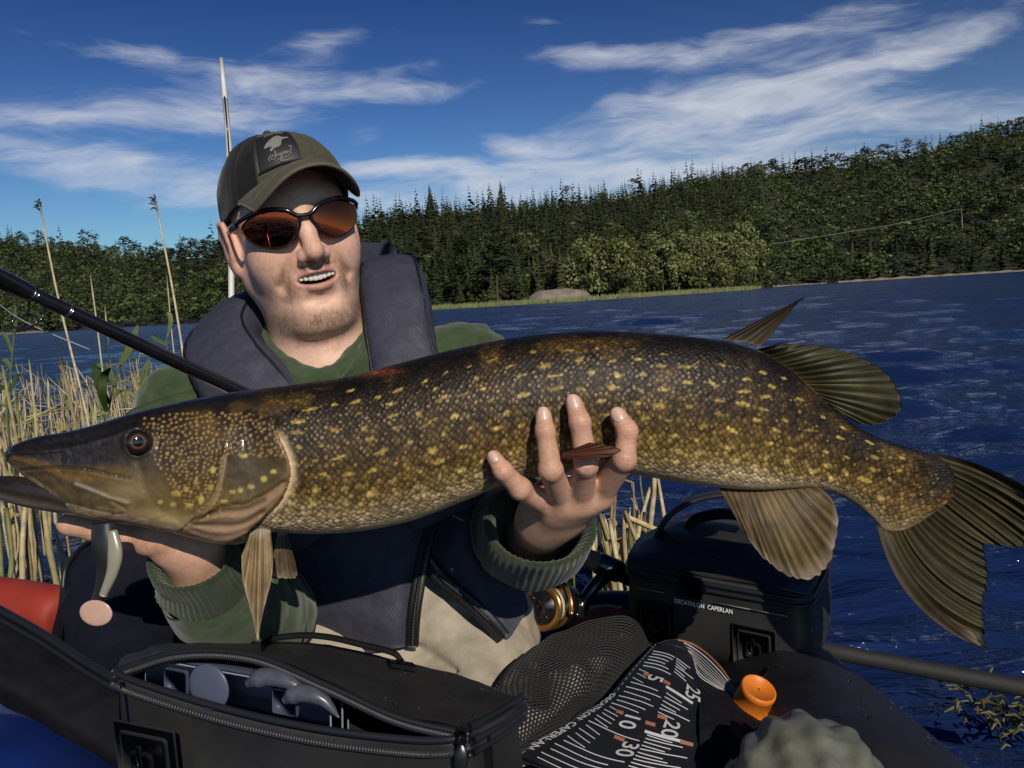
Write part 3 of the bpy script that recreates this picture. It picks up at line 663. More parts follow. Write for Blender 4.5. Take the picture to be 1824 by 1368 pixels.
# ---- skin colour
t = t_arr; n_a = vnoise(pts_uv, 34, 4, 4); n_b = vnoise(pts_uv * np.array([1, .6, 1]), 90, 6, 3); n_c = vnoise(pts_uv, 14, 8, 2)
tt = t + (n_c - 0.5) * 0.35
def cramp(x, stops):
    xs = [p for p, _ in stops]; cc = np.array([c for _, c in stops]); return np.stack([np.interp(x, xs, cc[:, k]) for k in range(3)], -1)
C = cramp(tt, [(-1, (.60, .54, .42)), (-.84, (.50, .43, .29)), (-.66, (.26, .195, .075)), (-.35, (.140, .096, .030)), (.1, (.070, .046, .014)), (.42, (.038, .025, .009)), (.66, (.019, .012, .006)), (.86, (.010, .008, .006)), (1, (.008, .008, .009))])
tl_ = stepf(X0, 1430, 1600)[:, None] * stepf(-tt, .3, .7)[:, None]; C = C * (1 - .8 * tl_) + .8 * tl_ * np.array([.105, .072, .026])
gold = stepf(n_a, 0.46, 0.62) * stepf(tt, -0.1, .35) * (1 - stepf(tt, .8, .97)); C = C * (1 - gold[:, None] * 0.6) + gold[:, None] * 0.6 * np.array([.125, .080, .020])
dark = stepf(n_b, 0.52, 0.66) * stepf(tt, -0.5, .1) * 0.6; C = C * (1 - dark[:, None] * .6)
C *= (0.75 + 0.5 * n_a)[:, None]
# belly behind the head is pale pinkish white at the very bottom
# pale yellow bars and beans along the flank
rs = np.random.default_rng(11); placed = []; SIDE = fr > 0.2
yv = arc.ravel(); s0, s1 = sl_m[np.searchsorted(S5[:, 0], 500)], sl_m[-1] * 0.93
for _ in range(5200):
    s = rs.uniform(s0, s1); k = min(np.searchsorted(sl_m, s), NS - 1); f = rs.beta(2.0, 2.0) * 1.5 - 0.85; y = f * hlen[k] * 1.15
    row = 0.0105; y = round(y / row) * row + rs.normal(0, .0016)
    if any(abs(s - a) < 0.0185 and abs(y - b_) < 0.0088 for a, b_ in placed): continue
    placed.append((s, y))
    if len(placed) > 330: break
SPOT = np.zeros(len(FV))
for (s, y) in placed:
    k = min(np.searchsorted(sl_m, s), NS - 1); low = stepf(-y / hlen[k], 0.15, .7)
    L = rs.uniform(.0028, .0068) * (1 - .30 * low) * (0.62 if rs.random() < .45 else 1); Hh = rs.uniform(.0010, .0018) * (1 + .9 * low); j0, j1 = np.searchsorted(sl_m, [s - L * 2, s + L * 2])
    a, e = j0 * NP, min(j1, NS) * NP; ds = (s_arr[a:e] - s) / L; dy = (yv[a:e] - y + ds * L * rs.normal(0, .12)) / Hh
    wob = (vnoise(pts_uv[a:e], 330, 9, 2) - .5) * 1.1
    m = (1 - stepf(np.sqrt(ds ** 2 + dy ** 2) + wob, .75, 1.15)) * SIDE[a:e] * rs.uniform(.6, 1.0); SPOT[a:e] = np.maximum(SPOT[a:e], m)
    colr = np.array([.45, .355, .09]) * (1 - low) + np.array([.62, .53, .25]) * low; C[a:e] = C[a:e] * (1 - m[:, None]) + colr * m[:, None]
pb = fr * stepf(-tt, .40, .80) * (1 - stepf(X0, 800, 1150)) * (1 - .8 * SPOT); C = C * (1 - .6 * pb[:, None]) + .6 * pb[:, None] * np.array([.46, .40, .27])
# head colours
hm = hd * fr
uh = (Y0 - np.interp(X0, S5[:, 0], S5[:, 1])) / np.maximum(40, np.interp(X0, S5[:, 2], S5[:, 3]) - np.interp(X0, S5[:, 0], S5[:, 1]))
CH = cramp(uh + (n_c - .5) * .16, [(0, (.007, .007, .008)), (.18, (.013, .010, .006)), (.40, (.036, .025, .009)), (.62, (.080, .056, .018)), (.8, (.16, .12, .045)), (.93, (.36, .29, .19)), (1, (.42, .34, .25))])
sn_m = 1 - stepf(X0, 190, 270)
CS = cramp(uh, [(0, (.008, .008, .011)), (.40, (.009, .008, .008)), (.50, (.070, .045, .016)), (.57, (.10, .062, .018)), (.64, (.040, .034, .020)), (.85, (.085, .066, .032)), (1, (.33, .28, .2))])
CS *= (0.45 + 1.1 * n_a * (.6 + .8 * n_b))[:, None]; CH *= (0.4 + 1.2 * n_a * (.55 + .9 * n_b))[:, None]; gm_ = stepf(n_a, .5, .62) * stepf(uh, .04, .12) * (1 - stepf(uh, .25, .36)) * stepf(X0, 300, 400); CH = CH * (1 - .7 * gm_[:, None]) + .7 * gm_[:, None] * np.array([.11, .07, .02]); CH = CH * (1 - sn_m[:, None]) + CS * sn_m[:, None]
CH *= (.45 + 1.1 * n_f)[:, None] * (.7 + .6 * n_g)[:, None]
pale = bell(np.hypot((X0 - 232) / 52, (Y0 - 872) / 24), 1.0); CH = CH * (1 - .7 * pale[:, None]) + .7 * pale[:, None] * np.array([.26, .21, .115])
pale = bell(np.hypot((X0 - 300) / 60, (Y0 - (925 + (X0 - 300) * .2)) / 14), 1.0); CH = CH * (1 - .75 * pale[:, None]) + .75 * pale[:, None] * np.array([.42, .35, .19])
grey = bell(np.maximum(np.hypot((X0 - 450) / 42, (Y0 - 850) / 34) - .6, 0), .5); CH = CH * (1 - .75 * grey[:, None]) + .75 * grey[:, None] * np.array([.062, .050, .028])
grey = bell(np.hypot((X0 - 268) / 16, (Y0 - 828) / 40), 1.0); CH = CH * (1 - .5 * grey[:, None]) + .5 * grey[:, None] * np.array([.06, .055, .045])
lowg = stepf(-ol_s * ol_d + 0 * X0, -3, 3) * 0
under = (ol_s > 0) & (X0 > 335) & (Y0 > 860) & (po_s <= 0) | ((Y0 > 925) & (X0 > 320)); un = under * stepf(ol_d, 0, 8); CH = CH * (1 - .8 * un[:, None]) + .8 * un[:, None] * np.array([.30, .215, .145])
for ry, amp in ((RAYB, .75), (RAYC, .7)):
    d_, _, _ = seg_dist(ry, X0, Y0); m = bell(d_, 4) * amp; CH = CH * (1 - m[:, None]) + m[:, None] * np.array([.045, .028, .018])
m = bell(po_d, 3.5) * .7; CH = CH * (1 - m[:, None]) + m[:, None] * np.array([.36, .29, .2])
m = bell(m_d, 2.4) * .8; CH = CH * (1 - m[:, None]) + m[:, None] * np.array([.02, .018, .014])
m = bell(x_d, 2.6) * .55; CH = CH * (1 - m[:, None]) + m[:, None] * np.array([.42, .38, .32])
m = bell(g_d, 6) * .8 * (Y0 > 770); CH = CH * (1 - m[:, None]) + m[:, None] * np.array([.20, .115, .04])
dots = []
for _ in range(9000):
    x, y = rs.uniform(255, 505), rs.uniform(735, 925)
    if y < 735 + max(0, (330 - x)) * .12 or (x > 395 and y > 812) or (y > 812 + (x - 255) * 0.75 and x < 390 and rs.random() < .9 and y > 905) : continue
    if x < 330 and y > 800 + (x - 262) * 1.5: continue
    if any((x - a) ** 2 + ((y - b_) * 1.15) ** 2 < 7.4 ** 2 for a, b_ in dots): continue
    dots.append((x, y))
big = [(379, 837, 5, 7), (349, 859, 4, 7), (375, 868, 5, 6), (313, 879, 9, 5), (308, 899, 6, 4), (358, 890, 5, 8), (434, 812, 8, 4), (463, 812, 4, 5), (482, 804, 4, 4), (470, 853, 6, 5), (447, 867, 7, 4), (428, 873, 5, 4), (414, 876, 7, 3), (487, 840, 6, 4), (399, 892, 6, 3), (285, 895, 5, 4), (331, 872, 5, 5), (337, 900, 7, 4)]
for (x, y, a, b_) in [(x, y, rs.uniform(2.0, 3.6), rs.uniform(1.7, 2.8)) for x, y in dots] + big:
    k0_ = max(0, np.searchsorted(S5[:, 0], x - 34)) * NP; k1_ = min(NS, np.searchsorted(S5[:, 0], x + 20)) * NP
    dd = np.hypot((X0[k0_:k1_] - x) / a, (Y0[k0_:k1_] - y) / b_); m = (1 - stepf(dd, .7, 1.2)) * rs.uniform(.55, 1)
    col_ = np.array([.31, .215, .075]) if a < 4.2 else np.array([.46, .40, .10]); CH[k0_:k1_] = CH[k0_:k1_] * (1 - m[:, None]) + col_ * m[:, None]
    H2 = m * fr[k0_:k1_] * 0.0005; FVd2[k0_:k1_] += FN[k0_:k1_] * H2[:, None]
m = bell(np.maximum(ex - 22, 0), 7) * .92; CH = CH * (1 - m[:, None]) + m[:, None] * np.array([.012, .010, .008])
C = C * (1 - hm[:, None]) + CH * hm[:, None]
# silvery shoulder skin just behind the gill opening
sh = (1 - hd) * fr * bell(g_d - 4, 8) * stepf(Y0, 752, 790) * (1 - stepf(Y0, 905, 925)) * (X0 < 560); C = C * (1 - .85 * sh[:, None]) + .85 * sh[:, None] * np.array([.58, .50, .38])
dk = (1 - hd) * fr * bell(g_d - 2, 6) * (1 - stepf(Y0, 755, 775)) * (Y0 > 735) * (X0 < 540); C = C * (1 - dk[:, None]) + dk[:, None] * np.array([.02, .012, .01])
pk = fr * bell(np.hypot((X0 - 545) / 70, (Y0 - 941) / 10), 1); C = C * (1 - .8 * pk[:, None]) + .8 * pk[:, None] * np.array([.50, .40, .35])
rd = bell(np.hypot((X0 - 665) / 40, (Y0 - 662) / 7), 1) * .8; C = C * (1 - rd[:, None]) + rd[:, None] * np.array([.25, .07, .035])   # sore red patch on the back
m_skin = bpy.data.materials.new('pike_skin'); m_skin.use_nodes = True; nt = m_skin.node_tree; b = nt.nodes['Principled BSDF']
uvn = nt.nodes.new('ShaderNodeUVMap'); uvn.uv_map = 'UVMap'; at = nt.nodes.new('ShaderNodeAttribute'); at.attribute_name = 'Col'; mk = nt.nodes.new('ShaderNodeAttribute'); mk.attribute_name = 'Mask'
sp = nt.nodes.new('ShaderNodeSeparateColor'); nt.links.new(mk.outputs['Color'], sp.inputs[0])
rv = map_n(nt, uvn.outputs[0], rot=(0, 0, math.radians(45)), scale=(1, 1, 1))
vo = nt.nodes.new('ShaderNodeTexVoronoi'); vo.inputs['Scale'].default_value = 255; vo.inputs['Randomness'].default_value = 0.55; nt.links.new(rv, vo.inputs['Vector'])
dist = vo.outputs['Distance']; sc_c = nt.nodes.new('ShaderNodeSeparateColor'); nt.links.new(vo.outputs['Color'], sc_c.inputs[0])
dome = math_n(nt, 'SUBTRACT', 1.0, math_n(nt, 'MULTIPLY', dist, 1.35), clamp=True)
per = ramp_n(nt, sc_c.outputs[0], [(0, .55), (.55, .95), (.8, 1.2), (1, 1.7)])
edge = ramp_n(nt, dist, [(.18, 1.12), (.42, .95), (.62, .40)])
scf = mix_n(nt, 1.0, per, edge, 'MULTIPLY'); scm = mix_n(nt, sp.outputs[0], (1, 1, 1), scf)
colr = mix_n(nt, 1.0, at.outputs['Color'], scm, 'MULTIPLY')
# a gold glint painted into the colour of some scales
glint = math_n(nt, 'MULTIPLY', math_n(nt, 'GREATER_THAN', sc_c.outputs[1], 0.66), math_n(nt, 'LESS_THAN', dist, 0.27)); glint = math_n(nt, 'MULTIPLY', glint, sp.outputs[1])
colr = mix_n(nt, math_n(nt, 'MULTIPLY', glint, 0.55), colr, (.34, .235, .075)); nt.links.new(colr, b.inputs['Base Color'])
rough = ramp_n(nt, sc_c.outputs[2], [(0, .40), (1, .62)]); nt.links.new(rough, b.inputs['Roughness']); b.inputs['Specular IOR Level'].default_value = .32
nt.links.new(math_n(nt, 'MULTIPLY', sp.outputs[2], .38), b.inputs['Coat Weight']); b.inputs['Coat Roughness'].default_value = .16
fine = noise_n(nt, uvn.outputs[0], 420, 3, .6)
hgt = math_n(nt, 'ADD', math_n(nt, 'MULTIPLY', math_n(nt, 'MULTIPLY', dome, sp.outputs[0]), 1.0), math_n(nt, 'MULTIPLY', fine, .22)); hgt = math_n(nt, 'ADD', hgt, math_n(nt, 'MULTIPLY', sc_c.outputs[1], math_n(nt, 'MULTIPLY', sp.outputs[0], .5)))
bp = nt.nodes.new('ShaderNodeBump'); bp.inputs['Strength'].default_value = .6; bp.inputs['Distance'].default_value = .0009; nt.links.new(hgt, bp.inputs['Height']); nt.links.new(bp.outputs[0], b.inputs['Normal'])
lo_ = P(760, 960, .67); pike = thing('pike', lo_, 'large olive pike with yellow spots held up sideways in both hands', 'fish')
body = obj('body', (FVd2, np.concatenate([Ff, capt])), m_skin, pike)
C = C * np.array([1.0, .89, .76]); C = np.concatenate([C, C[:1], C[-1:]]); vcol(body, C)
scl = np.concatenate([np.clip((1 - hd) * (1 - .45 * SPOT) * (1 - sh) * (1 - .65 * stepf(-t, .82, .95)), 0, 1), [0, 0]]); glint_mask = np.concatenate([(1 - hd) * (1 - SPOT) * (1 - stepf(t, .55, .8)) * .9 + .0, [0, 0]])
vcol(body, np.stack([scl, glint_mask, np.concatenate([hd, [0, 0]])], -1), 'Mask')
uv = body.data.uv_layers.new(name='UVMap'); li = np.empty(len(body.data.loops), np.int32); body.data.loops.foreach_get('vertex_index', li)
UVc = np.concatenate([np.stack([s_arr, yv], -1), [[0, 0], [0, 0]]]).astype(np.float32); uv.data.foreach_set('uv', UVc[li].ravel())
# lower jaw, gaping
JT = np.array([(-46, 858, -40, 866, .640, .006), (-25, 848, -16, 883, .640, .016), (5, 843, 20, 897, .642, .024), (50, 846, 66, 908, .645, .027), (110, 868, 128, 918, .648, .029), (190, 890, 205, 931, .652, .030), (260, 905, 268, 940, .655, .028)], float)
J = spline(JT, 70); jt = cam_pt(J[:, 0], J[:, 1], J[:, 4]); jb = cam_pt(J[:, 2], J[:, 3], J[:, 4]); jm = (jt + jb) / 2; jh = (jt - jb) / 2; jn = norm(EYE - jm); a = np.linspace(0, 2 * np.pi, 40, endpoint=False)
ca, sa = np.cos(a), np.sin(a); sa2 = np.where(sa > 0, sa * np.where(np.abs(ca) > .55, 1, .35), sa)
JV = (jm[:, None] + jh[:, None] * sa2[None, :, None] + jn[:, None] * (J[:, 5][:, None] * np.sign(ca) * np.abs(ca) ** .8)[..., None]).reshape(-1, 3)
m_jaw = pmat('pike_jaw', attr='Col', rough=.3, spec=.5, var=.3, var_scale=120, bump=.3, bump_scale=300, coat=.25, bump_dist=.0008)
jaw = obj('lower_jaw', (JV, grid_faces(70, 40, False, True)), m_jaw, pike); jtv = np.repeat(sa[None], 70, 0).ravel()
vcol(jaw, cramp(jtv, [(-1, (.34, .29, .21)), (-.75, (.25, .2, .13)), (-.4, (.035, .026, .018)), (.2, (.014, .011, .010)), (1, (.02, .015, .012))]))
# teeth and eye
ec = P(246, 787, .6135); m_eye = pmat('fish_eye', attr='Col', rough=.08, spec=.6, coat=.8, coat_rough=.03)
ed = norm(EYE - ec); ex1 = norm(np.cross(ed, up)); ex2 = np.cross(ex1, ed); V, F = ball((0, 0, 0), (.0093, .0093, .0062), 32, 24); V = V[:, :1] * ex1 + V[:, 1:2] * ex2 + V[:, 2:] * ed + ec
eye = obj('eye', (V, F), m_eye, pike); rad = np.linalg.norm((V - ec) - ((V - ec) @ ed)[:, None] * ed, axis=1) / .0093; dep = (V - ec) @ ed
vcol(eye, cramp(rad + (dep < 0), [(0, (.004, .004, .004)), (.42, (.004, .004, .005)), (.47, (.16, .085, .035)), (.56, (.07, .035, .015)), (.66, (.03, .018, .012)), (.8, (.008, .007, .006)), (2, (.01, .01, .008))]))
# ---- fins: corrugated webs on rays
def fin(name, base, edge, db, de, nr, c_web, c_ray, c_tip, bulge=0.0, ridge=.0011, jag=.03, parent=None, mat=None, seed=0, curl=0.0, bow0=(0, 0), bow1=(0, 0)):
    r = np.random.default_rng(seed); nu, nv = nr * 8 + 1, 34; u = np.linspace(0, 1, nu); v = np.linspace(0, 1, nv); wu = np.cumsum(np.concatenate([[0], r.uniform(.55, 1.45, nr)])); wu = np.interp(np.linspace(0, nr, nu), np.arange(nr + 1), wu / wu[-1]); u_ray = u; u = wu
    bs = spline(base, 200); es = spline(edge, 400)
    def even(s): L = np.concatenate([[0], np.cumsum(np.linalg.norm(np.diff(s[:, :2], axis=0), axis=1))]); return np.stack([np.interp(u * L[-1], L, s[:, k]) for k in range(2)], -1)
    B, E = even(bs), even(es); db = np.interp(u, np.linspace(0, 1, len(np.atleast_1d(db))), np.atleast_1d(db)); de = np.interp(u, np.linspace(0, 1, len(np.atleast_1d(de))), np.atleast_1d(de))
    rid = np.abs(np.sin(np.pi * nr * u_ray)); jg = np.repeat(r.uniform(-1, 1, nr + 1), 8)[:nu]; ext = 1 - jag * (1 - rid) * .8 - jag * .3 * jg
    vv = v[:, None] * ext[None]; px = B[None, :, 0] * (1 - vv) + E[None, :, 0] * vv; py = B[None, :, 1] * (1 - vv) + E[None, :, 1] * vv
    bw = 4 * vv * (1 - vv); px = px + bw * (bow0[0] * (1 - u[None]) ** 2 + bow1[0] * u[None] ** 2); py = py + bw * (bow0[1] * (1 - u[None]) ** 2 + bow1[1] * u[None] ** 2)
    d = db[None] * (1 - vv) + de[None] * vv + bulge * np.sin(np.pi * vv) * (1 - .3 * np.cos(2 * np.pi * u))[None] + curl * np.sin(2 * np.pi * u * 1.5 + .6)[None] * vv
    fold = (r.normal(0, 1, nr + 2)); fold = np.interp(u * (nr + 1), np.arange(nr + 2), fold); d = d + fold[None] * ridge * .8 * vv + ridge * (rid[None] - .5) * (.35 + .65 * vv)
    W_ = cam_pt(px, py, d); th = (.0011 * (1 - vv) + .00035)[..., None]; nn = norm(EYE - W_); A = W_ + nn * th; Bk = W_ - nn * th
    V = np.concatenate([A.reshape(-1, 3), Bk.reshape(-1, 3)]); n0 = nu * nv; F = grid_faces(nv, nu); F2 = F[:, ::-1] + n0
    per = [i for i in range(nu)] + [j * nu + nu - 1 for j in range(1, nv)] + [(nv - 1) * nu + i for i in range(nu - 2, -1, -1)] + [j * nu for j in range(nv - 2, 0, -1)]
    side = np.array([[per[k], per[k] + n0, per[(k + 1) % len(per)] + n0, per[(k + 1) % len(per)]] for k in range(len(per))])
    o = obj(name, (V, np.concatenate([F, F2, side])), mat or m_fin, parent or pike)
    ray = (1 - np.abs(np.cos(np.pi * nr * u_ray)) ** 1.2)[None] * np.ones((nv, 1)); ray = 1 - ray
    n1 = vnoise(np.stack([px, py * 1.0, 0 * px], -1).reshape(-1, 3), .03, seed, 3).reshape(nv, nu); n2 = vnoise(np.stack([px, py, 0 * px], -1).reshape(-1, 3), .12, seed + 3, 2).reshape(nv, nu)
    cw, cr, ct = [np.array(c) for c in (c_web, c_ray, c_tip)]
    C = cw * (1 - ray[..., None]) + cr * ray[..., None]; tp = stepf(v, .8, 1.0)[:, None, None] * .8; C = C * (1 - tp) + ct * tp
    rv_ = np.repeat(r.uniform(.6, 1.35, nr + 1), 8)[:nu]; C = C * (.25 + 1.1 * n1 + .45 * n2)[..., None] * rv_[None, :, None]; rt_ = (1 - stepf(v, .0, .16))[:, None, None] * (.5 + .5 * n2)[..., None] * (name != 'pelvic_fin'); C = C * (1 - rt_) + rt_ * (np.array([.50, .42, .33]) if name == 'pectoral_fin' else np.array([.085, .055, .018])); C = C.reshape(-1, 3); vcol(o, np.concatenate([C, C])); return o
m_fin = pmat('fin_web', attr='Col', rough=.48, spec=.32, trans=.30, bump=.3, bump_scale=420, bump_dist=.0006)
fin('dorsal_fin', [(1348, 622), (1400, 655), (1450, 697), (1492, 735)], [(1392, 611), (1470, 618), (1535, 636), (1580, 664), (1603, 702), (1604, 732), (1578, 752), (1540, 757), (1505, 742)], [.680, .690], [.672, .690], 17, (.012, .011, .005), (.060, .054, .020), (.04, .037, .018), bulge=-.006, ridge=.0016, seed=1)
fin('dorsal_fin', [(1283, 606), (1320, 608), (1356, 618)], [(1436, 527), (1432, 531), (1424, 536)], [.679, .681], [.666, .668], 5, (.026, .019, .009), (.045, .032, .015), (.05, .035, .02), bulge=.002, ridge=.0012, jag=.01, seed=2)
fin('anal_fin', [(1279, 866), (1340, 868), (1400, 866), (1456, 862)], [(1318, 935), (1352, 985), (1396, 1022), (1436, 1034), (1470, 1016), (1487, 975), (1493, 925), (1484, 893), (1466, 872)], [.680, .687], [.664, .684], 17, (.050, .033, .012), (.150, .105, .045), (.26, .20, .15), bulge=-.008, ridge=.0014, seed=3)
fin('tail_fin', [(1655, 806), (1662, 840), (1640, 875), (1612, 905), (1585, 930), (1560, 930)], [(1850, 880), (1838, 930), (1822, 974), (1790, 975), (1756, 972), (1760, 1010), (1760, 1045), (1752, 1085), (1756, 1115), (1752, 1134), (1763, 1160)], [.700, .701, .700], [.690, .720, .71, .700, .690], 24, (.009, .008, .004), (.070, .058, .021), (.05, .043, .02), bulge=.006, ridge=.0030, jag=.035, seed=4, curl=.004, bow0=(0, -12), bow1=(-34, 24))
fin('tail_fin', [(1560, 925), (1572, 938), (1592, 950)], [(1763, 1161), (1752, 1155), (1735, 1125)], [.7005, .700], [.686, .688], 4, (.030, .021, .010), (.055, .038, .019), (.26, .19, .14), bulge=-.003, ridge=.0008, jag=.01, seed=5, bow0=(-36, 26), bow1=(-30, 22))
fin('pectoral_fin', [(446, 950), (462, 940), (482, 944)], [(430, 990), (432, 1030), (442, 1072), (452, 1110), (459, 1142), (464, 1112), (474, 1070), (484, 1030), (487, 985)], [.622, .617, .622], [.612, .606, .612], 11, (.17, .115, .05), (.27, .19, .095), (.34, .26, .17), bulge=-.004, ridge=.0007, jag=.012, seed=6)
fin('pectoral_fin', [(494, 948), (510, 944)], [(482, 1026), (500, 1030), (528, 1028), (526, 1000)], [.69, .69], [.70, .70], 8, (.10, .075, .045), (.17, .13, .08), (.30, .23, .18), ridge=.0008, seed=7)
fin('pelvic_fin', [(1004, 806), (1002, 811), (1003, 816)], [(1050, 788), (1080, 792), (1106, 802), (1085, 813), (1045, 820)], [.600, .597], [.583, .586], 8, (.075, .026, .014), (.13, .045, .022), (.10, .045, .03), ridge=.0008, bulge=-.003, jag=.01, seed=8)

# ------------------------------------------------------------------ the angler
def sheet(ctrl, nu, nv, thick, bump=None, edge_round=True):
    """solid sheet through a grid of control points; rows x cols of (px,py,d)"""
    c = np.array([[cam_pt(*q) for q in row] for row in ctrl]); a = np.stack([spline(c[:, j], nu) for j in range(c.shape[1])], 1); S = np.stack([spline(a[i], nv) for i in range(nu)], 0)
    du = np.gradient(S, axis=0); dv = np.gradient(S, axis=1); n = norm(np.cross(du, dv)); tow = np.sign((n * (EYE - S)).sum(-1, keepdims=True).mean()); n = n * tow
    if bump is not None: S = S + n * bump(S.reshape(-1, 3), np.linspace(0, 1, nu)[:, None] + 0 * S[..., 0], np.linspace(0, 1, nv)[None] + 0 * S[..., 0]).reshape(nu, nv, 1)
    V = np.concatenate([S.reshape(-1, 3), (S - n * thick).reshape(-1, 3)]); n0 = nu * nv; F = grid_faces(nu, nv); Fb = F + n0
    if tow > 0: Fb = Fb[:, ::-1]
    else: F = F[:, ::-1]
    per = [j for j in range(nv)] + [i * nv + nv - 1 for i in range(1, nu)] + [(nu - 1) * nv + j for j in range(nv - 2, -1, -1)] + [i * nv for i in range(nu - 2, 0, -1)]
    sd_ = [[per[k], per[k] + n0, per[(k + 1) % len(per)] + n0, per[(k + 1) % len(per)]] for k in range(len(per))]
    return V, F.tolist() + Fb.tolist() + sd_
BR = P(541, 393, .862); vd = norm(EYE - BR); er = norm(rt - vd * (rt @ vd)); eu = np.cross(vd, er)
yaw, pit, rol = math.radians(9), math.radians(5), math.radians(10)
f_ = math.cos(yaw) * vd + math.sin(yaw) * er; x_ = math.cos(yaw) * er - math.sin(yaw) * vd; z_ = eu
f2 = math.cos(pit) * f_ + math.sin(pit) * z_; z2 = math.cos(pit) * z_ - math.sin(pit) * f_
x3 = math.cos(rol) * x_ + math.sin(rol) * z2; z3 = math.cos(rol) * z2 - math.sin(rol) * x_
HM = np.stack([x3, f2, z3])                       # rows: head axes in world
BR_L = np.array([0, .094, 0.0])
def h2w(l): return BR + (np.asarray(l, float) - BR_L) @ HM
def w2h(w): return (np.asarray(w, float) - BR) @ HM.T + BR_L
neck_l = w2h(P(596, 690, .985)); chest_l = w2h(P(620, 800, 1.0))
def head_sdf(p):
    p0_ = p.astype(np.float32); p = p0_ * np.array([1 / .885, 1, 1], np.float32); ax = np.abs(p[:, 0]); q = p.copy(); q[:, 0] = ax     # mirrored copy
    d = s_ell(p, (0, -.006, .028), (.075, .092, .076))
    d = smin(d, s_ell(p, (0, .030, -.030), (.0635, .063, .088)), .03)
    d = smin(d, s_cap(q, (.055, -.002, -.052), (.018, .062, -.101), .023, .0175), .03)          # jaw
    d = smin(d, s_ell(p, (0, .072, -.099), (.025, .018, .018)), .022)                           # chin
    d = smin(d, s_ell(q, (.040, .052, -.036), (.029, .031, .031)), .026)                        # cheeks
    d = smin(d, s_cap(q, (.0, .082, .022), (.045, .070, .022), .016, .013), .018)               # brow
    d = smin(d, s_ell(p, (0, .036, -.112), (.044, .045, .019)), .026)                           # fullness under the chin
    d = smax(d, -s_ell(q, (.033, .099, -.002), (.020, .014, .013)), .014)                       # eye sockets
    d = smin(d, s_chain(p, [(0, .086, .010), (0, .099, -.012), (0, .113, -.034)], (.0085, .0105, .0118), .006), .011)
    d = smin(d, s_ell(q, (.0135, .1000, -.0385), (.0088, .0120, .0085)), .007)                  # nostril wings
    d = smax(d, -s_cap(q, (.0068, .1085, -.0500), (.0085, .1000, -.0425), .0042, .003), .003)   # nostrils
    d = smin(d, s_ell(p, (0, .066, -.064), (.036, .0335, .026)), .016)                          # muzzle
    fold = s_cap(q, (.0235, .0955, -.037), (.0415, .076, -.066), .0030, .0022); d = smax(d, -fold, .012)   # smile fold
    # smiling mouth
    ul = s_chain(q, [(0, .1005, -.0572), (.010, .0985, -.0564), (.0195, .0915, -.0572), (.0280, .0825, -.0590)], (.0034, .0036, .0030, .002), .002)
    ll = s_chain(q, [(0, .0975, -.0735), (.011, .0952, -.0716), (.0205, .0895, -.0664), (.0280, .0825, -.0600)], (.0044, .0042, .0034, .002), .002)
    cav = smax(s_ell(q, (0, .097, -.0640), (.0255, .021, .0055)), -(p[:, 2] + .0730 - 12.5 * p[:, 0] ** 2), .002)
    d = smin(d, ul, .004); d = smin(d, ll, .0045); d = smax(d, -cav, .003)
    d = smax(d, -s_cap(p, (-.018, .0945, -.0865), (.018, .0945, -.0865), .0032, .0032), .009)   # dip above the chin
    # ears
    e = s_ell(q, (.0835, -.012, -.012), (.0085, .0195, .0315)); e = smax(e, -s_ell(q, (.0935, -.006, -.008), (.0085, .0115, .0190)), .004); e = smin(e, s_ell(q, (.080, -.003, -.038), (.0065, .0085, .0085)), .006)
    e = smin(e, s_chain(q, [(.084, .004, -.004), (.086, -.002, .016), (.088, -.018, .018), (.089, -.029, .004), (.086, -.026, -.018), (.081, -.008, -.038)], (.0035, .0038, .0042, .0042, .0040, .004), .003), .004)
    e = smin(e, s_ell(q, (.0735, -.012, -.014), (.013, .017, .027)), .006)
    d = smin(d, e, .006)
    # neck
    d = smin(d, s_cap(p0_, (0, -.012, -.06), tuple(neck_l), .055, .062), .026)
    d = smin(d, s_cap(p0_, tuple(neck_l), tuple(chest_l), .062, .085), .04)
    return d
lo_c = np.array([-.13, -.13, -.26]); hi_c = np.array([.13, .135, .13])
HV, HF = snet(head_sdf, lo_c, hi_c, .00165); HV = relax(HV, HF, 2, .4)
# skin colour in head space
def skin_base(n): return np.tile(np.array([.69, .435, .325]), (n, 1))
HVs = HV * np.array([1 / .885, 1, 1]); x, y, z = HVs.T; ax = abs(x); C = skin_base(len(HV)); n1 = vnoise(HV, 60, 3, 3); n2 = vnoise(HV, 420, 5, 2)
C *= (0.88 + .24 * n1)[:, None]; n4 = vnoise(HV, 150, 8, 3); C = C * (1 - .35 * stepf(n4, .52, .72)[:, None]) + .35 * stepf(n4, .52, .72)[:, None] * np.array([.50, .24, .165])
def blend(C, m, col): m = np.clip(m, 0, 1)[:, None]; return C * (1 - m) + m * np.array(col)
red = bell(np.sqrt((x / .016) ** 2 + ((y - .112) / .02) ** 2 + ((z + .034) / .018) ** 2), 1) * .40 + bell(np.sqrt(((ax - .043) / .022) ** 2 + ((z + .033) / .02) ** 2), 1) * (y > .03) * .25 + (ax > .078) * .45
C = blend(C, red, (.42, .155, .10))
beard = np.maximum.reduce([bell(np.sqrt((x / .030) ** 2 + ((z + .0475) / .0068) ** 2), 1) * (y > .06), bell(np.sqrt(((ax - .036) / .009) ** 2 + ((z + .066) / .018) ** 2), 1) * (y > .05), bell(np.sqrt((x / .040) ** 2 + ((z + .112) / .014) ** 2), 1) * (y > .02), .6 * bell(np.sqrt(((ax - .045) / .03) ** 2 + ((z + .105) / .016) ** 2), 1), .5 * bell(np.sqrt((x / .012) ** 2 + ((z + .090) / .005) ** 2), 1) * (y > .06)])
C = blend(C, beard * (.40 + .8 * (n2 - .35)), (.145, .078, .036))
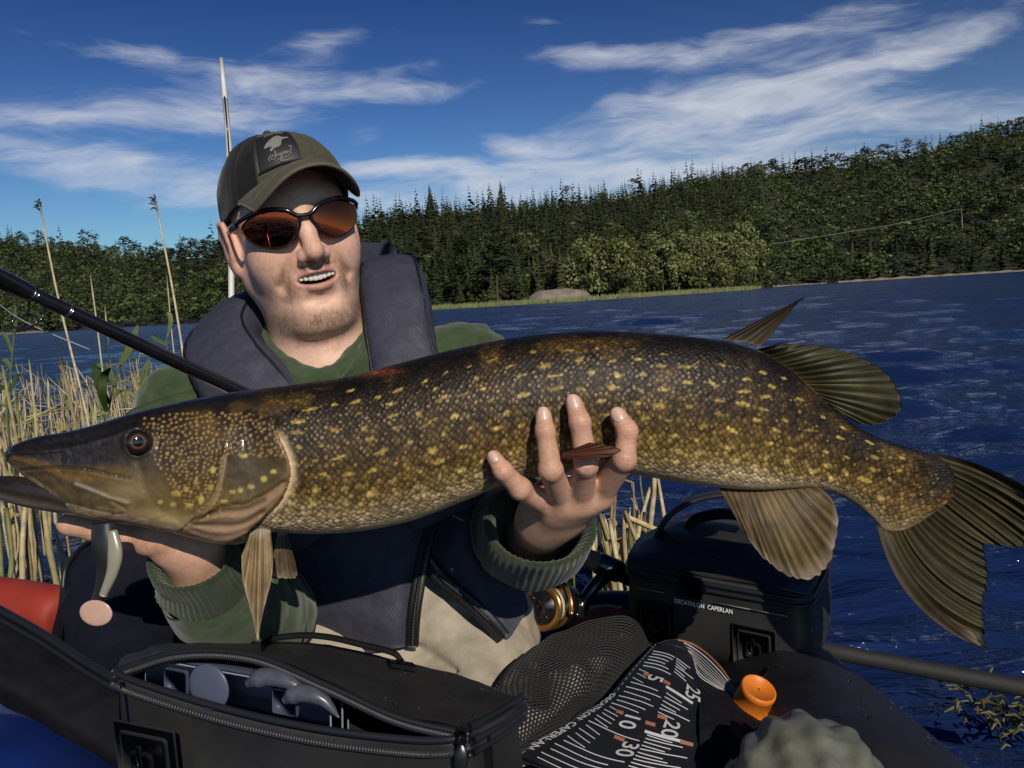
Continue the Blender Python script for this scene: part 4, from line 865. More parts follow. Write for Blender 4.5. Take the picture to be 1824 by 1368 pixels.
qv = np.abs(HVs) * np.array([1, 0, 0]) + HVs * np.array([0, 1, 1]); qv = qv.astype(np.float32)
ul = s_chain(qv, [(0, .1005, -.0572), (.010, .0985, -.0564), (.0195, .0915, -.0572), (.0280, .0825, -.0590)], (.0034, .0036, .0030, .002), .002)
ll = s_chain(qv, [(0, .0975, -.0735), (.011, .0952, -.0716), (.0205, .0895, -.0664), (.0280, .0825, -.0600)], (.0044, .0042, .0034, .002), .002)
C = blend(C, (1 - stepf(np.minimum(ul, ll), .0003, .0022)) * .75, (.40, .165, .135))
cavd = s_ell(HVs, (0, .097, -.0640), (.0255, .021, .0055)); C = blend(C, (cavd < .0008) * (y < .096) * (np.minimum(ul, ll) > .0012), (.05, .012, .010))
hair = bell(np.maximum(0, -.005 - (z - .002)), .02) * (y < -.012) * (z < .02) * (z > -.04) * (ax > .05) * (1 - (ax > .0795)) ; C = blend(C, hair * .75, (.09, .055, .032))
headV, headC = h2w(HV), C
# ---- hands
def fing(lst): return PP([q[:3] for q in lst]).astype(np.float32), [q[3] for q in lst]
RH = dict(  # hand under the belly: little finger, ring, middle, index, thumb behind
 f0=fing([(985, 905, .668, .0109), (926, 870, .622, .0086), (896, 839, .611, .0073), (880, 815, .6125, .0061)]),
 f1=fing([(1003, 893, .656, .0118), (981, 836, .606, .0091), (971, 768, .6035, .0073), (968, 740, .6075, .0065)]),
 f2=fing([(1032, 890, .652, .0118), (1044, 828, .606, .0089), (1033, 752, .6030, .0079), (1022, 718, .6075, .0069)]),
 f3=fing([(1068, 880, .654, .0114), (1112, 818, .607, .0089), (1117, 768, .6055, .0079), (1101, 740, .6085, .0069)]),
 th=fing([(1000, 930, .72, .0157), (1050, 880, .755, .0122), (1075, 820, .762, .0096), (1080, 770, .755, .0079)]))
wr = PP([(970, 926, .708), (954, 950, .79), (930, 960, .92)]).astype(np.float32)
pal = PP([(985, 905, .668), (1003, 893, .656), (1032, 890, .652), (1068, 880, .654)]).astype(np.float32)
belly = PP([(980, 800, .675), (1100, 796, .676)]).astype(np.float32)
def rh_sdf(p):
    d = smin(s_cap(p, wr[0], wr[1], .0245, .027), s_cap(p, wr[1], wr[2], .029, .034), .01)
    for k, r in zip(pal, (.0135, .0150, .0150, .0135)): d = smin(d, s_cap(p, k, wr[0], r, .019), .012)
    d = smin(d, s_ell(p, (pal[1] * .3 + pal[2] * .3 + wr[0] * .4 + fw * .018), (.030, .022, .026)), .014)
    for k in ('f0', 'f1', 'f2', 'f3'):
        pts, r = RH[k]; c = s_chain(p, pts, r, .0032)
        for j, rr_ in zip(pts[1:3], r[1:3]): c = smin(c, np.linalg.norm(p - j, axis=1) - rr_ * 1.0, .003)
        d = smin(d, c, .0045)
    pts, r = RH['th']; d = smin(d, s_chain(p, pts, r, .006), .010); return d
wl = w2h  # noqa
LH = dict(f0=fing([(292, 954, 0.694, .0135), (228, 947, 0.684, .0118), (168, 940, 0.676, .0108), (124, 934, 0.671, .0098)]), f1=fing([(300, 972, 0.706, .0135), (262, 964, 0.692, .0118), (226, 958, 0.680, .0108), (206, 953, 0.684, .0095)]),
          f2=fing([(310, 981, 0.728, .0135), (262, 968, 0.728, .0115), (215, 951, 0.721, .0105), (190, 941, 0.716, .009)]), th=fing([(330, 971, 0.716, .018), (300, 926, 0.731, .014), (270, 876, 0.731, .011), (250, 846, 0.724, .009)]))
wl0 = PP([(345, 975, .722), (362, 1005, .738), (392, 1060, .79)]).astype(np.float32)
def lh_sdf(p):
    d = smin(s_cap(p, wl0[0], wl0[1], .027, .028), s_cap(p, wl0[1], wl0[2], .028, .033), .01)
    for k in ('f0', 'f1', 'f2'):
        pts, r = LH[k]; d = smin(d, s_cap(p, pts[0], wl0[0], r[0] * 1.15, .022), .014); c = s_chain(p, pts, r, .0032)
        for j, rr_ in zip(pts[1:3], r[1:3]): c = smin(c, np.linalg.norm(p - j, axis=1) - rr_ * 1.0, .003)
        d = smin(d, c, .004)
    pts, r = LH['th']; return smin(d, s_chain(p, pts, r, .006), .010)
def hand(sdf, pts, h=.0016):
    a = np.concatenate(pts); V, F = snet(sdf, a.min(0) - .045, a.max(0) + .045, h); V = relax(V, F, 2, .4); return V, F
V1, F1 = hand(rh_sdf, [RH[k][0] for k in RH] + [wr]); V2, F2 = hand(lh_sdf, [LH[k][0] for k in LH] + [wl0])
def hand_col(V, H):
    C = skin_base(len(V)) * np.array([.80, .745, .69]); C *= (0.82 + .36 * vnoise(V, 90, 4, 3))[:, None]; v4 = stepf(vnoise(V, 220, 8, 3), .52, .72)[:, None]; C = C * (1 - .3 * v4) + .3 * v4 * np.array([.44, .22, .15])
    for k in H:
        pts, r = H[k]
        for j in (1, 2): C = blend(C, bell(np.linalg.norm(V - pts[j], axis=1) / (r[j] * 1.25), 1) * .32, (.42, .18, .12))
        for j in (1, 2):
            ax_ = norm(pts[j + 1] - pts[j - 1]); tt_ = (V - pts[j]) @ ax_; m = bell(np.linalg.norm(V - pts[j], axis=1) / (r[j] * 1.4), 1) * np.maximum(0, np.cos(tt_ / .0031 * 2 * np.pi)) ** 3 * (((V - pts[j]) @ norm(EYE - pts[j])) > 0); C = blend(C, m * .38, (.22, .09, .06))
        C = blend(C, bell(np.linalg.norm(V - pts[3], axis=1) / (r[3] * 1.8), 1) * .28, (.46, .21, .15))
    return C
def creases(V, H, F):
    """fine knuckle wrinkles across the fingers"""
    out = V.copy()
    for k in H:
        pts, r = H[k]
        for j in (1, 2):
            ax_ = norm(pts[j + 1] - pts[j - 1]); t = (V - pts[j]) @ ax_; dd = np.linalg.norm(V - pts[j], axis=1); m = bell(dd / (r[j] * 1.5), 1) * (((V - pts[j]) @ norm(EYE - pts[j])) > 0)
            out -= norm(V - pts[j]) * (m * .00075 * np.maximum(0, np.cos(t / .0031 * 2 * np.pi)) ** 2)[:, None]
    return out
V1 = creases(V1, RH, F1); V2 = creases(V2, LH, F2)
# torso and arms, hidden by the clothes
SH_L, SH_R = P(335, 735, 1.0), P(835, 665, 1.0)
EL_L, EL_R = P(440, 1105, .87), P(905, 965, 1.02)
ck = [P(600, 740, 1.02), P(650, 900, 1.03), P(680, 1120, 1.0)]
def torso_sdf(p):
    d = s_cap(p, ck[0], ck[1], .075, .085); d = smin(d, s_cap(p, ck[1], ck[2], .085, .08), .05); d = smin(d, s_cap(p, SH_L, SH_R, .055, .055), .05)
    d = smin(d, s_cap(p, SH_L, EL_L, .048, .036), .03); d = smin(d, s_cap(p, EL_L, wl0[1], .036, .028), .01); d = smin(d, s_cap(p, SH_R, EL_R, .048, .036), .03); d = smin(d, s_cap(p, EL_R, wr[2], .030, .020), .01)
    return d
allp = np.array(ck + [SH_L, SH_R, EL_L, EL_R]); TV, TF = snet(torso_sdf, allp.min(0) - (.25, .45, .35), allp.max(0) + .15, .012, 3)
nh, n1_, n2_ = len(headV), len(V1), len(V2)
BV = np.concatenate([headV, V1, V2, TV]); BF = np.concatenate([HF, F1 + nh, F2 + nh + n1_, TF + nh + n1_ + n2_])
BC = np.concatenate([headC, hand_col(V1, RH), hand_col(V2, LH), skin_base(len(TV))])
m_sk = pmat('skin', attr='Col', rough=.50, spec=.38, sss=.12, var=.13, var_scale=230, bump=.5, bump_scale=800, bump_dist=.0005, rvar=.08)
seat = P(680, 1210, 1.0)
man = thing('person', seat, 'man in dark cap, mirrored sunglasses, green hoodie and navy life vest holding a big fish', 'person')
bodyo = obj('body', (BV, BF), m_sk, man); vcol(bodyo, BC)
m_nail = pmat('fingernail', (.60, .385, .31), .34, spec=.5, var=.08, coat=.3)
def nail(c, axis, w, l, r):
    n = norm(EYE - c); axd = norm(axis - n * (axis @ n)); n = norm(n + axd * .28); axd = norm(axd - n * (axd @ n)); s = np.cross(axd, n); V, F = ball((0, 0, 0), (1, 1, 1), 20, 12)
    V = np.sign(V) * np.abs(V) ** .85; V = np.where(np.abs(V[:, :1]) > 0, V, V); bend = -(V[:, 0] ** 2) * w * .38
    W_ = c + s * (V[:, :1] * w) + axd * (V[:, 1:2] * l) + n * (V[:, 2:] * .0011 + bend[:, None] / 1.0); obj('fingernail', (W_, F), m_nail, bodyo)
for k, (w, l) in zip(('f0', 'f1', 'f2', 'f3'), ((.0041, .0052), (.0050, .0064), (.0053, .0066), (.0052, .0062))):
    pts, r = RH[k]; axd = norm(pts[3] - pts[2]); c = pts[3] + axd * r[3] * .12; c = c + norm(EYE - c) * (r[3] * .93); nail(c, axd, w, l * 1.0, r[3])
# teeth
m_tooth = pmat('tooth_enamel', (.66, .61, .53), .3, spec=.5, coat=.3); tv_, tf_ = [], []; parts = []
for k in range(-4, 4):
    xx = (k + .5) * .0050; yy = .0935 - 15 * xx * xx; wv_ = .0030 if abs(xx) < .006 else .0026; hz = .0048 if abs(xx) < .006 else (.0043 if abs(xx) < .011 else .0038)
    V, F = ball((0, 0, 0), (wv_, .0028, hz), 12, 10); V = np.sign(V) * (np.abs(V) / np.array([wv_, .0028, hz])) ** .45 * np.array([wv_, .0028, hz]) * np.array([.98, .92, .92]); parts.append((h2w(V + (xx, yy + .0015, -.0618 + xx * xx * 5)), F))
obj('teeth', join(*parts), m_tooth, bodyo)
vi = np.where((beard > .25) & (rs.random(len(beard)) < .9))[0]; pk_ = rs.choice(vi, 1900, p=beard[vi] / beard[vi].sum()); hp_ = HV[pk_] + rs.normal(0, .0008, (1900, 3)); nh_ = norm(HV[pk_] - np.array([0, .0, -.06])); dirn = norm(nh_ * .5 + np.array([0, 0, -1.0]) + rs.normal(0, .35, (1900, 3))); ln_ = rs.uniform(.0018, .0042, 1900)[:, None]; sd_v = norm(np.cross(dirn, nh_)) * .00016
hv_ = np.stack([hp_ - sd_v, hp_ + sd_v, hp_ + dirn * ln_ + nh_ * .0006], 1).reshape(-1, 3); st_o = obj('stubble', (h2w(hv_), np.arange(5700).reshape(-1, 3)), pmat('stubble_hair', (.15, .085, .040), .6), bodyo); st_o['kind'] = 'stuff'
# ---- cap
def mk_cap():
    rc = math.radians(-6); cr, sr = math.cos(rc), math.sin(rc)
    def R(l): l = np.asarray(l, float); o = l.copy(); o[..., 0] = l[..., 0] * cr - l[..., 1] * sr; o[..., 1] = l[..., 0] * sr + l[..., 1] * cr; return o
    nth, nv = 144, 40; th = np.linspace(0, 2 * np.pi, nth, endpoint=False); v = np.linspace(0, 1, nv)
    def rim(t): c = np.sin(t); return np.where(c > 0, .018 + .038 * c ** 1.5, .018 - .022 * (-c) ** 1.2)
    def surf(t, vv, grow=0.0):
        z0 = (rim(t) - .026) / .090; s0 = np.arcsin(np.clip(z0, -.6, .9)); ps = s0 + (math.pi / 2 - s0) * vv; e = .80 - .10 * np.maximum(np.sin(t), 0); c = np.cos(ps) ** e
        rx, ry, rz = .0745 + grow, .1010 + grow, .0830 + grow; c = c + .03 * np.maximum(np.sin(t), 0) * np.sin(np.pi * np.clip(vv, 0, 1))
        return np.stack([rx * np.cos(t) * c, -.006 + ry * np.sin(t) * c, .026 + rz * np.sin(ps) * 1.0], -1)
    T, Vv = np.meshgrid(th, v, indexing='ij'); L = surf(T, Vv)
    seam = np.zeros_like(T)
    for k in range(6):
        dd = np.abs((T - math.pi / 2 - k * math.pi / 3 + math.pi) % (2 * math.pi) - math.pi) * np.cos(Vv * math.pi / 2) * .09; seam += bell(dd, .0012) - .5 * bell(dd - .0035, .0012)
    wr_ = (vnoise(L.reshape(-1, 3), 38, 6, 2).reshape(T.shape) - .5) * .0045
    cen = np.array([0, -.006, .026]); L = L + norm(L - cen) * (wr_ - seam * .0009)[..., None]
    inner = surf(th, np.zeros_like(th)) * np.array([.96, .96, 1]) + np.array([0, 0, .0]); inner2 = surf(th, np.full_like(th, .25)) * np.array([.94, .94, 1])
    allL = np.concatenate([R(L).reshape(-1, 3), R(inner), R(inner2)]); F = grid_faces(nth, nv, True, False)[:, ::-1].tolist(); n0 = nth * nv
    for j in range(nth):
        k = (j + 1) % nth; F.append([j * nv, n0 + j, n0 + k, k * nv][::-1]); F.append([n0 + j, n0 + nth + j, n0 + nth + k, n0 + k][::-1])
    o = obj('cap', (h2w(allL), F), m_cap, man)
    deg = np.degrees(T); isfront = (deg > 28) & (deg < 125); Cc = np.where(isfront[..., None], np.array([.060, .058, .033]), np.array([.007, .007, .008])); Cc = np.concatenate([Cc.reshape(-1, 3), np.tile([.012, .012, .012], (2 * nth, 1))]); vcol(o, Cc)
    # brim
    na, nb = 61, 22; a = np.linspace(-1, 1, na); tt = np.linspace(0, 1, nb); ang = math.pi / 2 - a * math.radians(60); A = surf(ang, np.full_like(ang, .02), -.001)
    O = np.stack([.0600 * np.sin(a * 1.50) / math.sin(1.5), .060 + .086 * np.cos(a * 1.42) ** .85, 0.0505 - .036 * (np.abs(np.sin(a * 1.5))) ** 2.2], -1); m1 = stepf(np.abs(a), .86, 1.0)[:, None]; O = O * (1 - m1) + m1 * (A + np.array([0, .006, -.002]))
    B = A[:, None] * (1 - tt[None, :, None]) + O[:, None] * tt[None, :, None]; B[..., 2] += .007 * np.sin(np.pi * tt)[None] * np.cos(a * 1.3)[:, None]
    n = np.array([0, 0, 1.0]); top_ = B + n * .0014; bo = B - n * .0016; Vb = np.concatenate([top_.reshape(-1, 3), bo.reshape(-1, 3)]); n0 = na * nb; F = grid_faces(na, nb); per = list(range(nb)) + [i * nb + nb - 1 for i in range(1, na)] + [(na - 1) * nb + j for j in range(nb - 2, -1, -1)] + [i * nb for i in range(na - 2, 0, -1)]
    Fs = [[per[k], per[k] + n0, per[(k + 1) % len(per)] + n0, per[(k + 1) % len(per)]] for k in range(len(per))]
    ob = obj('brim', (h2w(R(Vb)), F.tolist() + (F[:, ::-1] + n0).tolist() + Fs), m_cap, o)
    st = np.abs(((tt * 9) % 1) - .5) > .44; cb = np.where((st & (tt > .1))[None, :, None], np.array([.115, .10, .062]), np.array([.066, .062, .037])) * np.ones((na, nb, 1)); vcol(ob, np.concatenate([cb.reshape(-1, 3), np.tile([.05, .042, .034], (n0, 1))]))
    obj('brim_edge', tube(h2w(R(spline(O, 60))), .0022, 8), m_edge, o); 
    obj('button', ball(h2w(R(np.array([0, -.006, .1095]))), .006, 12, 8), m_cap2, o)
    # badge on the front, sitting on the crown
    pc = [(-27, 22), (27, 19.5)]; nx, ny = 26, 20; uu = np.linspace(-.36, .36, nx); vq = np.linspace(.10, .60, ny); U_, V_ = np.meshgrid(uu, vq, indexing='ij'); tb = math.pi / 2 + .24 - U_
    S = surf(tb, V_, .0022); S2 = surf(tb, V_, .0002); Vp = np.concatenate([S.reshape(-1, 3), S2.reshape(-1, 3)]); n0 = nx * ny; F = grid_faces(nx, ny); per = list(range(ny)) + [i * ny + ny - 1 for i in range(1, nx)] + [(nx - 1) * ny + j for j in range(ny - 2, -1, -1)] + [i * ny for i in range(nx - 2, 0, -1)]
    Fs = [[per[k], per[k] + n0, per[(k + 1) % len(per)] + n0, per[(k + 1) % len(per)]] for k in range(len(per))]; pat = obj('badge', (h2w(R(Vp)), F.tolist() + (F[:, ::-1] + n0).tolist() + Fs), m_badge, o)
    def bp_(u, v): u = np.asarray(u, float); v = np.asarray(v, float); return h2w(R(surf(math.pi / 2 + .24 - (u * .72 - .36), .10 + .5 * v, .0030)))
    def stroke(pts, r): s = spline(pts, 8 * len(pts)); return tube(bp_(s[:, 0], s[:, 1]), r, 5)
    emb = []
    # a leaping fish over small arched letters, a looping signature beneath
    out = np.array([(.22, .50), (.28, .62), (.40, .72), (.52, .80), (.64, .80), (.72, .72), (.84, .70), (.86, .665), (.74, .66), (.66, .60), (.62, .50), (.56, .44), (.44, .42), (.36, .36), (.34, .42), (.40, .48), (.32, .50)]); c_ = np.array([.52, .62]); dn = 10
    fv = [bp_(*c_)]; es = spline(out, 68, True)
    for q in es: fv.append(bp_(*q))
    lw = lambda k: [bp_(*(c_ + (q - c_) * k)) for q in es]
    ring = lw(.55); emb.append((np.array(fv[:1] + ring + fv[1:]), [[0, 1 + k, 1 + (k + 1) % 68] for k in range(68)] + [[1 + k, 69 + k, 69 + (k + 1) % 68, 1 + (k + 1) % 68] for k in range(68)]))
    emb.append(stroke([(.30, .14), (.27, .20), (.33, .27), (.38, .25), (.32, .19), (.36, .15), (.41, .20), (.44, .36), (.43, .20), (.48, .26), (.50, .19), (.54, .25), (.53, .06), (.50, .10), (.57, .22), (.60, .27), (.61, .20), (.65, .27), (.67, .20), (.70, .27), (.73, .20), (.77, .28), (.82, .36), (.80, .40), (.74, .36)], .0006))
    emb.append(stroke([(.38, .10), (.52, .12), (.66, .13), (.78, .19)], .0004))
    for k in range(12):
        u = .26 + k * .046; v = .90 + .035 * math.sin((u - .26) / .5 * math.pi)
        if k in (6,): continue
        emb.append(stroke([(u, v - .02), (u + .012, v + .025), (u + .026, v - .018)], .00045)); emb.append(stroke([(u + .002, v), (u + .024, v + .002)], .0004))
    obj('badge_emblem', join(*emb), m_emb, o)
    sb = [bp_(*q) for q in [(0.01, .01), (.99, .01), (.99, .99), (.01, .99), (.01, .01)]]
m_cap = pmat('cap_cloth', attr='Col', rough=.85, spec=.2, var=.25, var_scale=140, bump=.3, bump_scale=700, bump_dist=.0006, sheen=.1); m_cap2 = pmat('cap_button_cloth', (.03, .03, .025), .85)
m_edge = pmat('brim_binding', (.105, .088, .060), .85, var=.2, var_scale=300); m_badge = pmat('badge_leather', (.012, .012, .013), .5, bump=.3, bump_scale=500); m_emb = pmat('badge_print', (.17, .17, .155), .7)
mk_cap()
def g2w(l): return h2w(np.asarray(l, float) * np.array([.915, 1, 1]))
# ---- sunglasses
m_frame = pmat('glasses_frame', (.006, .006, .008), .18, spec=.5); m_lens = bpy.data.materials.new('mirror_lens'); m_lens.use_nodes = True; nt = m_lens.node_tree; b = nt.nodes['Principled BSDF']
b.inputs['Metallic'].default_value = 1.0; b.inputs['Roughness'].default_value = .035; oc = nt.nodes.new('ShaderNodeTexCoord').outputs['Object']
lw_ = nt.nodes.new('ShaderNodeLayerWeight'); lw_.inputs[0].default_value = .45; nt.links.new(ramp_n(nt, lw_.outputs['Facing'], [(0, (.42, .060, .020)), (.35, (.50, .10, .022)), (.7, (.55, .24, .03)), (1, (.45, .40, .06))]), b.inputs['Base Color'])
b.inputs['Coat Weight'].default_value = .25; b.inputs['Coat Roughness'].default_value = .02
gl = obj('sunglasses', tube(g2w(spline([(-.0745, .066, .010), (-.066, .080, .0135), (-.045, .0965, .0175), (-.022, .106, .0140), (-.009, .1085, .0060), (0, .1090, .0045), (.009, .1085, .0060), (.022, .106, .0140), (.045, .0965, .0175), (.066, .080, .0135), (.0745, .066, .010)], 90)), .0026, 10), m_frame, man)
LO = np.array([(.0065, .004), (.020, .0118), (.040, .0160), (.058, .0132), (.0700, .0060), (.0690, -.006), (.0590, -.0170), (.043, -.0235), (.028, -.0238), (.0165, -.0160), (.0095, -.0055)])
def lens_y(x, z): return .1085 - 6.6 * x * x - 3.5 * (z - .004) ** 2 * 1.0
for sgn in (-1, 1):
    es = spline(LO, 96, True); cen = np.array([.040, -.003]); V, F = [], []; nr = 14
    for j in range(nr + 1):
        k = j / nr; q = cen + (es - cen) * k
        if j == 0: V.append([[sgn * cen[0], lens_y(cen[0], cen[1]), cen[1]]])
        else: V.append(np.stack([sgn * q[:, 0], lens_y(q[:, 0], q[:, 1]), q[:, 1]], -1))
    V = np.concatenate([np.asarray(v) for v in V]); Vb = V - np.array([0, .0016, 0]); n0 = len(V)
    F = [[0, 1 + k, 1 + (k + 1) % 96] for k in range(96)] + [[1 + (j - 1) * 96 + k, 1 + j * 96 + k, 1 + j * 96 + (k + 1) % 96, 1 + (j - 1) * 96 + (k + 1) % 96] for j in range(1, nr) for k in range(96)]
    if sgn > 0: F = [f[::-1] for f in F]
    Fb = [[i + n0 for i in f[::-1]] for f in F]; r0 = 1 + (nr - 1) * 96; Fs = [[r0 + k, r0 + (k + 1) % 96, n0 + r0 + (k + 1) % 96, n0 + r0 + k] for k in range(96)]
    obj('lens', (g2w(np.concatenate([V, Vb])), F + Fb + Fs), m_lens, gl)
    er_ = np.array([(.0065, .004), (.0085, -.005), (.0165, -.0165), (.024, -.0225)]); er2 = spline(er_, 20); obj('lens_rim', tube(g2w(np.stack([sgn * er2[:, 0], lens_y(er2[:, 0], er2[:, 1]) - .0008, er2[:, 1]], -1)), np.linspace(.0021, .0011, 20), 8), m_frame, gl)
    V, F = ribbon(g2w(spline([(sgn * .0735, .068, .0085), (sgn * .0780, .045, .0080), (sgn * .0800, .010, .0060), (sgn * .0825, -.022, .004)], 24)), HM[2], [.0046] * 12 + [.0030] * 12, .0017, 12); obj('temple_arm', (V, F), m_frame, gl)
    obj('nose_pad', ball(g2w(np.array([sgn * .0095, .103, -.0075])), (.003, .003, .005), 10, 8), m_frame, gl)
# ---- hoodie
m_green = pmat('green_fleece', (.040, .063, .027), .92, spec=.15, var=.35, var_scale=55, bump=.5, bump_scale=520, bump_dist=.0015, sheen=.25)
m_green_d = pmat('green_rib', (.027, .042, .019), .92, spec=.15, var=.3, var_scale=90, bump=.4, bump_scale=420, bump_dist=.0012, sheen=.2)
def hood_sdf(p):
    d = s_cap(p, ck[0], ck[1], .102, .108); d = smin(d, s_cap(p, ck[1], ck[2], .108, .105), .05); d = smin(d, s_cap(p, SH_L, SH_R, .068, .066), .05)
    nw = P(578, 640, .962); d = smax(d, -s_cap(p, P(560, 560, .95), P(590, 700, .93), .070, .060), .015); return d
TV, TF = snet(hood_sdf, allp.min(0) - (.12, .2, .16), allp.max(0) + (.12, .15, .16), .008, 4); TV = relax(TV, TF, 3)
TV = TV + norm(TV - TV.mean(0)) * ((vnoise(TV * np.array([1, 1, .5]), 24, 5, 3) - .5) * .016 - np.abs(vnoise(TV * np.array([1.6, 1, .5]), 30, 8, 2) - .5) * .018)[:, None]
hoodie = obj('hoodie', (TV, TF), m_green, man)
def sleeve(name, pts, mat, parent, seed, n=110, seg=56, ell=1.0, fold=.006):
    pts = np.array(pts, float); s = spline(pts, n); c = cam_pt(s[:, 0], s[:, 1], s[:, 2]); r = s[:, 3]; t, a, b_ = frames(c); th = np.linspace(0, 2 * np.pi, seg, endpoint=False)
    V = c[:, None] + (np.cos(th)[None, :, None] * a[:, None] + np.sin(th)[None, :, None] * b_[:, None]) * r[:, None, None]; N = norm(V - c[:, None])
    L = np.concatenate([[0], np.cumsum(np.linalg.norm(np.diff(c, axis=0), axis=1))]); q = np.stack([np.repeat(L[:, None], seg, 1) * 1.0, np.cos(th)[None] * .035 + 0 * L[:, None], np.sin(th)[None] * .035 + 0 * L[:, None]], -1).reshape(-1, 3)
    w = (vnoise(q * np.array([1.5, .8, .8]), 30, seed, 3) - .5) * fold * 2; w -= np.abs(vnoise(q * np.array([1.8, .7, .7]), 26, seed + 7, 2) - .5) * fold * 1.6
    V = V + N * w.reshape(n, seg, 1); return obj(name, (V.reshape(-1, 3), grid_faces(n, seg, False, True).tolist() + [list(range(seg))[::-1]]), mat, parent)
sleeve('sleeve', [(330, 715, 1.00, .074), (370, 860, .99, .066), (428, 1020, .95, .062), (462, 1085, .89, .061), (438, 1098, .82, .060), (398, 1066, .765, .050), (368, 1030, .735, .043)], m_green, hoodie, 3, fold=.008)
sleeve('sleeve', [(815, 650, .99, .064), (862, 720, 1.03, .064), (885, 840, 1.04, .060), (895, 930, 1.00, .058), (918, 940, .90, .053), (935, 955, .84, .052), (945, 975, .80, .050)], m_green_d, hoodie, 5)
def cuff(name, c0, c1, r0, r1, parent, sq=1.0, tilt=None):
    a = np.array(c1) - np.array(c0); t = norm(a); u = norm(rt - t * (rt @ t)); w = np.cross(u, t); nth = 276; th = np.linspace(0, 2 * np.pi, nth, endpoint=False); prof = [(0, r0), (.25, r0 * 1.03), (.5, r1 * .98), (.8, r1), (.95, r1 * .99), (1.03, r1 * .97), (1.05, r1 * .93), (1.03, r1 * .89), (1.0, r1 * .86), (.8, r1 * .76), (.3, r1 * .72), (-.2, r1 * .68)]
    rs_ = np.random.default_rng(5); V = []
    for k, r in prof:
        rr_ = r * (1 + .012 * np.sin(th * 3 + k * 2) + .02 * np.sin(th * 2 + 1) + (.013 * np.cos(th * 46)) * (0 < k < 1.04) + .03 * np.sin(th * 5 + 3 * k) * (k < .9)); V.append(c0 + a * k + u * (rr_ * np.cos(th))[:, None] + w * (rr_ * sq * np.sin(th))[:, None])
    return obj(name, (np.array(V).reshape(-1, 3), grid_faces(len(prof), nth, False, True)[:, ::-1]), m_green_d, parent)
cuff('cuff', P(945, 985, .795), P(962, 934, .730), .050, .053, hoodie, .80)
cuff('cuff', P(376, 1046, .752), P(340, 990, .708), .044, .0395, hoodie, .9)
# hood rolled round the neck
pts = PP([(488, 600, .985), (494, 640, .945), (520, 672, .917), (566, 684, .905), (612, 672, .912), (642, 630, .945), (652, 585, .99), (640, 545, 1.04), (560, 530, 1.08), (500, 560, 1.04)]); cl = spline(pts, 90, True); clo = np.concatenate([cl, cl[:1]])
V, F = tube(clo, .019, 16, False); V = V + norm(V - np.repeat(clo, 16, 0)) * ((vnoise(V, 45, 3, 3) - .5) * .011)[:, None]; obj('hood', (V, F), m_green, hoodie)
V, F = sheet([[(590, 690, .90), (625, 668, .90), (655, 600, .955)], [(606, 676, .888), (636, 640, .905), (662, 580, .965)], [(622, 640, .885 + .03), (645, 606, .935), (660, 562, .985)]], 18, 18, .006); obj('hood_flap', (V, F), m_green, hoodie)
m_cord = pmat('drawstring', (.11, .13, .06), .8); obj('drawstring', tube(spline(PP([(497, 640, .922), (508, 662, .900), (520, 690, .890), (528, 720, .885)]), 20), .0022, 6), m_cord, hoodie)
# ---- life vest
m_navy = pmat('vest_nylon', (.038, .039, .060), .62, spec=.3, var=.22, var_scale=130, bump=.2, bump_scale=300, bump_dist=.0006, weave=95, rvar=.1)
m_navy_d = pmat('vest_lining', (.012, .013, .020), .75, spec=.25, var=.25, var_scale=80, bump=.3, bump_scale=260); m_zip = pmat('zip_tape', (.008, .008, .010), .45, bump=.4, bump_scale=600)
vest = None
def pad(name, pts, hw, ht, side, parent, seed, e=2.8):
    s = spline(pts, 90); c = cam_pt(s[:, 0], s[:, 1], s[:, 2]); k = np.linspace(0, 1, 90); endr = np.minimum(1, np.sqrt(np.clip(1 - (1 - np.clip(k / .07, 0, 1)) ** 2, 0.02, 1))); W_ = np.interp(k, np.linspace(0, 1, len(hw)), hw) * endr; T_ = np.interp(k, np.linspace(0, 1, len(ht)), ht) * endr
    V, F = ribbon(c, side, W_, T_, 44, e); N = norm(V - np.repeat(c, 44, 0)); V = V + N * ((vnoise(V, 32, seed, 3) - .5) * .008 - np.abs(vnoise(V, 60, seed + 2, 2) - .5) * .004)[:, None]; o = obj(name, (V, F), m_navy, parent); t_ = norm(np.gradient(c, axis=0)); s_ = np.broadcast_to(np.asarray(side, float), c.shape); s_ = norm(s_ - t_ * (s_ * t_).sum(1, keepdims=True)); n_ = np.cross(s_, t_); n_ = n_ * np.sign((n_ * (EYE - c)).sum(1, keepdims=True))
    for q in (-1, 1):
        a_ = math.radians(38); pp = c + s_ * (q * W_ * math.cos(a_) ** (2 / e))[:, None] + n_ * (T_ * math.sin(a_) ** (2 / e) + .0005)[:, None]; obj('seam', tube(pp[5:-5], .0017, 6), m_zip, o if parent is man else parent)
    return o
vest = pad('life_vest', [(470, 552, 1.06), (432, 572, 1.01), (402, 618, .96), (425, 668, .925), (478, 730, .905), (545, 850, .90), (600, 940, .90)], [.038, .046, .048, .049, .054, .060], [.030, .034, .034, .030, .026, .022], rt * .85 + up * .5, man, 2)
pad('collar_pad', [(690, 482, 1.05), (696, 500, 1.005), (706, 555, .968), (716, 620, .945), (732, 700, .928), (765, 840, .91), (800, 920, .905)], [.034, .043, .043, .044, .050, .058], [.024, .030, .030, .028, .026, .022], rt + up * .12, vest, 8)
V, F = ribbon(spline(PP([(470, 560, 1.10), (540, 520, 1.13), (620, 490, 1.13), (690, 490, 1.10)]), 30), up + fw * .1, .045, .02, 24); obj('neck_band', (V, F), m_navy, vest)
wrk = lambda amp, sc, sd: (lambda S, u, v: ((vnoise(S, sc, sd, 3) - .5) * amp).reshape(u.shape))
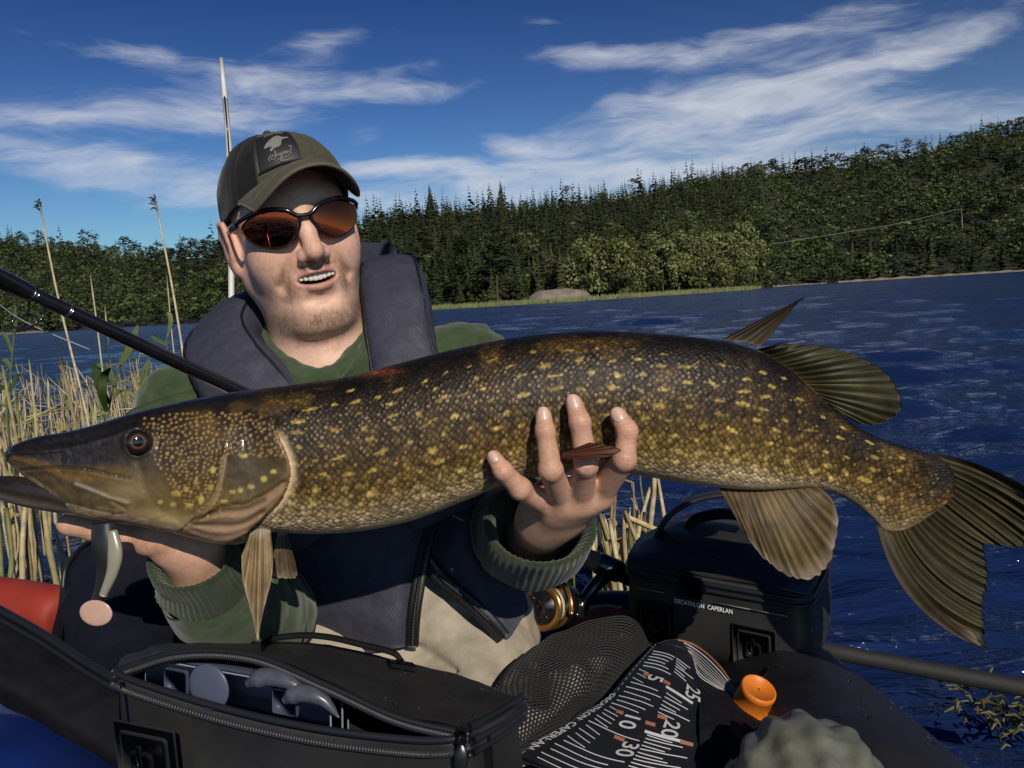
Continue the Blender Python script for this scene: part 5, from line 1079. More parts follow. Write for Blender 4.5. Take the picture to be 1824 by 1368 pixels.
V, F = sheet([[(400, 730, .95), (520, 740, .915), (600, 740, .91), (655, 720, .925)], [(405, 880, .945), (545, 900, .895), (680, 900, .885), (778, 900, .905)], [(420, 1020, .94), (585, 1040, .885), (692, 1030, .868), (752, 1000, .885)], [(430, 1165, .95), (620, 1165, .90), (690, 1158, .868), (733, 1149, .88)]], 50, 46, .014, wrk(.016, 22, 4)); obj('front_panel', (V, F), m_navy, vest)
V, F = sheet([[(652, 720, .925), (725, 700, .925), (805, 700, .95)], [(780, 890, .912), (830, 880, .908), (888, 900, .955)], [(772, 985, .902), (842, 985, .888), (916, 985, .935)], [(802, 1042, .895), (862, 1072, .882), (932, 1050, .912)], [(886, 1132, .885), (908, 1136, .880), (940, 1084, .905)]], 50, 36, .014, wrk(.012, 24, 6)); obj('front_panel', (V, F), m_navy, vest)
V, F = ribbon(spline(PP([(785, 890, .90), (772, 930, .892), (756, 985, .878), (744, 1050, .868), (737, 1100, .866), (734, 1150, .872)]), 50), rt, .0075, .004, 14); obj('zip_tape', (V, F), m_zip, vest)
V, F = ribbon(spline(PP([(760, 1000, .888), (785, 1030, .886), (830, 1068, .876), (870, 1105, .874), (896, 1136, .876)]), 50), up + rt * .5, .009, .004, 14); obj('zip_tape', (V, F), m_zip, vest)
m_zt = pmat('zip_teeth', (.03, .03, .035), .35, metal=.6); zz = []
for path in ([(785, 890, .8955), (772, 930, .8875), (756, 985, .8735), (744, 1050, .8635), (737, 1100, .8615), (734, 1148, .8675)], [(760, 1000, .8835), (785, 1030, .8815), (830, 1068, .8715), (870, 1105, .8695), (896, 1134, .8715)]):
    s = spline(PP(path), 90)
    for k in range(0, 90): zz.append(obox(s[k], rt * .0022, up * .0009, fw * .0008))
obj('zip', join(*zz), m_zt, vest)
# ---- waders
m_wade = pmat('wader_cloth', (.34, .30, .235), .72, spec=.25, var=.16, var_scale=60, bump=.4, bump_scale=240, bump_dist=.0012)
wp = [P(800, 1110, 1.0), P(848, 1195, .93), P(845, 1330, .80), P(640, 1180, 1.0), P(560, 1350, .84)]
def wad_sdf(p):
    d = s_cap(p, P(660, 1080, 1.03), P(800, 1110, 1.0), .12, .105); d = smin(d, s_cap(p, wp[0], wp[1], .092, .066), .05); d = smin(d, s_cap(p, wp[1], wp[2], .064, .050), .04); d = smin(d, s_cap(p, wp[3], wp[4], .10, .075), .05)
    cr1 = s_cap(p, P(845, 1090, .90), P(905, 1215, .82), .004, .003); d = smax(d, -cr1, .022); cr2 = s_cap(p, P(745, 1150, .90), P(830, 1215, .84), .003, .003); return smax(d, -cr2, .02)
a_ = np.array(wp); TV, TF = snet(wad_sdf, a_.min(0) - .15, a_.max(0) + .15, .006, 4); TV = relax(TV, TF, 2); TV = TV + norm(TV - TV.mean(0)) * ((vnoise(TV, 26, 3, 3) - .5) * .020 - np.abs(vnoise(TV * np.array([1, 1, 2.0]), 20, 9, 2) - .5) * .012)[:, None]
obj('waders', (TV, TF), m_wade, man); m_seam = pmat('wader_seam', (.16, .14, .11), .8)
# ------------------------------------------------------------------ float tube
ZW = np.array([0, 0, 1.0])
m_pvc = pmat('black_pvc', (.012, .012, .015), .5, spec=.5, var=.3, var_scale=30, bump=.25, bump_scale=700, bump_dist=.0005, rvar=.12)
m_blue = pmat('blue_pvc', (.007, .025, .15), .35, spec=.5, var=.2, var_scale=25, rvar=.1); m_red = pmat('red_pvc', (.28, .030, .018), .65, spec=.4, var=.15, var_scale=20)
m_cloth = pmat('black_nylon', (.006, .006, .008), .75, spec=.18, var=.35, var_scale=60, bump=.5, bump_scale=420, bump_dist=.001, rvar=.1); m_cloth_n = pmat('navy_nylon', (.004, .005, .012), .75, spec=.25, var=.4, var_scale=30, bump=.4, bump_scale=200, bump_dist=.002)
m_pipe = pmat('piping', (.012, .013, .018), .42, spec=.4)
ft = thing('float_tube', P(700, 1500, 1.0) * [1, 1, 0], 'inflatable float tube with black and blue pontoons carrying the angler and his bags', 'float tube')
def lathe_path(pts, seg=40, n=60): s = spline(pts, n); return tube(cam_pt(s[:, 0], s[:, 1], s[:, 2]), s[:, 3], seg)
V, F = lathe_path([(1235, 1180, 1.45, .10), (1315, 1215, 1.20, .105), (1378, 1283, .97, .106), (1436, 1352, .84, .106), (1520, 1462, .71, .105), (1600, 1565, .63, .10), (1740, 1760, .53, .08)], 56, 70)
V = V + norm(V - V.mean(0)) * ((vnoise(V, 10, 2, 2) - .5) * .006)[:, None]; obj('pontoon', (V, F), m_pvc, ft)
V, F = lathe_path([(-330, 1130, 1.35, .13), (-260, 1270, 1.05, .145), (-150, 1440, .84, .145), (-10, 1600, .68, .14), (90, 1760, .55, .11)], 56, 70); obj('pontoon', (V, F), m_blue, ft)['label'] = 'blue pontoon'
V, F = lathe_path([(-120, 1062, 1.34, .040), (-20, 1072, 1.30, .042), (70, 1086, 1.26, .042), (112, 1094, 1.245, .039), (124, 1098, 1.24, .015)], 30, 30); obj('red_end', (V, F), m_red, ft)
V, F = lathe_path([(1020, 1112, 1.32, .012), (1040, 1108, 1.31, .022), (1080, 1104, 1.28, .024), (1110, 1104, 1.26, .020)], 24, 20); obj('red_end', (V, F), m_red, ft)
V, F = lathe_path([(985, 1110, 1.40, .03), (1060, 1090, 1.38, .035), (1140, 1090, 1.34, .035)], 24, 20); obj('strap_roll', (V, F), m_pvc, ft)
V, F = sheet([[(128, 990, 1.16), (165, 962, 1.12), (260, 952, 1.10), (420, 950, 1.10)], [(112, 1045, 1.14), (150, 1040, 1.08), (260, 1040, 1.05), (420, 1040, 1.06)], [(105, 1110, 1.10), (150, 1120, 1.02), (260, 1130, .98), (420, 1130, 1.0)], [(110, 1180, 1.02), (170, 1190, .95), (280, 1200, .90), (420, 1200, .9)]], 40, 40, .05, wrk(.02, 18, 3)); obj('backrest', (V, F), m_cloth_n, ft)
obj('backrest_piping', tube(spline(PP([(112, 1050, 1.135), (118, 1010, 1.145), (140, 980, 1.14), (165, 962, 1.115), (200, 955, 1.105)]), 30), .004, 8), m_pipe, ft)
obj('strap', ribbon(spline(PP([(116, 1050, 1.12), (112, 1085, 1.10), (104, 1118, 1.06), (100, 1140, 1.03)]), 20), rt, .007, .002, 12), m_cloth, ft)
V, F = sheet([[(-80, 1045, .84), (60, 1122, .79), (150, 1180, .755), (212, 1216, .73)], [(-80, 1110, .78), (60, 1180, .745), (150, 1228, .72), (212, 1262, .70)], [(-80, 1175, .74), (50, 1245, .71), (130, 1292, .69), (212, 1348, .67)], [(-80, 1215, .77), (40, 1272, .735), (120, 1325, .71), (205, 1390, .69)]], 36, 50, .03, wrk(.010, 26, 6)); obj('side_pocket', (V, F), m_cloth, ft)
for off, r in ((0, .0042), (17, .0022)): obj('pocket_piping', tube(spline(PP([(-80, 1043 + off, .835 - off * .0009), (60, 1120 + off, .785 - off * .0009), (150, 1178 + off, .75 - off * .0009), (212, 1214 + off, .725 - off * .0009)]), 40), r, 8), m_pipe, ft)
V, F = sheet([[(700, 1290, .95), (1000, 1260, .98), (1250, 1230, 1.0)], [(600, 1420, .80), (1000, 1400, .82), (1300, 1400, .84)], [(500, 1700, .62), (1000, 1700, .62), (1400, 1700, .62)]], 20, 20, .01, wrk(.02, 12, 2)); obj('apron', (V, F), m_cloth, ft)
V, F = sheet([[(-200, 1330, 1.0), (300, 1330, 1.0), (720, 1300, .98)], [(-200, 1480, .75), (300, 1480, .78), (700, 1440, .80)], [(-200, 1750, .58), (300, 1750, .58), (700, 1750, .6)]], 20, 20, .01, wrk(.02, 12, 3)); obj('apron', (V, F), m_cloth, ft)
# ------------------------------------------------------------------ tackle bags
m_bag = pmat('bag_pvc', (.019, .019, .020), .58, spec=.45, var=.25, var_scale=25, bump=.3, bump_scale=900, bump_dist=.0005, rvar=.12); m_bag_in = pmat('bag_lining', (.005, .005, .006), .8)
m_bag.node_tree.nodes['Principled BSDF'].inputs['Coat Weight'].default_value = .08
m_buck = pmat('buckle_plastic', (.008, .008, .009), .3, spec=.5); m_zipm = pmat('zip_coil', (.05, .05, .055), .4, metal=.3)
def rquad(c, r, n=12):
    c = np.array(c, float); out = []
    for k in range(4):
        p, a, b_ = c[k], norm(c[k - 1] - c[k]), norm(c[(k + 1) % 4] - c[k]); rr_ = r
        s, e = p + a * rr_, p + b_ * rr_
        for q in np.linspace(0, 1, n): out.append((1 - q) ** 2 * s + 2 * q * (1 - q) * p + q * q * e)
        nx = c[(k + 1) % 4]; e2 = nx - b_ * rr_
        for q in np.linspace(0, 1, 14)[1:-1]: out.append(e * (1 - q) + e2 * q)
    return np.array(out)
def wall_loop(rim, prof, cen):
    """rim loop swept through (drop, outward) steps"""
    outw = norm((rim - cen) * np.array([1, 1, 0])); rows = [rim + outw * o - ZW * z for z, o in prof]; V = np.array(rows); n = len(rim); return V.reshape(-1, 3), grid_faces(len(prof), n, False, True)
def zip_along(path, n, out, w=.0021, h=.0008, l=.0010):
    s = spline(path, n); t = norm(np.gradient(s, axis=0)); parts = []
    for k in range(n):
        o_ = np.asarray(out if np.ndim(out) == 1 else out[k]); u = norm(np.cross(t[k], o_)); parts.append(obox(s[k], t[k] * l, u * w, o_ * h))
    return join(*parts)
def buckle(parent, c, ux, uz, n, s=1.0):
    """welded plate with a side release clip"""
    o = obj('buckle_plate', obox(c + n * .002, ux * .020 * s, uz * .024 * s, n * .002, .0018), m_bag, parent)
    obj('plate_welt', obox(c + n * .0005, ux * .026 * s, uz * .030 * s, n * .0012, .0011), m_bag, o)
    a = [obox(c + n * .006 + uz * .003 * s, ux * .0095 * s, uz * .010 * s, n * .003, .002), obox(c + n * .006 - uz * .012 * s, ux * .010 * s, uz * .0045 * s, n * .0035, .002), obox(c + n * .008 + uz * .009 * s, ux * .0022 * s, uz * .009 * s, n * .002, .0008)]
    obj('buckle', join(*a), m_buck, o); st = obj('webbing', obox(c + n * .0045 - uz * .024 * s, ux * .0075 * s, uz * .012 * s, n * .0009, .0006), m_cloth, o)
# big bag in front
L_, R_, FR_, FL_ = P(203, 1202, .665), P(828, 1318, .585), P(932, 1250, .675), P(250, 1156, .78)
rim = rquad([L_, R_, FR_, FL_], .022); cen = rim.mean(0); lr = R_ - L_; qf = np.clip(((rim - L_) @ lr) / (lr @ lr), 0, 1); df = np.linalg.norm((rim - L_ - qf[:, None] * lr) * np.array([1, 1, 0]), axis=1); rim = rim - ZW * (.0155 * np.sin(np.pi * qf) ** .8 * (1 - np.clip(df / .05, 0, 1)))[:, None]
bag = thing('tackle_bag', cen - ZW * .21, 'big black tackle bag with its lid unzipped, clear boxes showing inside', 'bag')
prof = [(.012, -.012), (.0, -.006), (-.002, 0), (.004, .0035), (.012, .0035), (.016, .001), (.05, .003), (.12, .004), (.19, 0), (.205, -.008)]
V, F = wall_loop(rim, prof, cen); n = len(rim); F = F.tolist() + [[9 * n + k for k in range(n)]]; obj('bag_body', (V, F), m_bag, bag)
V, F = wall_loop(rim, [(.0, -.006), (.06, -.010), (.14, -.010)], cen); F = F[:, ::-1].tolist() + [[2 * n + k for k in range(n)][::-1]]; obj('lining', (V, F), m_bag_in, bag)
front = spline(PP([(203, 1202, .663), (250, 1222, .652), (400, 1268, .628), (560, 1303, .606), (720, 1323, .590), (800, 1324, .583), (838, 1312, .585)]), 60)
outd = norm(norm(R_ - L_) @ np.zeros((3, 3)) + np.cross(norm(R_ - L_), ZW)); outd = outd * np.sign(outd @ (EYE - cen))
obj('rim_welt', tube(front + ZW * .003, .0028, 12), m_pipe, bag); obj('zip', zip_along(front - ZW * .006 + outd * .004, 190, norm(outd + ZW * .6)), m_zipm, bag)
fr2 = spline(PP([(838, 1312, .585), (885, 1284, .625), (934, 1250, .672)]), 20); obj('rim_welt', tube(fr2 - ZW * .004, .0035, 10), m_pipe, bag); obj('rim_welt', tube(fr2 - ZW * .014, .0025, 10), m_pipe, bag)
LID = [[(248, 1154, .785), (400, 1139, .775), (560, 1147, .76), (700, 1172, .74), (830, 1206, .71), (932, 1243, .675)], [(224, 1164, .73), (370, 1146, .72), (530, 1158, .70), (670, 1196, .68), (805, 1240, .655), (905, 1266, .632)], [(205, 1192, .666), (315, 1158, .655), (445, 1162, .640), (575, 1213, .618), (705, 1272, .597), (832, 1303, .583)]]
V, F = sheet(LID, 34, 90, .006, wrk(.006, 24, 5)); lid = obj('lid', (V, F), m_bag, bag)
le = spline(PP(LID[2]), 100); obj('lid_welt', tube(le - ZW * .002, .0022, 10), m_pipe, lid); obj('zip', zip_along(le - ZW * .0055 + outd * .002, 190, norm(outd + ZW * .2)), m_zipm, lid)
V, F = ribbon(le - ZW * .006, ZW, .004, .0010, 14); obj('lid_skirt', (V, F), m_cloth, lid)
sk = spline(PP([(832, 1304, .583), (880, 1281, .625), (932, 1246, .673)]), 20); obj('lid_skirt', ribbon(sk - ZW * .006, ZW, .009, .0018, 14), m_bag, lid); obj('lid_welt', tube(sk + ZW * .003, .0035, 10), m_pipe, lid)
hp = spline(PP([(470, 1153, .735), (492, 1144, .730), (540, 1139, .725), (590, 1143, .720), (650, 1157, .712), (700, 1170, .705), (716, 1186, .700)]), 50); obj('handle', ribbon(hp + ZW * .004, norm(FL_ - L_), .005, .0026, 16), m_cloth, lid)
for q in (0, -1): obj('handle_patch', obox(hp[q] + ZW * .001, norm(R_ - L_) * .014, norm(FL_ - L_) * .012, ZW * .002, .0018), m_cloth, lid)
pt = P(822, 1312, .578); obj('zip_slider', obox(pt, rt * .004, up * .006, fw * .003, .001), m_buck, bag); V, F = ribbon(spline([pt - up * .004, pt - up * .012 - fw * .003, pt - up * .024 - fw * .004], 14), rt, [.0018, .0022, .0028, .0036, .0042, .0046, .0048, .0050, .0051, .0051, .0050, .0046, .0036, .0020], .0018, 12); obj('zip_pull', (V, F), m_buck, bag)
ux = norm(R_ - L_); nf = outd; buckle(bag, P(264, 1362, .642) , ux, ZW, nf, 1.15); obj('seam', tube(spline([P(216, 1215, .655) - ZW * k for k in (0, .05, .1, .2)], 12), .0016, 6), m_pipe, bag)
vx = norm(FR_ - R_); sidec = P(868, 1330, .613); obj('side_strap', ribbon(np.array([sidec + ZW * .02, sidec - ZW * .10]) + np.cross(ZW, vx) * 0, vx, .006, .002, 10), m_cloth, bag)
# clear boxes inside
m_clear = bpy.data.materials.new('clear_plastic'); m_clear.use_nodes = True; b = m_clear.node_tree.nodes['Principled BSDF']; b.inputs['Base Color'].default_value = (.38, .45, .60, 1); b.inputs['Transmission Weight'].default_value = .12; b.inputs['Roughness'].default_value = .25; b.inputs['IOR'].default_value = 1.25
m_milky = pmat('milky_plastic', (.09, .11, .17), .35, spec=.5, trans=.3); m_lureb = pmat('lure_silicone', (.065, .07, .09), .3, spec=.5, var=.3, var_scale=120)
def clear_box(c, w, h, t, n_div, label):
    th_ = thing('tackle_box', c - ZW * h, label, 'tackle box', 'clear plastic tackle boxes in the open bag'); yv_ = norm(np.cross(ZW, ux)); tilt = norm(ZW + yv_ * .15)
    nn = norm(np.cross(ux, tilt)); nn = nn * np.sign(nn @ (EYE - c))
    obj('box_lid', obox(c + nn * t, ux * w, tilt * h, nn * .0012, .0008), m_clear, th_); obj('box_base', obox(c - nn * t, ux * w, tilt * h, nn * .0015, .0008), pmat('tray_plastic', (.28, .33, .46), .3, spec=.5), th_)
    for k in range(n_div): obj('divider', obox(c + ux * (-w + 2 * w * (k + .5) / n_div), ux * .0012, tilt * h * .98, nn * t * .9), m_milky, th_)
    obj('box_edge', obox(c + tilt * h, ux * w, tilt * .0015, nn * t, .0006), m_milky, th_)
    for k in (-.62, .55): obj('latch', obox(c + nn * (t + .003) + ux * w * k + tilt * h * .70, ux * .012, tilt * .011, nn * .0022, .0015), m_milky, th_)
    return nn, tilt
c1 = P(432, 1296, .660); nn, tl = clear_box(c1, .088, .048, .010, 5, 'clear compartment box seen through the open zip, nearest the bag front')
c2 = P(455, 1296, .712); clear_box(c2, .088, .042, .010, 5, 'clear compartment box standing behind the first one inside the bag')
V, F = ball((0, 0, 0), (.019, .019, .003), 28, 10); disc = (V[:, :1] * ux + V[:, 1:2] * tl + V[:, 2:] * nn) + P(372, 1224, .640); o = obj('lure_jar', (disc, F), m_milky); tag(o, 'round milky lid of a lure jar in the left of the open bag', 'jar')
for (px, py, s, lab) in ((500, 1228, 1.0, 'pale rubber lure with curled body in the middle of the clear box'), (555, 1256, .8, 'second pale rubber lure in the clear box, just right of the first')):
    p0 = P(px, py, .628 if px < 530 else .619); s_ = spline([p0 - ux * .03 * s, p0 - ux * .012 * s + tl * .008, p0 + ux * .012 * s + tl * .006, p0 + ux * .030 * s - tl * .006], 24); V, F = tube(s_, np.interp(np.linspace(0, 1, 24), [0, .2, .6, .9, 1], [.003, .008, .006, .0025, .0005]), 12); o = obj('rubber_lure', (V, F), m_lureb); tag(o, lab, 'lure')
# bag on the right pontoon
NL, NR, FR2, FL2 = P(1116, 1010, .962), P(1440, 1068, .860), P(1480, 990, 1.01), P(1150, 952, 1.12)
rim = rquad([NL, NR, FR2, FL2], .026); cen = rim.mean(0); n = len(rim)
bg2 = thing('tackle_bag', cen - ZW * .105, 'smaller closed black tackle bag with white lettering standing on the right pontoon', 'bag')
V, F = wall_loop(rim, [(-.004, -.01), (-.003, -.002), (.002, .0015), (.008, .002), (.012, 0), (.040, .003), (.080, .002), (.098, -.003), (.104, -.015)], cen); obj('bag_body', (V, F.tolist() + [[8 * n + k for k in range(n)]]), m_bag, bg2)
LD2 = [[(1152, 950, 1.12), (1235, 915, 1.11), (1345, 925, 1.08), (1478, 985, 1.01)], [(1140, 955, 1.06), (1225, 925, 1.04), (1335, 940, 1.0), (1472, 1000, .95)], [(1120, 985, .985), (1215, 972, .97), (1330, 995, .925), (1458, 1030, .90)], [(1117, 1004, .958), (1210, 1018, .930), (1320, 1038, .896), (1440, 1060, .858)]]
V, F = sheet(LD2, 36, 50, .006, wrk(.006, 22, 7)); lid2 = obj('lid', (V, F), m_bag, bg2)
for dz, r in ((.002, .0032), (.010, .0024)):
    outw = norm((rim - cen) * np.array([1, 1, 0])); lp = rim + outw * .003 - ZW * dz; obj('rim_welt', tube(np.concatenate([lp, lp[:1]]), r, 8, False), m_pipe, bg2)
hs2 = spline(PP([(1165, 962, 1.03), (1190, 920, 1.02), (1235, 890, 1.015), (1300, 878, 1.00), (1370, 885, .985), (1420, 910, .97)]), 50); obj('handle', ribbon(hs2, norm(FL2 - NL), .016, .004, 20), m_bag, lid2)
sl2 = spline(PP([(1225, 945, .985), (1240, 925, .985), (1290, 915, .97), (1340, 922, .955)]), 30); obj('handle_pad', ribbon(sl2, norm(FL2 - NL), .012, .006, 20), m_cloth, lid2)
u2 = norm(NR - NL); n2_ = np.cross(u2, ZW); n2_ = n2_ * np.sign(n2_ @ (EYE - cen)); face = lambda a, z: NL + u2 * a * np.linalg.norm(NR - NL) - ZW * z + n2_ * .0045
obj('lid_tab', obox(face(.38, .009), u2 * .014, ZW * .013, n2_ * .0018, .001), m_cloth, bg2)
for a, w_ in ((.14, .018), (.62, .022), (.8, .02)): obj('stitching', obox(face(a, .022), u2 * w_, ZW * .0005, n2_ * .0006), pmat('grey_thread', (.16, .16, .17), .6), bg2)
buckle(bg2, face(.17, .064), u2, ZW, n2_, .95); buckle(bg2, face(.72, .070), u2, ZW, n2_, .95)
def text_mesh(s, bold=0.0):
    cu = bpy.data.curves.new('t', 'FONT'); cu.body = s; cu.size = 1; cu.align_x = 'CENTER'; cu.align_y = 'CENTER'; cu.resolution_u = 3; cu.offset = bold
    o = bpy.data.objects.new('t', cu); COL.objects.link(o); dg = bpy.context.evaluated_depsgraph_get(); me = bpy.data.meshes.new_from_object(o.evaluated_get(dg)); v = np.array([q.co[:] for q in me.vertices]); f = [list(p.vertices) for p in me.polygons]
    bpy.data.objects.remove(o); bpy.data.curves.remove(cu); bpy.data.meshes.remove(me); return v, f
m_prn = pmat('white_print', (.42, .43, .45), .6); m_orp = pmat('orange_print', (.24, .075, .03), .6)
v, f = text_mesh('DECATHLON  CAPERLAN', .012); w_ = np.ptp(v[:, 0]); k = .068 / w_
tc0 = face(.45, .029) + n2_ * .0006; obj('lettering', (tc0 + u2 * (v[:, :1] * k) + ZW * (v[:, 1:2] * k * 1.25), f), pmat('white_lettering', (.78, .79, .80), .5), bg2, smooth=False)
# ------------------------------------------------------------------ net, ruler mat and the small things on the apron
NETC = [[(932, 1168, .84), (1000, 1128, .86), (1075, 1103, .885), (1130, 1110, .89), (1158, 1150, .86)], [(893, 1206, .775), (980, 1178, .80), (1068, 1150, .83), (1118, 1158, .835), (1140, 1178, .83)], [(898, 1262, .715), (968, 1238, .745), (1038, 1215, .775), (1078, 1220, .785), (1098, 1230, .78)], [(904, 1345, .672), (950, 1328, .692), (995, 1306, .71), (1015, 1294, .72), (1028, 1282, .725)]]
c = np.array([[cam_pt(*q) for q in row] for row in NETC]); nu_, nv_ = 36, 34
def surf_of(c, nu, nv): a = np.stack([spline(c[:, j], nu) for j in range(c.shape[1])], 1); return np.stack([spline(a[i], nv) for i in range(nu)], 0)
S = surf_of(c, nu_, nv_); S = S + up * ((vnoise(S.reshape(-1, 3), 16, 4, 2) - .5) * .02).reshape(nu_, nv_, 1); parts = []
for i in range(nu_):
    s = S[i].copy(); s[:, 2] += .0010 * np.sin(np.arange(nv_) * math.pi + i * math.pi); parts.append(tube(s, .00105, 4, False))
for j in range(nv_):
    s = S[:, j].copy(); s[:, 2] -= .0010 * np.sin(np.arange(nu_) * math.pi + j * math.pi); parts.append(tube(s, .00105, 4, False))
m_net = pmat('net_cord', (.020, .020, .020), .6, spec=.4); net = thing('keep_net', S[nu_ // 2, nv_ // 2] - ZW * .03, 'black keep net draped in a heap between the two tackle bags', 'net')
o = obj('netting', join(*parts), m_net, net); o['kind'] = 'stuff'
edge_ = np.concatenate([S[:, 0], S[-1, 1:], S[::-1, -1][1:]]); obj('net_hem', tube(spline(edge_[::3], 120), .0022, 6), m_net, net)
m_backing = pmat('bright_backing_sheet', (.40, .37, .31), .8, var=.2, var_scale=40); cc = c.copy()[1:]; Sl = surf_of(cc, 24, 24) - up * .014 + fw * .006; V = Sl.reshape(-1, 3); obj('bright_backing', (np.concatenate([V, V - up * .004]), np.concatenate([grid_faces(24, 24), grid_faces(24, 24)[:, ::-1] + 576])), m_backing, net)  # pale sheet added under the net so brightness shows through the mesh
MATC = [[(1167, 1146, .84), (1198, 1146, .832), (1232, 1160, .822)], [(1129, 1187, .79), (1185, 1192, .78), (1246, 1222, .765)], [(1075, 1246, .745), (1150, 1260, .728), (1246, 1288, .715)], [(1010, 1290, .715), (1110, 1322, .692), (1250, 1345, .68)], [(905, 1342, .682), (1050, 1388, .652), (1262, 1412, .645)]]
m_mat = pmat('mat_vinyl', (.011, .012, .015), .42, spec=.45, var=.25, var_scale=30, bump=.25, bump_scale=500, bump_dist=.0008)
mat_ = thing('measuring_mat', P(1130, 1300, .74) - ZW * .03, 'black fish measuring mat with white tick lines and numbers, folded over', 'measuring mat')
V, F = sheet(MATC, 60, 50, .003, wrk(.006, 18, 3)); obj('mat_sheet', (V, F), m_mat, mat_); MS = V[:3000].reshape(60, 50, 3)
def mpt(u, v, lift=.0010):
    u = np.clip(np.asarray(u, float), 0, .999); v = np.clip(np.asarray(v, float), 0, .999); i = u * 59; j = v * 49; i0 = i.astype(int); j0 = j.astype(int); a = (i - i0)[..., None]; b_ = (j - j0)[..., None]; i1 = np.minimum(i0 + 1, 59); j1 = np.minimum(j0 + 1, 49)
    p = (MS[i0, j0] * (1 - a) + MS[i1, j0] * a) * (1 - b_) + (MS[i0, j1] * (1 - a) + MS[i1, j1] * a) * b_; n = norm(np.cross(MS[i1, j0] - MS[i0, j0], MS[i0, j1] - MS[i0, j0])); n = n * np.sign((n * (EYE - p)).sum(-1, keepdims=True)); return p + n * lift
def tick(u0, v0, u1, v1, w=.0011, m=m_prn, name='tick_mark'):
    k = np.linspace(0, 1, 14); p = mpt(u0 + (u1 - u0) * k, v0 + (v1 - v0) * k); t = norm(np.gradient(p, axis=0)); s = norm(np.cross(t, norm(EYE - p))); V = np.concatenate([p + s * w / 2, p - s * w / 2]); F = [[i, i + 1, i + 15, i + 14] for i in range(13)]; return V, F
tk = []
for k in range(30):
    u = .10 + k * .030
    lead = .13 + .02 * (k % 2); tail = .52 + .05 * math.sin(k * 1.7)
    if k % 5 == 0: tail = .60
    tk.append(tick(u, lead, u + .030, .32 if any(abs(u + .02 - q) < w_ for q, w_ in ((.335, .05), (.62, .07), (.80, .06))) else tail, .00075))
for k in range(34):
    u = .13 + k * .024
    if any(abs(u + .012 - q) < w_ for q, w_ in ((.615, .075), (.33, .06))): continue
    tk.append(tick(u, .63, u + .024, .78 + .10 * (k % 3 == 0) + .03 * (k % 2), .0008))
for (u, w) in ((.36, .0022), (.66, .0024)): tk.append(tick(u, .60, u + .03, .92, w))
obj('tick_marks', join(*tk), m_prn, mat_, smooth=False)
def mtext(s, u, v, h, name='numeral'):
    vv, f = text_mesh(s, .012); du = np.linalg.norm(mpt(u + .02, v) - mpt(u - .02, v)) / .04; dv = np.linalg.norm(mpt(u, v + .02) - mpt(u, v - .02)) / .04
    obj(name, (mpt(u + vv[:, 0] * h / du, v + vv[:, 1] * h / dv, .0016), f), m_prn, mat_, smooth=False)
for s, u, v in (('5', .335, .43), ('10', .62, .44), ('20', .615, .77), ('25', .33, .90), ('30', .80, .56)): mtext(s, u, v, .0205)
mtext('DECATHLON  CAPERLAN', .70, .05, .0085, 'lettering')
od = [tick(u, v, u + .005, v + .085, .0032) for u, v in ((.315, .25), (.335, .55), (.575, .26), (.60, .57), (.54, .64), (.69, .86), (.74, .42))]; [obj('orange_mark', q, m_orp, mat_, smooth=False) for q in od]
s_ = spline([mpt(u, .055, .0012) for u in np.linspace(.02, .98, 12)], 60); obj('stitching', join(*[tube(s_[k:k + 2], .0005, 4) for k in range(0, 59, 2)]), MATS['grey_thread'], mat_)
FL3 = [[(1167, 1146, .838), (1205, 1139, .838), (1246, 1151, .835), (1284, 1185, .815), (1313, 1232, .79)], [(1180, 1150, .832), (1218, 1152, .826), (1246, 1180, .81), (1276, 1208, .795), (1309, 1238, .782)], [(1200, 1156, .83), (1234, 1172, .818), (1246, 1208, .80), (1274, 1226, .788), (1304, 1243, .778)]]
V, F = sheet(FL3, 24, 50, .003); obj('mat_flap', (V, F), m_mat, mat_); MS2 = MS; MS = np.stack([np.stack([V[:1200].reshape(24, 50, 3)[min(23, int(i * 24 / 60))][j] for j in range(50)]) for i in range(60)])
tf = [tick(v, .30 + .05 * k % .1, v, .97, .0009) for k, v in enumerate(np.linspace(.22, .92, 9))]; obj('tick_marks', join(*tf), m_prn, mat_, smooth=False); [obj('orange_mark', q, m_orp, mat_, smooth=False) for q in (tick(.12, .25, .12, .98, .0014), tick(.60, .3, .60, .98, .0012))]; MS = MS2
V, F = sheet([[(1234, 1172, .815), (1246, 1206, .80), (1310, 1240, .785), (1372, 1290, .76)], [(1243, 1240, .755), (1280, 1262, .74), (1330, 1288, .73), (1360, 1312, .71)], [(1246, 1300, .70), (1285, 1320, .69), (1320, 1335, .68), (1335, 1345, .67)], [(1250, 1410, .65), (1280, 1410, .645), (1310, 1410, .64), (1325, 1410, .635)]], 36, 30, .004, wrk(.018, 26, 8)); o = obj('cloth_fold', (V, F), m_cloth); tag(o, 'black cloth fold lying between the ruler mat and the grey bag', 'cloth')
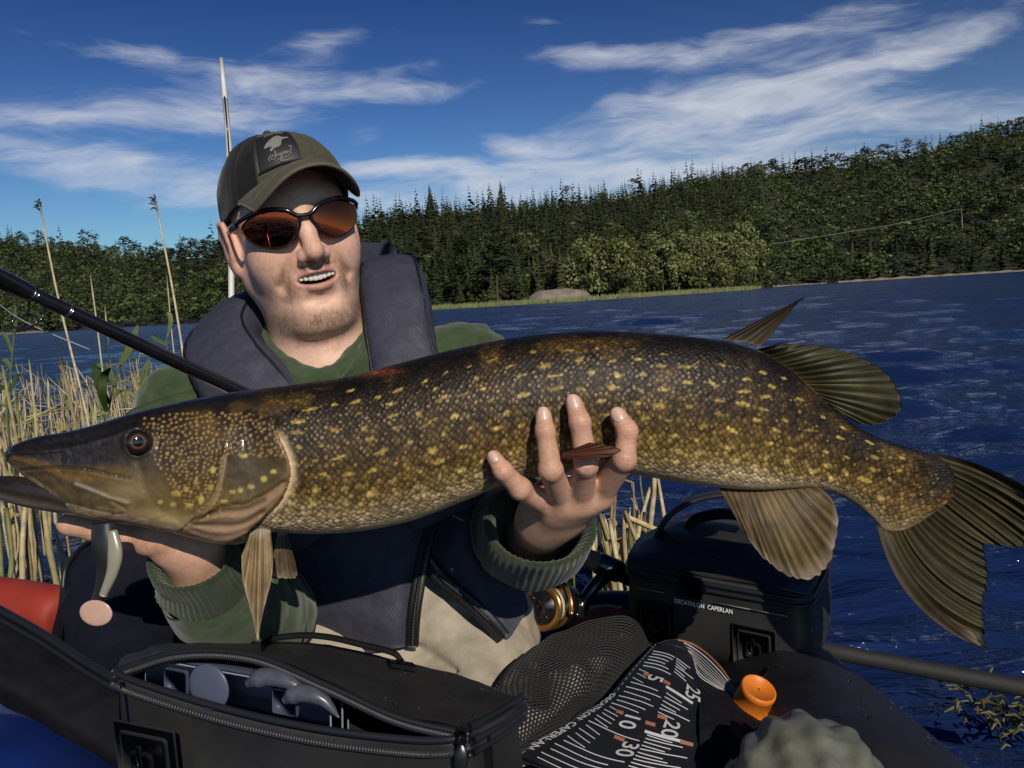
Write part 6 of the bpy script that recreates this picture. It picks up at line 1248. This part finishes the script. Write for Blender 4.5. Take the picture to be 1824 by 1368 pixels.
# orange stopper
m_or = pmat('orange_plastic', (.62, .17, .014), .45, spec=.5, sss=.05); axo = norm(up * .88 + rt * .22 - fw * .45); c0 = P(1334, 1262, .765); e1 = norm(np.cross(axo, rt)); e2 = np.cross(axo, e1)
def lathe(c, ax_, prof, seg=40): e1 = norm(np.cross(ax_, [0.31, .77, .55])); e2 = np.cross(ax_, e1); th = np.linspace(0, 2 * np.pi, seg, endpoint=False); V = np.array([c + ax_ * z + (np.cos(th)[:, None] * e1 + np.sin(th)[:, None] * e2) * r for r, z in prof]); return V.reshape(-1, 3), grid_faces(len(prof), seg, False, True).tolist() + [list(range(seg))[::-1], [(len(prof) - 1) * seg + k for k in range(seg)]]
vc = thing('valve_cap', c0, 'bright orange screw valve cap beside the ruler mat', 'valve cap'); obj('cap_body', lathe(c0, axo, [(.0175, 0), (.0172, .010), (.0168, .022), (.0172, .0225), (.0172, .026), (.0165, .0285), (.0150, .0290), (.0146, .0275), (.001, .0272)]), m_or, vc)
obj('flange', lathe(c0 - axo * .006, axo, [(.018, -.001), (.0225, 0), (.0232, .002), (.0225, .0045), (.0205, .0055), (.0175, .0062)]), m_or, vc); obj('tether', tube(spline([c0 - rt * .02, c0 - rt * .026 - axo * .006, c0 - rt * .01 - axo * .012 - fw * .018, c0 + rt * .014 - axo * .010 - fw * .018], 24), .0028, 8), m_or, vc)
obj('pull_tab', obox(c0 + rt * .016 - axo * .004 - fw * .016, rt * .006, axo * .006, fw * .003, .002), m_or, vc)
V, F = sheet([[(1360, 1225, .80), (1400, 1232, .80)], [(1352, 1275, .775), (1388, 1282, .775)]], 12, 12, .002); o = obj('patch', (V, F), pmat('blue_grey_patch', (.09, .11, .17), .7, var=.2)); o.name = 'webbing_patch'; tag(o, 'small blue grey fabric patch just right of the orange cap', 'patch')
o = obj('cord', tube(spline(PP([(1368, 1190, .835), (1366, 1200, .815), (1350, 1212, .79)]), 12), .0014, 6), m_cloth); tag(o, 'thin dark cord running from the bag buckle to the orange cap', 'cord')
# grey dry bag in the lower right corner
m_dry = pmat('grey_tpu', (.125, .130, .105), .38, spec=.5, var=.3, var_scale=30, bump=.3, bump_scale=120, bump_dist=.0015, coat=.1, rvar=.12)
dc = P(1440, 1400, .60)
def dry_sdf(p):
    d = s_ell(p, dc, (.052, .060, .050)); d = smin(d, s_ell(p, dc + (-.035, -.01, -.03), (.04, .05, .04)), .03); d = smin(d, s_ell(p, dc + (.045, -.03, -.045), (.05, .06, .04)), .03); return d
V, F = snet(dry_sdf, dc - .16, dc + .16, .003); V = relax(V, F, 2); ang_ = np.arctan2((V - dc) @ up, (V - dc) @ rt); rr_ = norm(V - dc - (0, .0, -.03)); V = V + rr_ * (.0022 * np.sin(ang_ * 11 + 7 * vnoise(V, 14, 2, 2)) + (vnoise(V, 26, 4, 3) - .5) * .012 - np.abs(vnoise(V, 45, 9, 2) - .5) * .008)[:, None]
o = obj('dry_bag', (V, F), m_dry); tag(o, 'crumpled wet grey dry bag in the corner below the black pontoon', 'bag')
o = obj('rope', tube(spline(PP([(1300, 1400, .615), (1312, 1358, .625), (1335, 1320, .64), (1368, 1296, .66), (1390, 1285, .67)]), 40), .0042, 10), m_cloth); tag(o, 'thick black rope edging the left side of the grey dry bag', 'rope')
# ------------------------------------------------------------------ soft lure, rods, reel, pole
m_lure = pmat('lure_pink', (.48, .30, .235), .28, spec=.5, sss=.1, var=.12, var_scale=120, coat=.2); m_lurek = pmat('lure_black', (.016, .015, .014), .3, spec=.5, coat=.2); m_lurew = pmat('lure_belly', (.24, .23, .17), .3, spec=.5, coat=.2)
lu = thing('paddle_tail_lure', P(175, 1095, .610), 'rubber paddle tail lure with dark back hanging from the fish jaw', 'lure')
lp = spline([(186, 930, .614, .0095), (188, 970, .612, .0100), (192, 1010, .611, .0078), (180, 1050, .610, .0050), (172, 1072, .610, .0045)], 40); cl_ = cam_pt(lp[:, 0], lp[:, 1], lp[:, 2]); V, F = ribbon(cl_, rt, lp[:, 3], lp[:, 3] * .7, 18, 2.2); obj('lure_back', (V, F), m_lurek, lu)
lp2 = spline([(200, 945, .610, .004), (205, 985, .607, .0058), (200, 1020, .607, .0045), (184, 1060, .608, .003)], 30); V, F = ribbon(cam_pt(lp2[:, 0], lp2[:, 1], lp2[:, 2]), rt, lp2[:, 3], .003, 14, 2.2); obj('lure_belly', (V, F), m_lurew, lu)
V, F = ball((0, 0, 0), (1, 1, 1), 30, 16); pc = P(171, 1092, .606); ta = math.radians(-8); V = pc + (rt * math.cos(ta) + up * math.sin(ta)) * V[:, :1] * .0128 + (up * math.cos(ta) - rt * math.sin(ta)) * V[:, 1:2] * .0100 + norm(EYE - pc) * (V[:, 2:] * .0028 + .0012 * np.clip(V[:, :1] ** 2 + V[:, 1:2] ** 2, 0, 1)); obj('paddle', (V, F), m_lure, lu)
m_blank = pmat('rod_blank', (.009, .009, .011), .25, spec=.5, coat=.4, var=.2, var_scale=80); m_chrome = pmat('steel', (.55, .54, .52), .18, metal=1.0); m_cork = pmat('cork', (.17, .105, .065), .8, var=.35, var_scale=160, bump=.4, bump_scale=320); m_gold = pmat('gold_anodised', (.50, .26, .07), .22, metal=.85); m_line = pmat('line_white', (.68, .68, .66), .5)
def rodpt(x): return P(x, 500 + (x - 8) * .4715, 1 / (1 / .64 + (x / 420) * (1 / .83 - 1 / .64)))
rod = thing('fishing_rod', rodpt(560), 'black spinning rod slanting across behind the fish head', 'fishing rod'); q = np.array([rodpt(x) for x in np.linspace(-80, 600, 40)]); obj('blank', tube(q, np.linspace(.0052, .0078, 40), 16), m_blank, rod)
q = np.array([rodpt(x) for x in (-80, 18, 20, 46, 50, 64)]); obj('ferrule', tube(q, [.0082, .0082, .0078, .0072, .0068, .0058], 16), m_blank, rod)
for x in (8, 54, 118, 121): obj('trim_ring', tube(np.array([rodpt(x), rodpt(x + 2.6)]), .0068 if x < 60 else .0064, 16), m_gold if x == 8 else m_chrome, rod)
gd = obj('line_guide', tube(spline(np.array([rodpt(80), P(78, 558, .672), P(72, 570, .67), P(56, 578, .668)]), 16), .0011, 8), m_blank, rod)
gc = P(44, 573, .667); rg_ = np.array([gc + rt * .0105 * math.cos(a) * 1.0 + (up * .75 + fw * .3) * .0082 * math.sin(a) + rt * .3 * .006 * math.sin(a) for a in np.linspace(0, 2 * np.pi, 40)]); obj('guide_ring', tube(rg_, .0011, 8, False), m_blank, gd); obj('guide_foot', tube(spline(np.array([rodpt(52), P(50, 556, .665), P(40, 562, .666)]), 12), .0010, 6), m_blank, gd)
ln = spline(np.array([P(-30, 518, .62), P(44, 573, .667), P(170, 627, .74)]), 40); o = obj('fishing_line', tube(ln, .00055, 5), m_line); tag(o, 'thin white fishing line running through the rod guide', 'fishing line')
# line tangled over the vest
o = obj('fishing_line', tube(spline(PP([(780, 905, .884), (840, 935, .90), (905, 968, .92)]), 20), .0005, 5), m_line); tag(o, 'loose strand of pale line across the vest under the hand', 'fishing line')
a0, a1 = P(985, 968, 1.03), P(1180, 1052, 1.06); axr = norm(a1 - a0); rp = lambda px: P(px, 968 + (px - 985) * .43, 1.03 + (px - 985) / 195 * .03)
rod2 = thing('fishing_rod', rp(1090), 'spinning rod with cork foregrip and spinning reel lying behind the right bag', 'fishing rod'); obj('foregrip', tube(np.array([rp(x) for x in (975, 990, 1005, 1020)]), [.0065, .0075, .0085, .0090], 18), m_cork, rod2); obj('winding_check', tube(np.array([rp(x) for x in (1020, 1030)]), .0104, 18), m_chrome, rod2)
obj('grip', tube(np.array([rp(x) for x in (1031, 1040, 1055, 1064)]), [.0105, .0125, .0130, .0125], 20), m_cork, rod2); obj('reel_seat', tube(np.array([rp(x) for x in (1063, 1066, 1085, 1102, 1106, 1140, 1200)]), [.0125, .0150, .0155, .0150, .0125, .0130, .0140], 20), m_blank, rod2); obj('seat_emblem', ball(rp(1085) - fw * .0145 + up * .002, (.008, .003, .005), 16, 8), m_chrome, rod2)
reel = obj('reel', tube(spline(np.array([rp(1085) - up * .008, P(1062, 1040, 1.035), P(1040, 1070, 1.03), P(1028, 1092, 1.03)]), 20), [.009] * 6 + [.0085] * 8 + [.011] * 6, 14), m_blank, rod2)
ra = norm(rt * .52 + fw * .80 - up * .12); rc_ = P(962, 1082, .985)
obj('spool_face', lathe(rc_, ra, [(.004, -.003), (.010, -.003), (.0115, -.001), (.0205, .0005), (.022, .003)]), m_blank, reel); obj('spool_rim', lathe(rc_, ra, [(.0205, .001), (.024, -.0005), (.0290, .001), (.0300, .003), (.0295, .006), (.025, .007)]), m_gold, reel)
obj('wound_line', lathe(rc_, ra, [(.0235, .006), (.0250, .008), (.0255, .014), (.0250, .020), (.0235, .021)]), m_line, reel); obj('spool_skirt', lathe(rc_, ra, [(.026, .021), (.0295, .0215), (.0300, .024), (.0300, .027), (.028, .028)]), m_gold, reel); obj('rotor', lathe(rc_, ra, [(.0290, .028), (.0305, .030), (.0300, .046), (.022, .054), (.014, .058)]), m_blank, reel)
e1 = norm(np.cross(ra, up)); e2 = np.cross(ra, e1); arcp = np.array([rc_ + ra * (.012 + .030 * abs(math.sin(t * .5)) ** 2) + (e1 * math.cos(t) + e2 * math.sin(t)) * .0385 for t in np.linspace(math.radians(175), math.radians(365), 40)]); obj('bail', tube(arcp, np.concatenate([np.linspace(.003, .0016, 20), np.linspace(.0016, .003, 20)]), 10), m_gold, reel)
for k in range(8):
    t = k * math.pi / 4; d_ = e1 * math.cos(t) + e2 * math.sin(t); obj('spool_vent', obox(rc_ - ra * .0002 + d_ * .0165, d_ * .0032, np.cross(ra, d_) * .0012, ra * .0012, .0005), m_chrome if k % 4 == 1 else m_buck, reel)
obj('drag_knob', obox(rc_ - ra * .004, e2 * .010, e1 * .002, ra * .0025, .001), m_buck, reel)
obj('reel_body', lathe(rc_ + ra * .055, ra, [(.016, 0), (.021, .006), (.020, .022), (.012, .032)]), m_blank, reel)
m_foam = pmat('black_foam', (.010, .010, .011), .75, var=.3, var_scale=90, bump=.3, bump_scale=400)
pl = obj('pole', tube(np.array([P(x, 1158 + (x - 1470) * .190, 1.02 - (x - 1470) * .0001) for x in (1440, 1520, 1700, 1900, 2100)]), [.0105, .0105, .0108, .0112, .0115], 18), m_foam); tag(pl, 'black foam covered pole sticking out over the water at the right', 'pole')
# white pole behind the head
m_wp = pmat('white_fibreglass', (.62, .61, .56), .45); fp = thing('flag_pole', P(413, 700, 1.5), 'thin white upright pole rising behind the cap', 'pole'); obj('pole_tip', tube(PP([(394, 104, 1.52), (401, 178, 1.515)]), [.0042, .0048], 10), m_wp, fp); obj('pole_shaft', tube(PP([(401, 176, 1.515), (408, 262, 1.51), (412, 480, 1.5), (413, 720, 1.5)]), [.0050, .0052, .0056, .0060], 12), m_wp, fp); obj('shade_strip', tube(PP([(400, 172, 1.508), (405, 230, 1.505), (409, 290, 1.5)]), .0016, 6), m_blank, fp)  # thin dark strip stands in for the shaded side of the shaft
# ------------------------------------------------------------------ reeds
m_reed = bpy.data.materials.new('dry_reed'); m_reed.use_nodes = True; nt = m_reed.node_tree; b = nt.nodes['Principled BSDF']; b.inputs['Roughness'].default_value = .6; b.inputs['Specular IOR Level'].default_value = .3
at = nt.nodes.new('ShaderNodeAttribute'); at.attribute_name = 'Col'; nz = noise_n(nt, nt.nodes.new('ShaderNodeTexCoord').outputs['Object'], 45, 3, .6); nt.links.new(mix_n(nt, 1.0, at.outputs['Color'], ramp_n(nt, nz, [(.3, .7), (.7, 1.25)]), 'MULTIPLY'), b.inputs['Base Color'])
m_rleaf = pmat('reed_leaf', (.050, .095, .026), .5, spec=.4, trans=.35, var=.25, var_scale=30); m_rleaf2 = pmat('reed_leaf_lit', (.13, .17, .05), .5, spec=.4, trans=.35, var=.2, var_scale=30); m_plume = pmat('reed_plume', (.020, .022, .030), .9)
rr = np.random.default_rng(21); STRAW = np.array([(.50, .40, .22), (.40, .31, .16), (.56, .48, .31), (.30, .225, .12), (.42, .36, .16), (.20, .22, .075)])
def reed_geo(base, top, r0, kink=None, seg=6):
    mid_ = [base + (top - base) * k + np.array([rr.normal(0, .006), rr.normal(0, .006), 0]) for k in (.35, .7)]; path = [base, *mid_, top]
    if kink is not None: path.append(kink)
    s = spline(path, 12) if kink is None else np.array([*spline(path[:-1], 9), kink]); r = np.linspace(r0, r0 * .72, len(s)); t_ = np.linspace(0, 1, len(s))
    for kn in (.22, .45, .66, .86): r = r * (1 + .22 * np.exp(-((t_ - kn) / .03) ** 2))
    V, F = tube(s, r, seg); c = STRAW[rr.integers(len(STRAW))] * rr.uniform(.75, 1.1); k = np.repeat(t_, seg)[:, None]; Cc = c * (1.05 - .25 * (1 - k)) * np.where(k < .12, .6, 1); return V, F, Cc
def add_reed(base, top, r0, label, kink=None, group='dry reed stalks by the float tube'):
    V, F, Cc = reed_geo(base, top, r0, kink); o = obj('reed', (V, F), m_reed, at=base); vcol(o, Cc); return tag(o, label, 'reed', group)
def wat(px, d):
    """point on the water under column px at depth d"""
    x = (px - CX) / FPX * d; return np.array([x, d, -.06])
def tall(x0, y0, x1, d, r, label, plume=False):
    top_ = P(x0, y0, d); b0 = wat(x1, d); b0[1] = top_[1] + .05; o = thing('tall_reed', b0, label, 'reed', 'tall reeds against the sky'); V, F, Cc = reed_geo(b0, top_, r); q = obj('stalk', (V, F), m_reed, o); Cc[:] = np.array([.52, .45, .29]); vcol(q, Cc)
    if plume:
        ps = []
        for k in range(16): s0 = top_ + np.array([0, 0, rr.uniform(-.03, .01)]); e0 = s0 + np.array([rr.normal(-.008, .009), rr.normal(0, .006), rr.uniform(-.012, .020)]); ps.append(tube(np.array([s0, (s0 + e0) / 2 + np.array([0, 0, .004]), e0]), [.0015, .0034, .0008], 5))
        obj('plume', join(*ps), m_plume, o)
tall(70, 362, 132, 3.0, .0050, 'tall pale reed topped by a drooping dark plume, leftmost of the two tall ones', True); tall(277, 358, 332, 3.0, .0050, 'tall pale reed with a tiny dark tip, nearest the angler on the left', True)
tall(161, 490, 166, 3.4, .0042, 'mid height straight reed between the two tall plumed ones'); tall(187, 545, 194, 3.6, .0042, 'short upright reed just right of the mid height straight one'); tall(297, 490, 299, 3.8, .0035, 'slim greenish reed close to the right hand tall plumed reed')
near_l = [(107, 636, 112, 1.75, .0075), (4, 650, 40, 1.9, .0075), (52, 640, 40, 2.4, .006), (236, 700, 240, 2.1, .0075), (140, 690, 142, 2.3, .006), (196, 640, 200, 2.6, .006), (30, 700, 8, 2.0, .006), (12, 905, 22, 1.75, .0095), (26, 860, 44, 1.7, .0095), (46, 880, 58, 1.72, .010), (75, 880, 84, 1.68, .010), (60, 900, 38, 1.8, .008), (88, 890, 66, 1.75, .008), (-8, 880, 8, 1.8, .008), (112, 900, 114, 1.8, .007), (100, 850, 70, 1.95, .008), (34, 780, 60, 1.9, .007), (0, 800, 26, 2.0, .007), (75, 760, 66, 2.1, .007), (165, 720, 175, 2.2, .007), (60, 820, 20, 1.85, .007), (130, 830, 108, 2.1, .007)]
for k, (x0, y0, x1, d, r) in enumerate(near_l): top_ = P(x0, y0, d); b0 = wat(x1, d); b0[1] = top_[1] + rr.normal(0, .05); add_reed(b0, top_, r * .72, 'thick straw coloured reed stalk standing at the left edge beside the fish head', group='thick dry reeds at the left edge')
def field(n, x0, x1, d0, d1, h0, h1, r, label, group, lean=.14, kinkp=.3):
    for k in range(n):
        d = d0 * (d1 / d0) ** rr.random(); px = rr.uniform(x0, x1); b0 = wat(px, d); h = rr.uniform(h0, h1); t0 = b0 + np.array([rr.normal(0, lean) * h, rr.normal(0, lean) * h, h + .06]); kk = None
        if rr.random() < kinkp: kk = t0 + np.array([rr.normal(0, .12), rr.normal(0, .05), -rr.uniform(.0, .2)])
        add_reed(b0, t0, r * rr.uniform(.7, 1.3), label, kk, group)
field(120, -40, 345, 2.6, 6.5, .18, .46, .0044, 'dry broken reed in the straw coloured bed left of the angler', 'dry reeds in the bed on the left')
field(17, 905, 1000, 1.75, 2.3, .15, .34, .0058, 'pale broken reed stub behind the cuff and the reel', 'dry reeds behind the reel')
field(15, 1050, 1160, 1.55, 2.1, .12, .32, .0062, 'pale snapped reed leaning left of the black bag', 'dry reeds beside the right bag', .22, .5)
for (x0, y0, x1, d, r, kx, ky) in ((1098, 835, 1062, 1.75, .0042, None, None), (1068, 915, 1090, 1.6, .006, 1084, 960), (1112, 910, 1108, 1.6, .006, 1150, 1000), (1085, 925, 1105, 1.55, .0062, None, None), (1148, 912, 1140, 1.7, .0055, None, None), (1120, 940, 1155, 1.6, .0062, None, None), (1128, 860, 1120, 1.8, .003, 1105, 852)):
    top_ = P(x0, y0, d); b0 = wat(x1, d); b0[1] = top_[1] + .03; add_reed(b0, top_, r, 'pale snapped reed leaning left of the black bag', None if kx is None else P(kx, ky, d), 'dry reeds beside the right bag')
VV, FF, CC, nn = [], [], [], 0
for (n_, x0, x1, d0, d1, h0, h1, r) in ((430, -120, 350, 3.0, 9.5, .14, .42, .0040), (60, -500, 20, 1.9, 4.5, .2, .55, .005), (12, 905, 1165, 1.9, 2.6, .1, .28, .005)):
    for k in range(n_):
        d = d0 * (d1 / d0) ** rr.random(); px = rr.uniform(x0, x1); b0 = wat(px, d); h = rr.uniform(h0, h1) * rr.uniform(.6, 1); t0 = b0 + np.array([rr.normal(0, .16) * h, rr.normal(0, .14) * h, h + .06]); kk = t0 + np.array([rr.normal(0, .15), rr.normal(0, .06), -rr.uniform(0, .2)]) if rr.random() < .35 else None
        V, F, Cc = reed_geo(b0, t0, r * rr.uniform(.6, 1.2), kk, 4); VV.append(V); CC.append(Cc); FF += [[i + nn for i in f] for f in F]; nn += len(V)
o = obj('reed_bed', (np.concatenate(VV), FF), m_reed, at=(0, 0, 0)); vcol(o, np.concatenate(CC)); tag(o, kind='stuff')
# green reed shoots
def leaf(pts, w, mat, parent):
    s = spline(PP(pts), 24); k = np.linspace(0, 1, 24); hw = w * np.sin(np.pi * np.clip(k * .92 + .06, 0, 1)) ** .7 + .0004; V, F = ribbon(s, rt + fw * .25, hw, .0005, 10, 2); obj('leaf', (V, F), mat, parent)
def shoot(base, label, stem, leaves):
    b0 = wat(*base); e = thing('reed_shoot', b0, label, 'reed plant', 'green reed shoots'); s = np.concatenate([[b0], PP(stem)]); obj('stem', tube(spline(s, 20), [.0035] * 10 + [.0028] * 10, 8), m_rleaf2, e)
    for pts, w, m in leaves: leaf(pts, w, m, e)
shoot((190, 2.2), 'green reed shoot with two broad dark leaves in front of the straw bed', [(190, 800, 2.2), (196, 720, 2.2), (214, 650, 2.2)], [([(196, 720, 2.2), (178, 690, 2.17), (172, 650, 2.15), (180, 655, 2.15)], .012, m_rleaf), ([(190, 735, 2.2), (182, 700, 2.15), (185, 670, 2.14), (196, 655, 2.1)], .012, m_rleaf), ([(205, 690, 2.2), (196, 665, 2.2), (188, 645, 2.2)], .010, m_rleaf), ([(210, 655, 2.2), (226, 630, 2.2), (238, 600, 2.2), (246, 578, 2.2)], .011, m_rleaf2)])
shoot((245, 2.0), 'green reed shoot with one long lit leaf beside the angler shoulder', [(243, 760, 2.0), (250, 690, 2.0), (258, 660, 2.0)], [([(250, 690, 2.0), (258, 665, 2.0), (264, 640, 2.0)], .008, m_rleaf2), ([(246, 720, 2.0), (232, 700, 2.0), (214, 696, 2.0), (200, 712, 2.0)], .006, m_rleaf2), ([(243, 745, 2.0), (262, 735, 2.0), (285, 745, 2.0)], .007, m_rleaf)])
shoot((12, 2.4), 'feathery green reed plant at the left frame edge below the rod', [(14, 760, 2.4), (20, 660, 2.4), (26, 590, 2.4)], [([(20, 660, 2.4), (8, 640, 2.4), (-10, 640, 2.4)], .008, m_rleaf), ([(22, 630, 2.4), (10, 600, 2.4), (2, 590, 2.4)], .007, m_rleaf), ([(24, 600, 2.4), (27, 575, 2.4), (26, 540, 2.4)], .006, m_rleaf), ([(18, 700, 2.4), (30, 670, 2.4), (44, 668, 2.4)], .006, m_rleaf), ([(16, 690, 2.4), (2, 690, 2.4), (-14, 712, 2.4)], .009, m_rleaf)])
shoot((300, 3.0), 'thin green reed shoot with a hooked leaf under the right tall reed', [(299, 640, 3.0), (298, 600, 3.0)], [([(298, 600, 3.0), (304, 575, 3.0), (302, 560, 3.0), (297, 556, 3.0)], .009, m_rleaf2), ([(298, 615, 3.0), (280, 605, 3.0), (268, 598, 3.0)], .010, m_rleaf)])
# clump of weed afloat at the right
wc = wat(1815, 1.20); wc[2] = .0; ps = []
for k in range(100): s0 = wc + np.array([rr.normal(0, .04), rr.normal(0, .05), rr.uniform(-.03, .004)]); e0 = s0 + np.array([rr.normal(0, .018), rr.normal(0, .014), rr.uniform(-.01, .012)]); ps.append(tube(np.array([s0, (s0 + e0) / 2 + np.array([0, 0, .006]), e0]), [.0015, .003, .001], 6))
o = obj('water_weed', join(*ps), pmat('weed', (.085, .08, .025), .6, var=.4, var_scale=40)); o['kind'] = 'stuff'; tag(o, 'yellowish clump of water weed floating by the right frame edge', 'water weed')
# water drops on the wet bag, tube and mat
m_drop = bpy.data.materials.new('water_drop'); m_drop.use_nodes = True; b = m_drop.node_tree.nodes['Principled BSDF']; b.inputs['Base Color'].default_value = (.8, .85, .9, 1); b.inputs['Roughness'].default_value = .02; b.inputs['Transmission Weight'].default_value = 1.0; b.inputs['IOR'].default_value = 1.33
def drops(host, parent, n, r0, r1, seed, filt):
    me = host.data; V = np.empty(len(me.vertices) * 3, np.float32); me.vertices.foreach_get('co', V); V = V.reshape(-1, 3).astype(float) + root_loc(host); N = np.empty(len(V) * 3, np.float32); me.vertices.foreach_get('normal', N); N = N.reshape(-1, 3)
    N = N * np.sign((N * (EYE - V)).sum(1, keepdims=True)); x, y, d = to_px(V); ok = np.where(filt(x, y))[0]; r_ = np.random.default_rng(seed); parts = []
    if not len(ok): return
    for k in r_.choice(ok, n): r = r_.uniform(r0, r1) * r_.uniform(.5, 1); p = V[k] + r_.normal(0, .003, 3) * (1 - np.abs(N[k])); v, f = ball((0, 0, 0), (r, r, r * .75), 7, 5); parts.append((v + p + N[k] * r * .15, f))
    o = obj('water_drops', join(*parts), m_drop, parent); o['kind'] = 'stuff'
for ch in list(ft.children):
    if ch.name.startswith('pontoon') and 'label' not in ch: drops(ch, ft, 130, .0012, .0028, 3, lambda x, y: (x > 1380) & (x < 1760) & (y > 1130) & (y < 1380))
drops(lid, lid, 46, .0010, .0026, 4, lambda x, y: (x > 560) & (y < 1290)); drops(lid2, lid2, 30, .0012, .0024, 5, lambda x, y: (x > 1120)); drops([q for q in bg2.children if q.name.startswith('bag_body')][0], bg2, 40, .0010, .0022, 6, lambda x, y: (x > 1380) & (y < 1200))
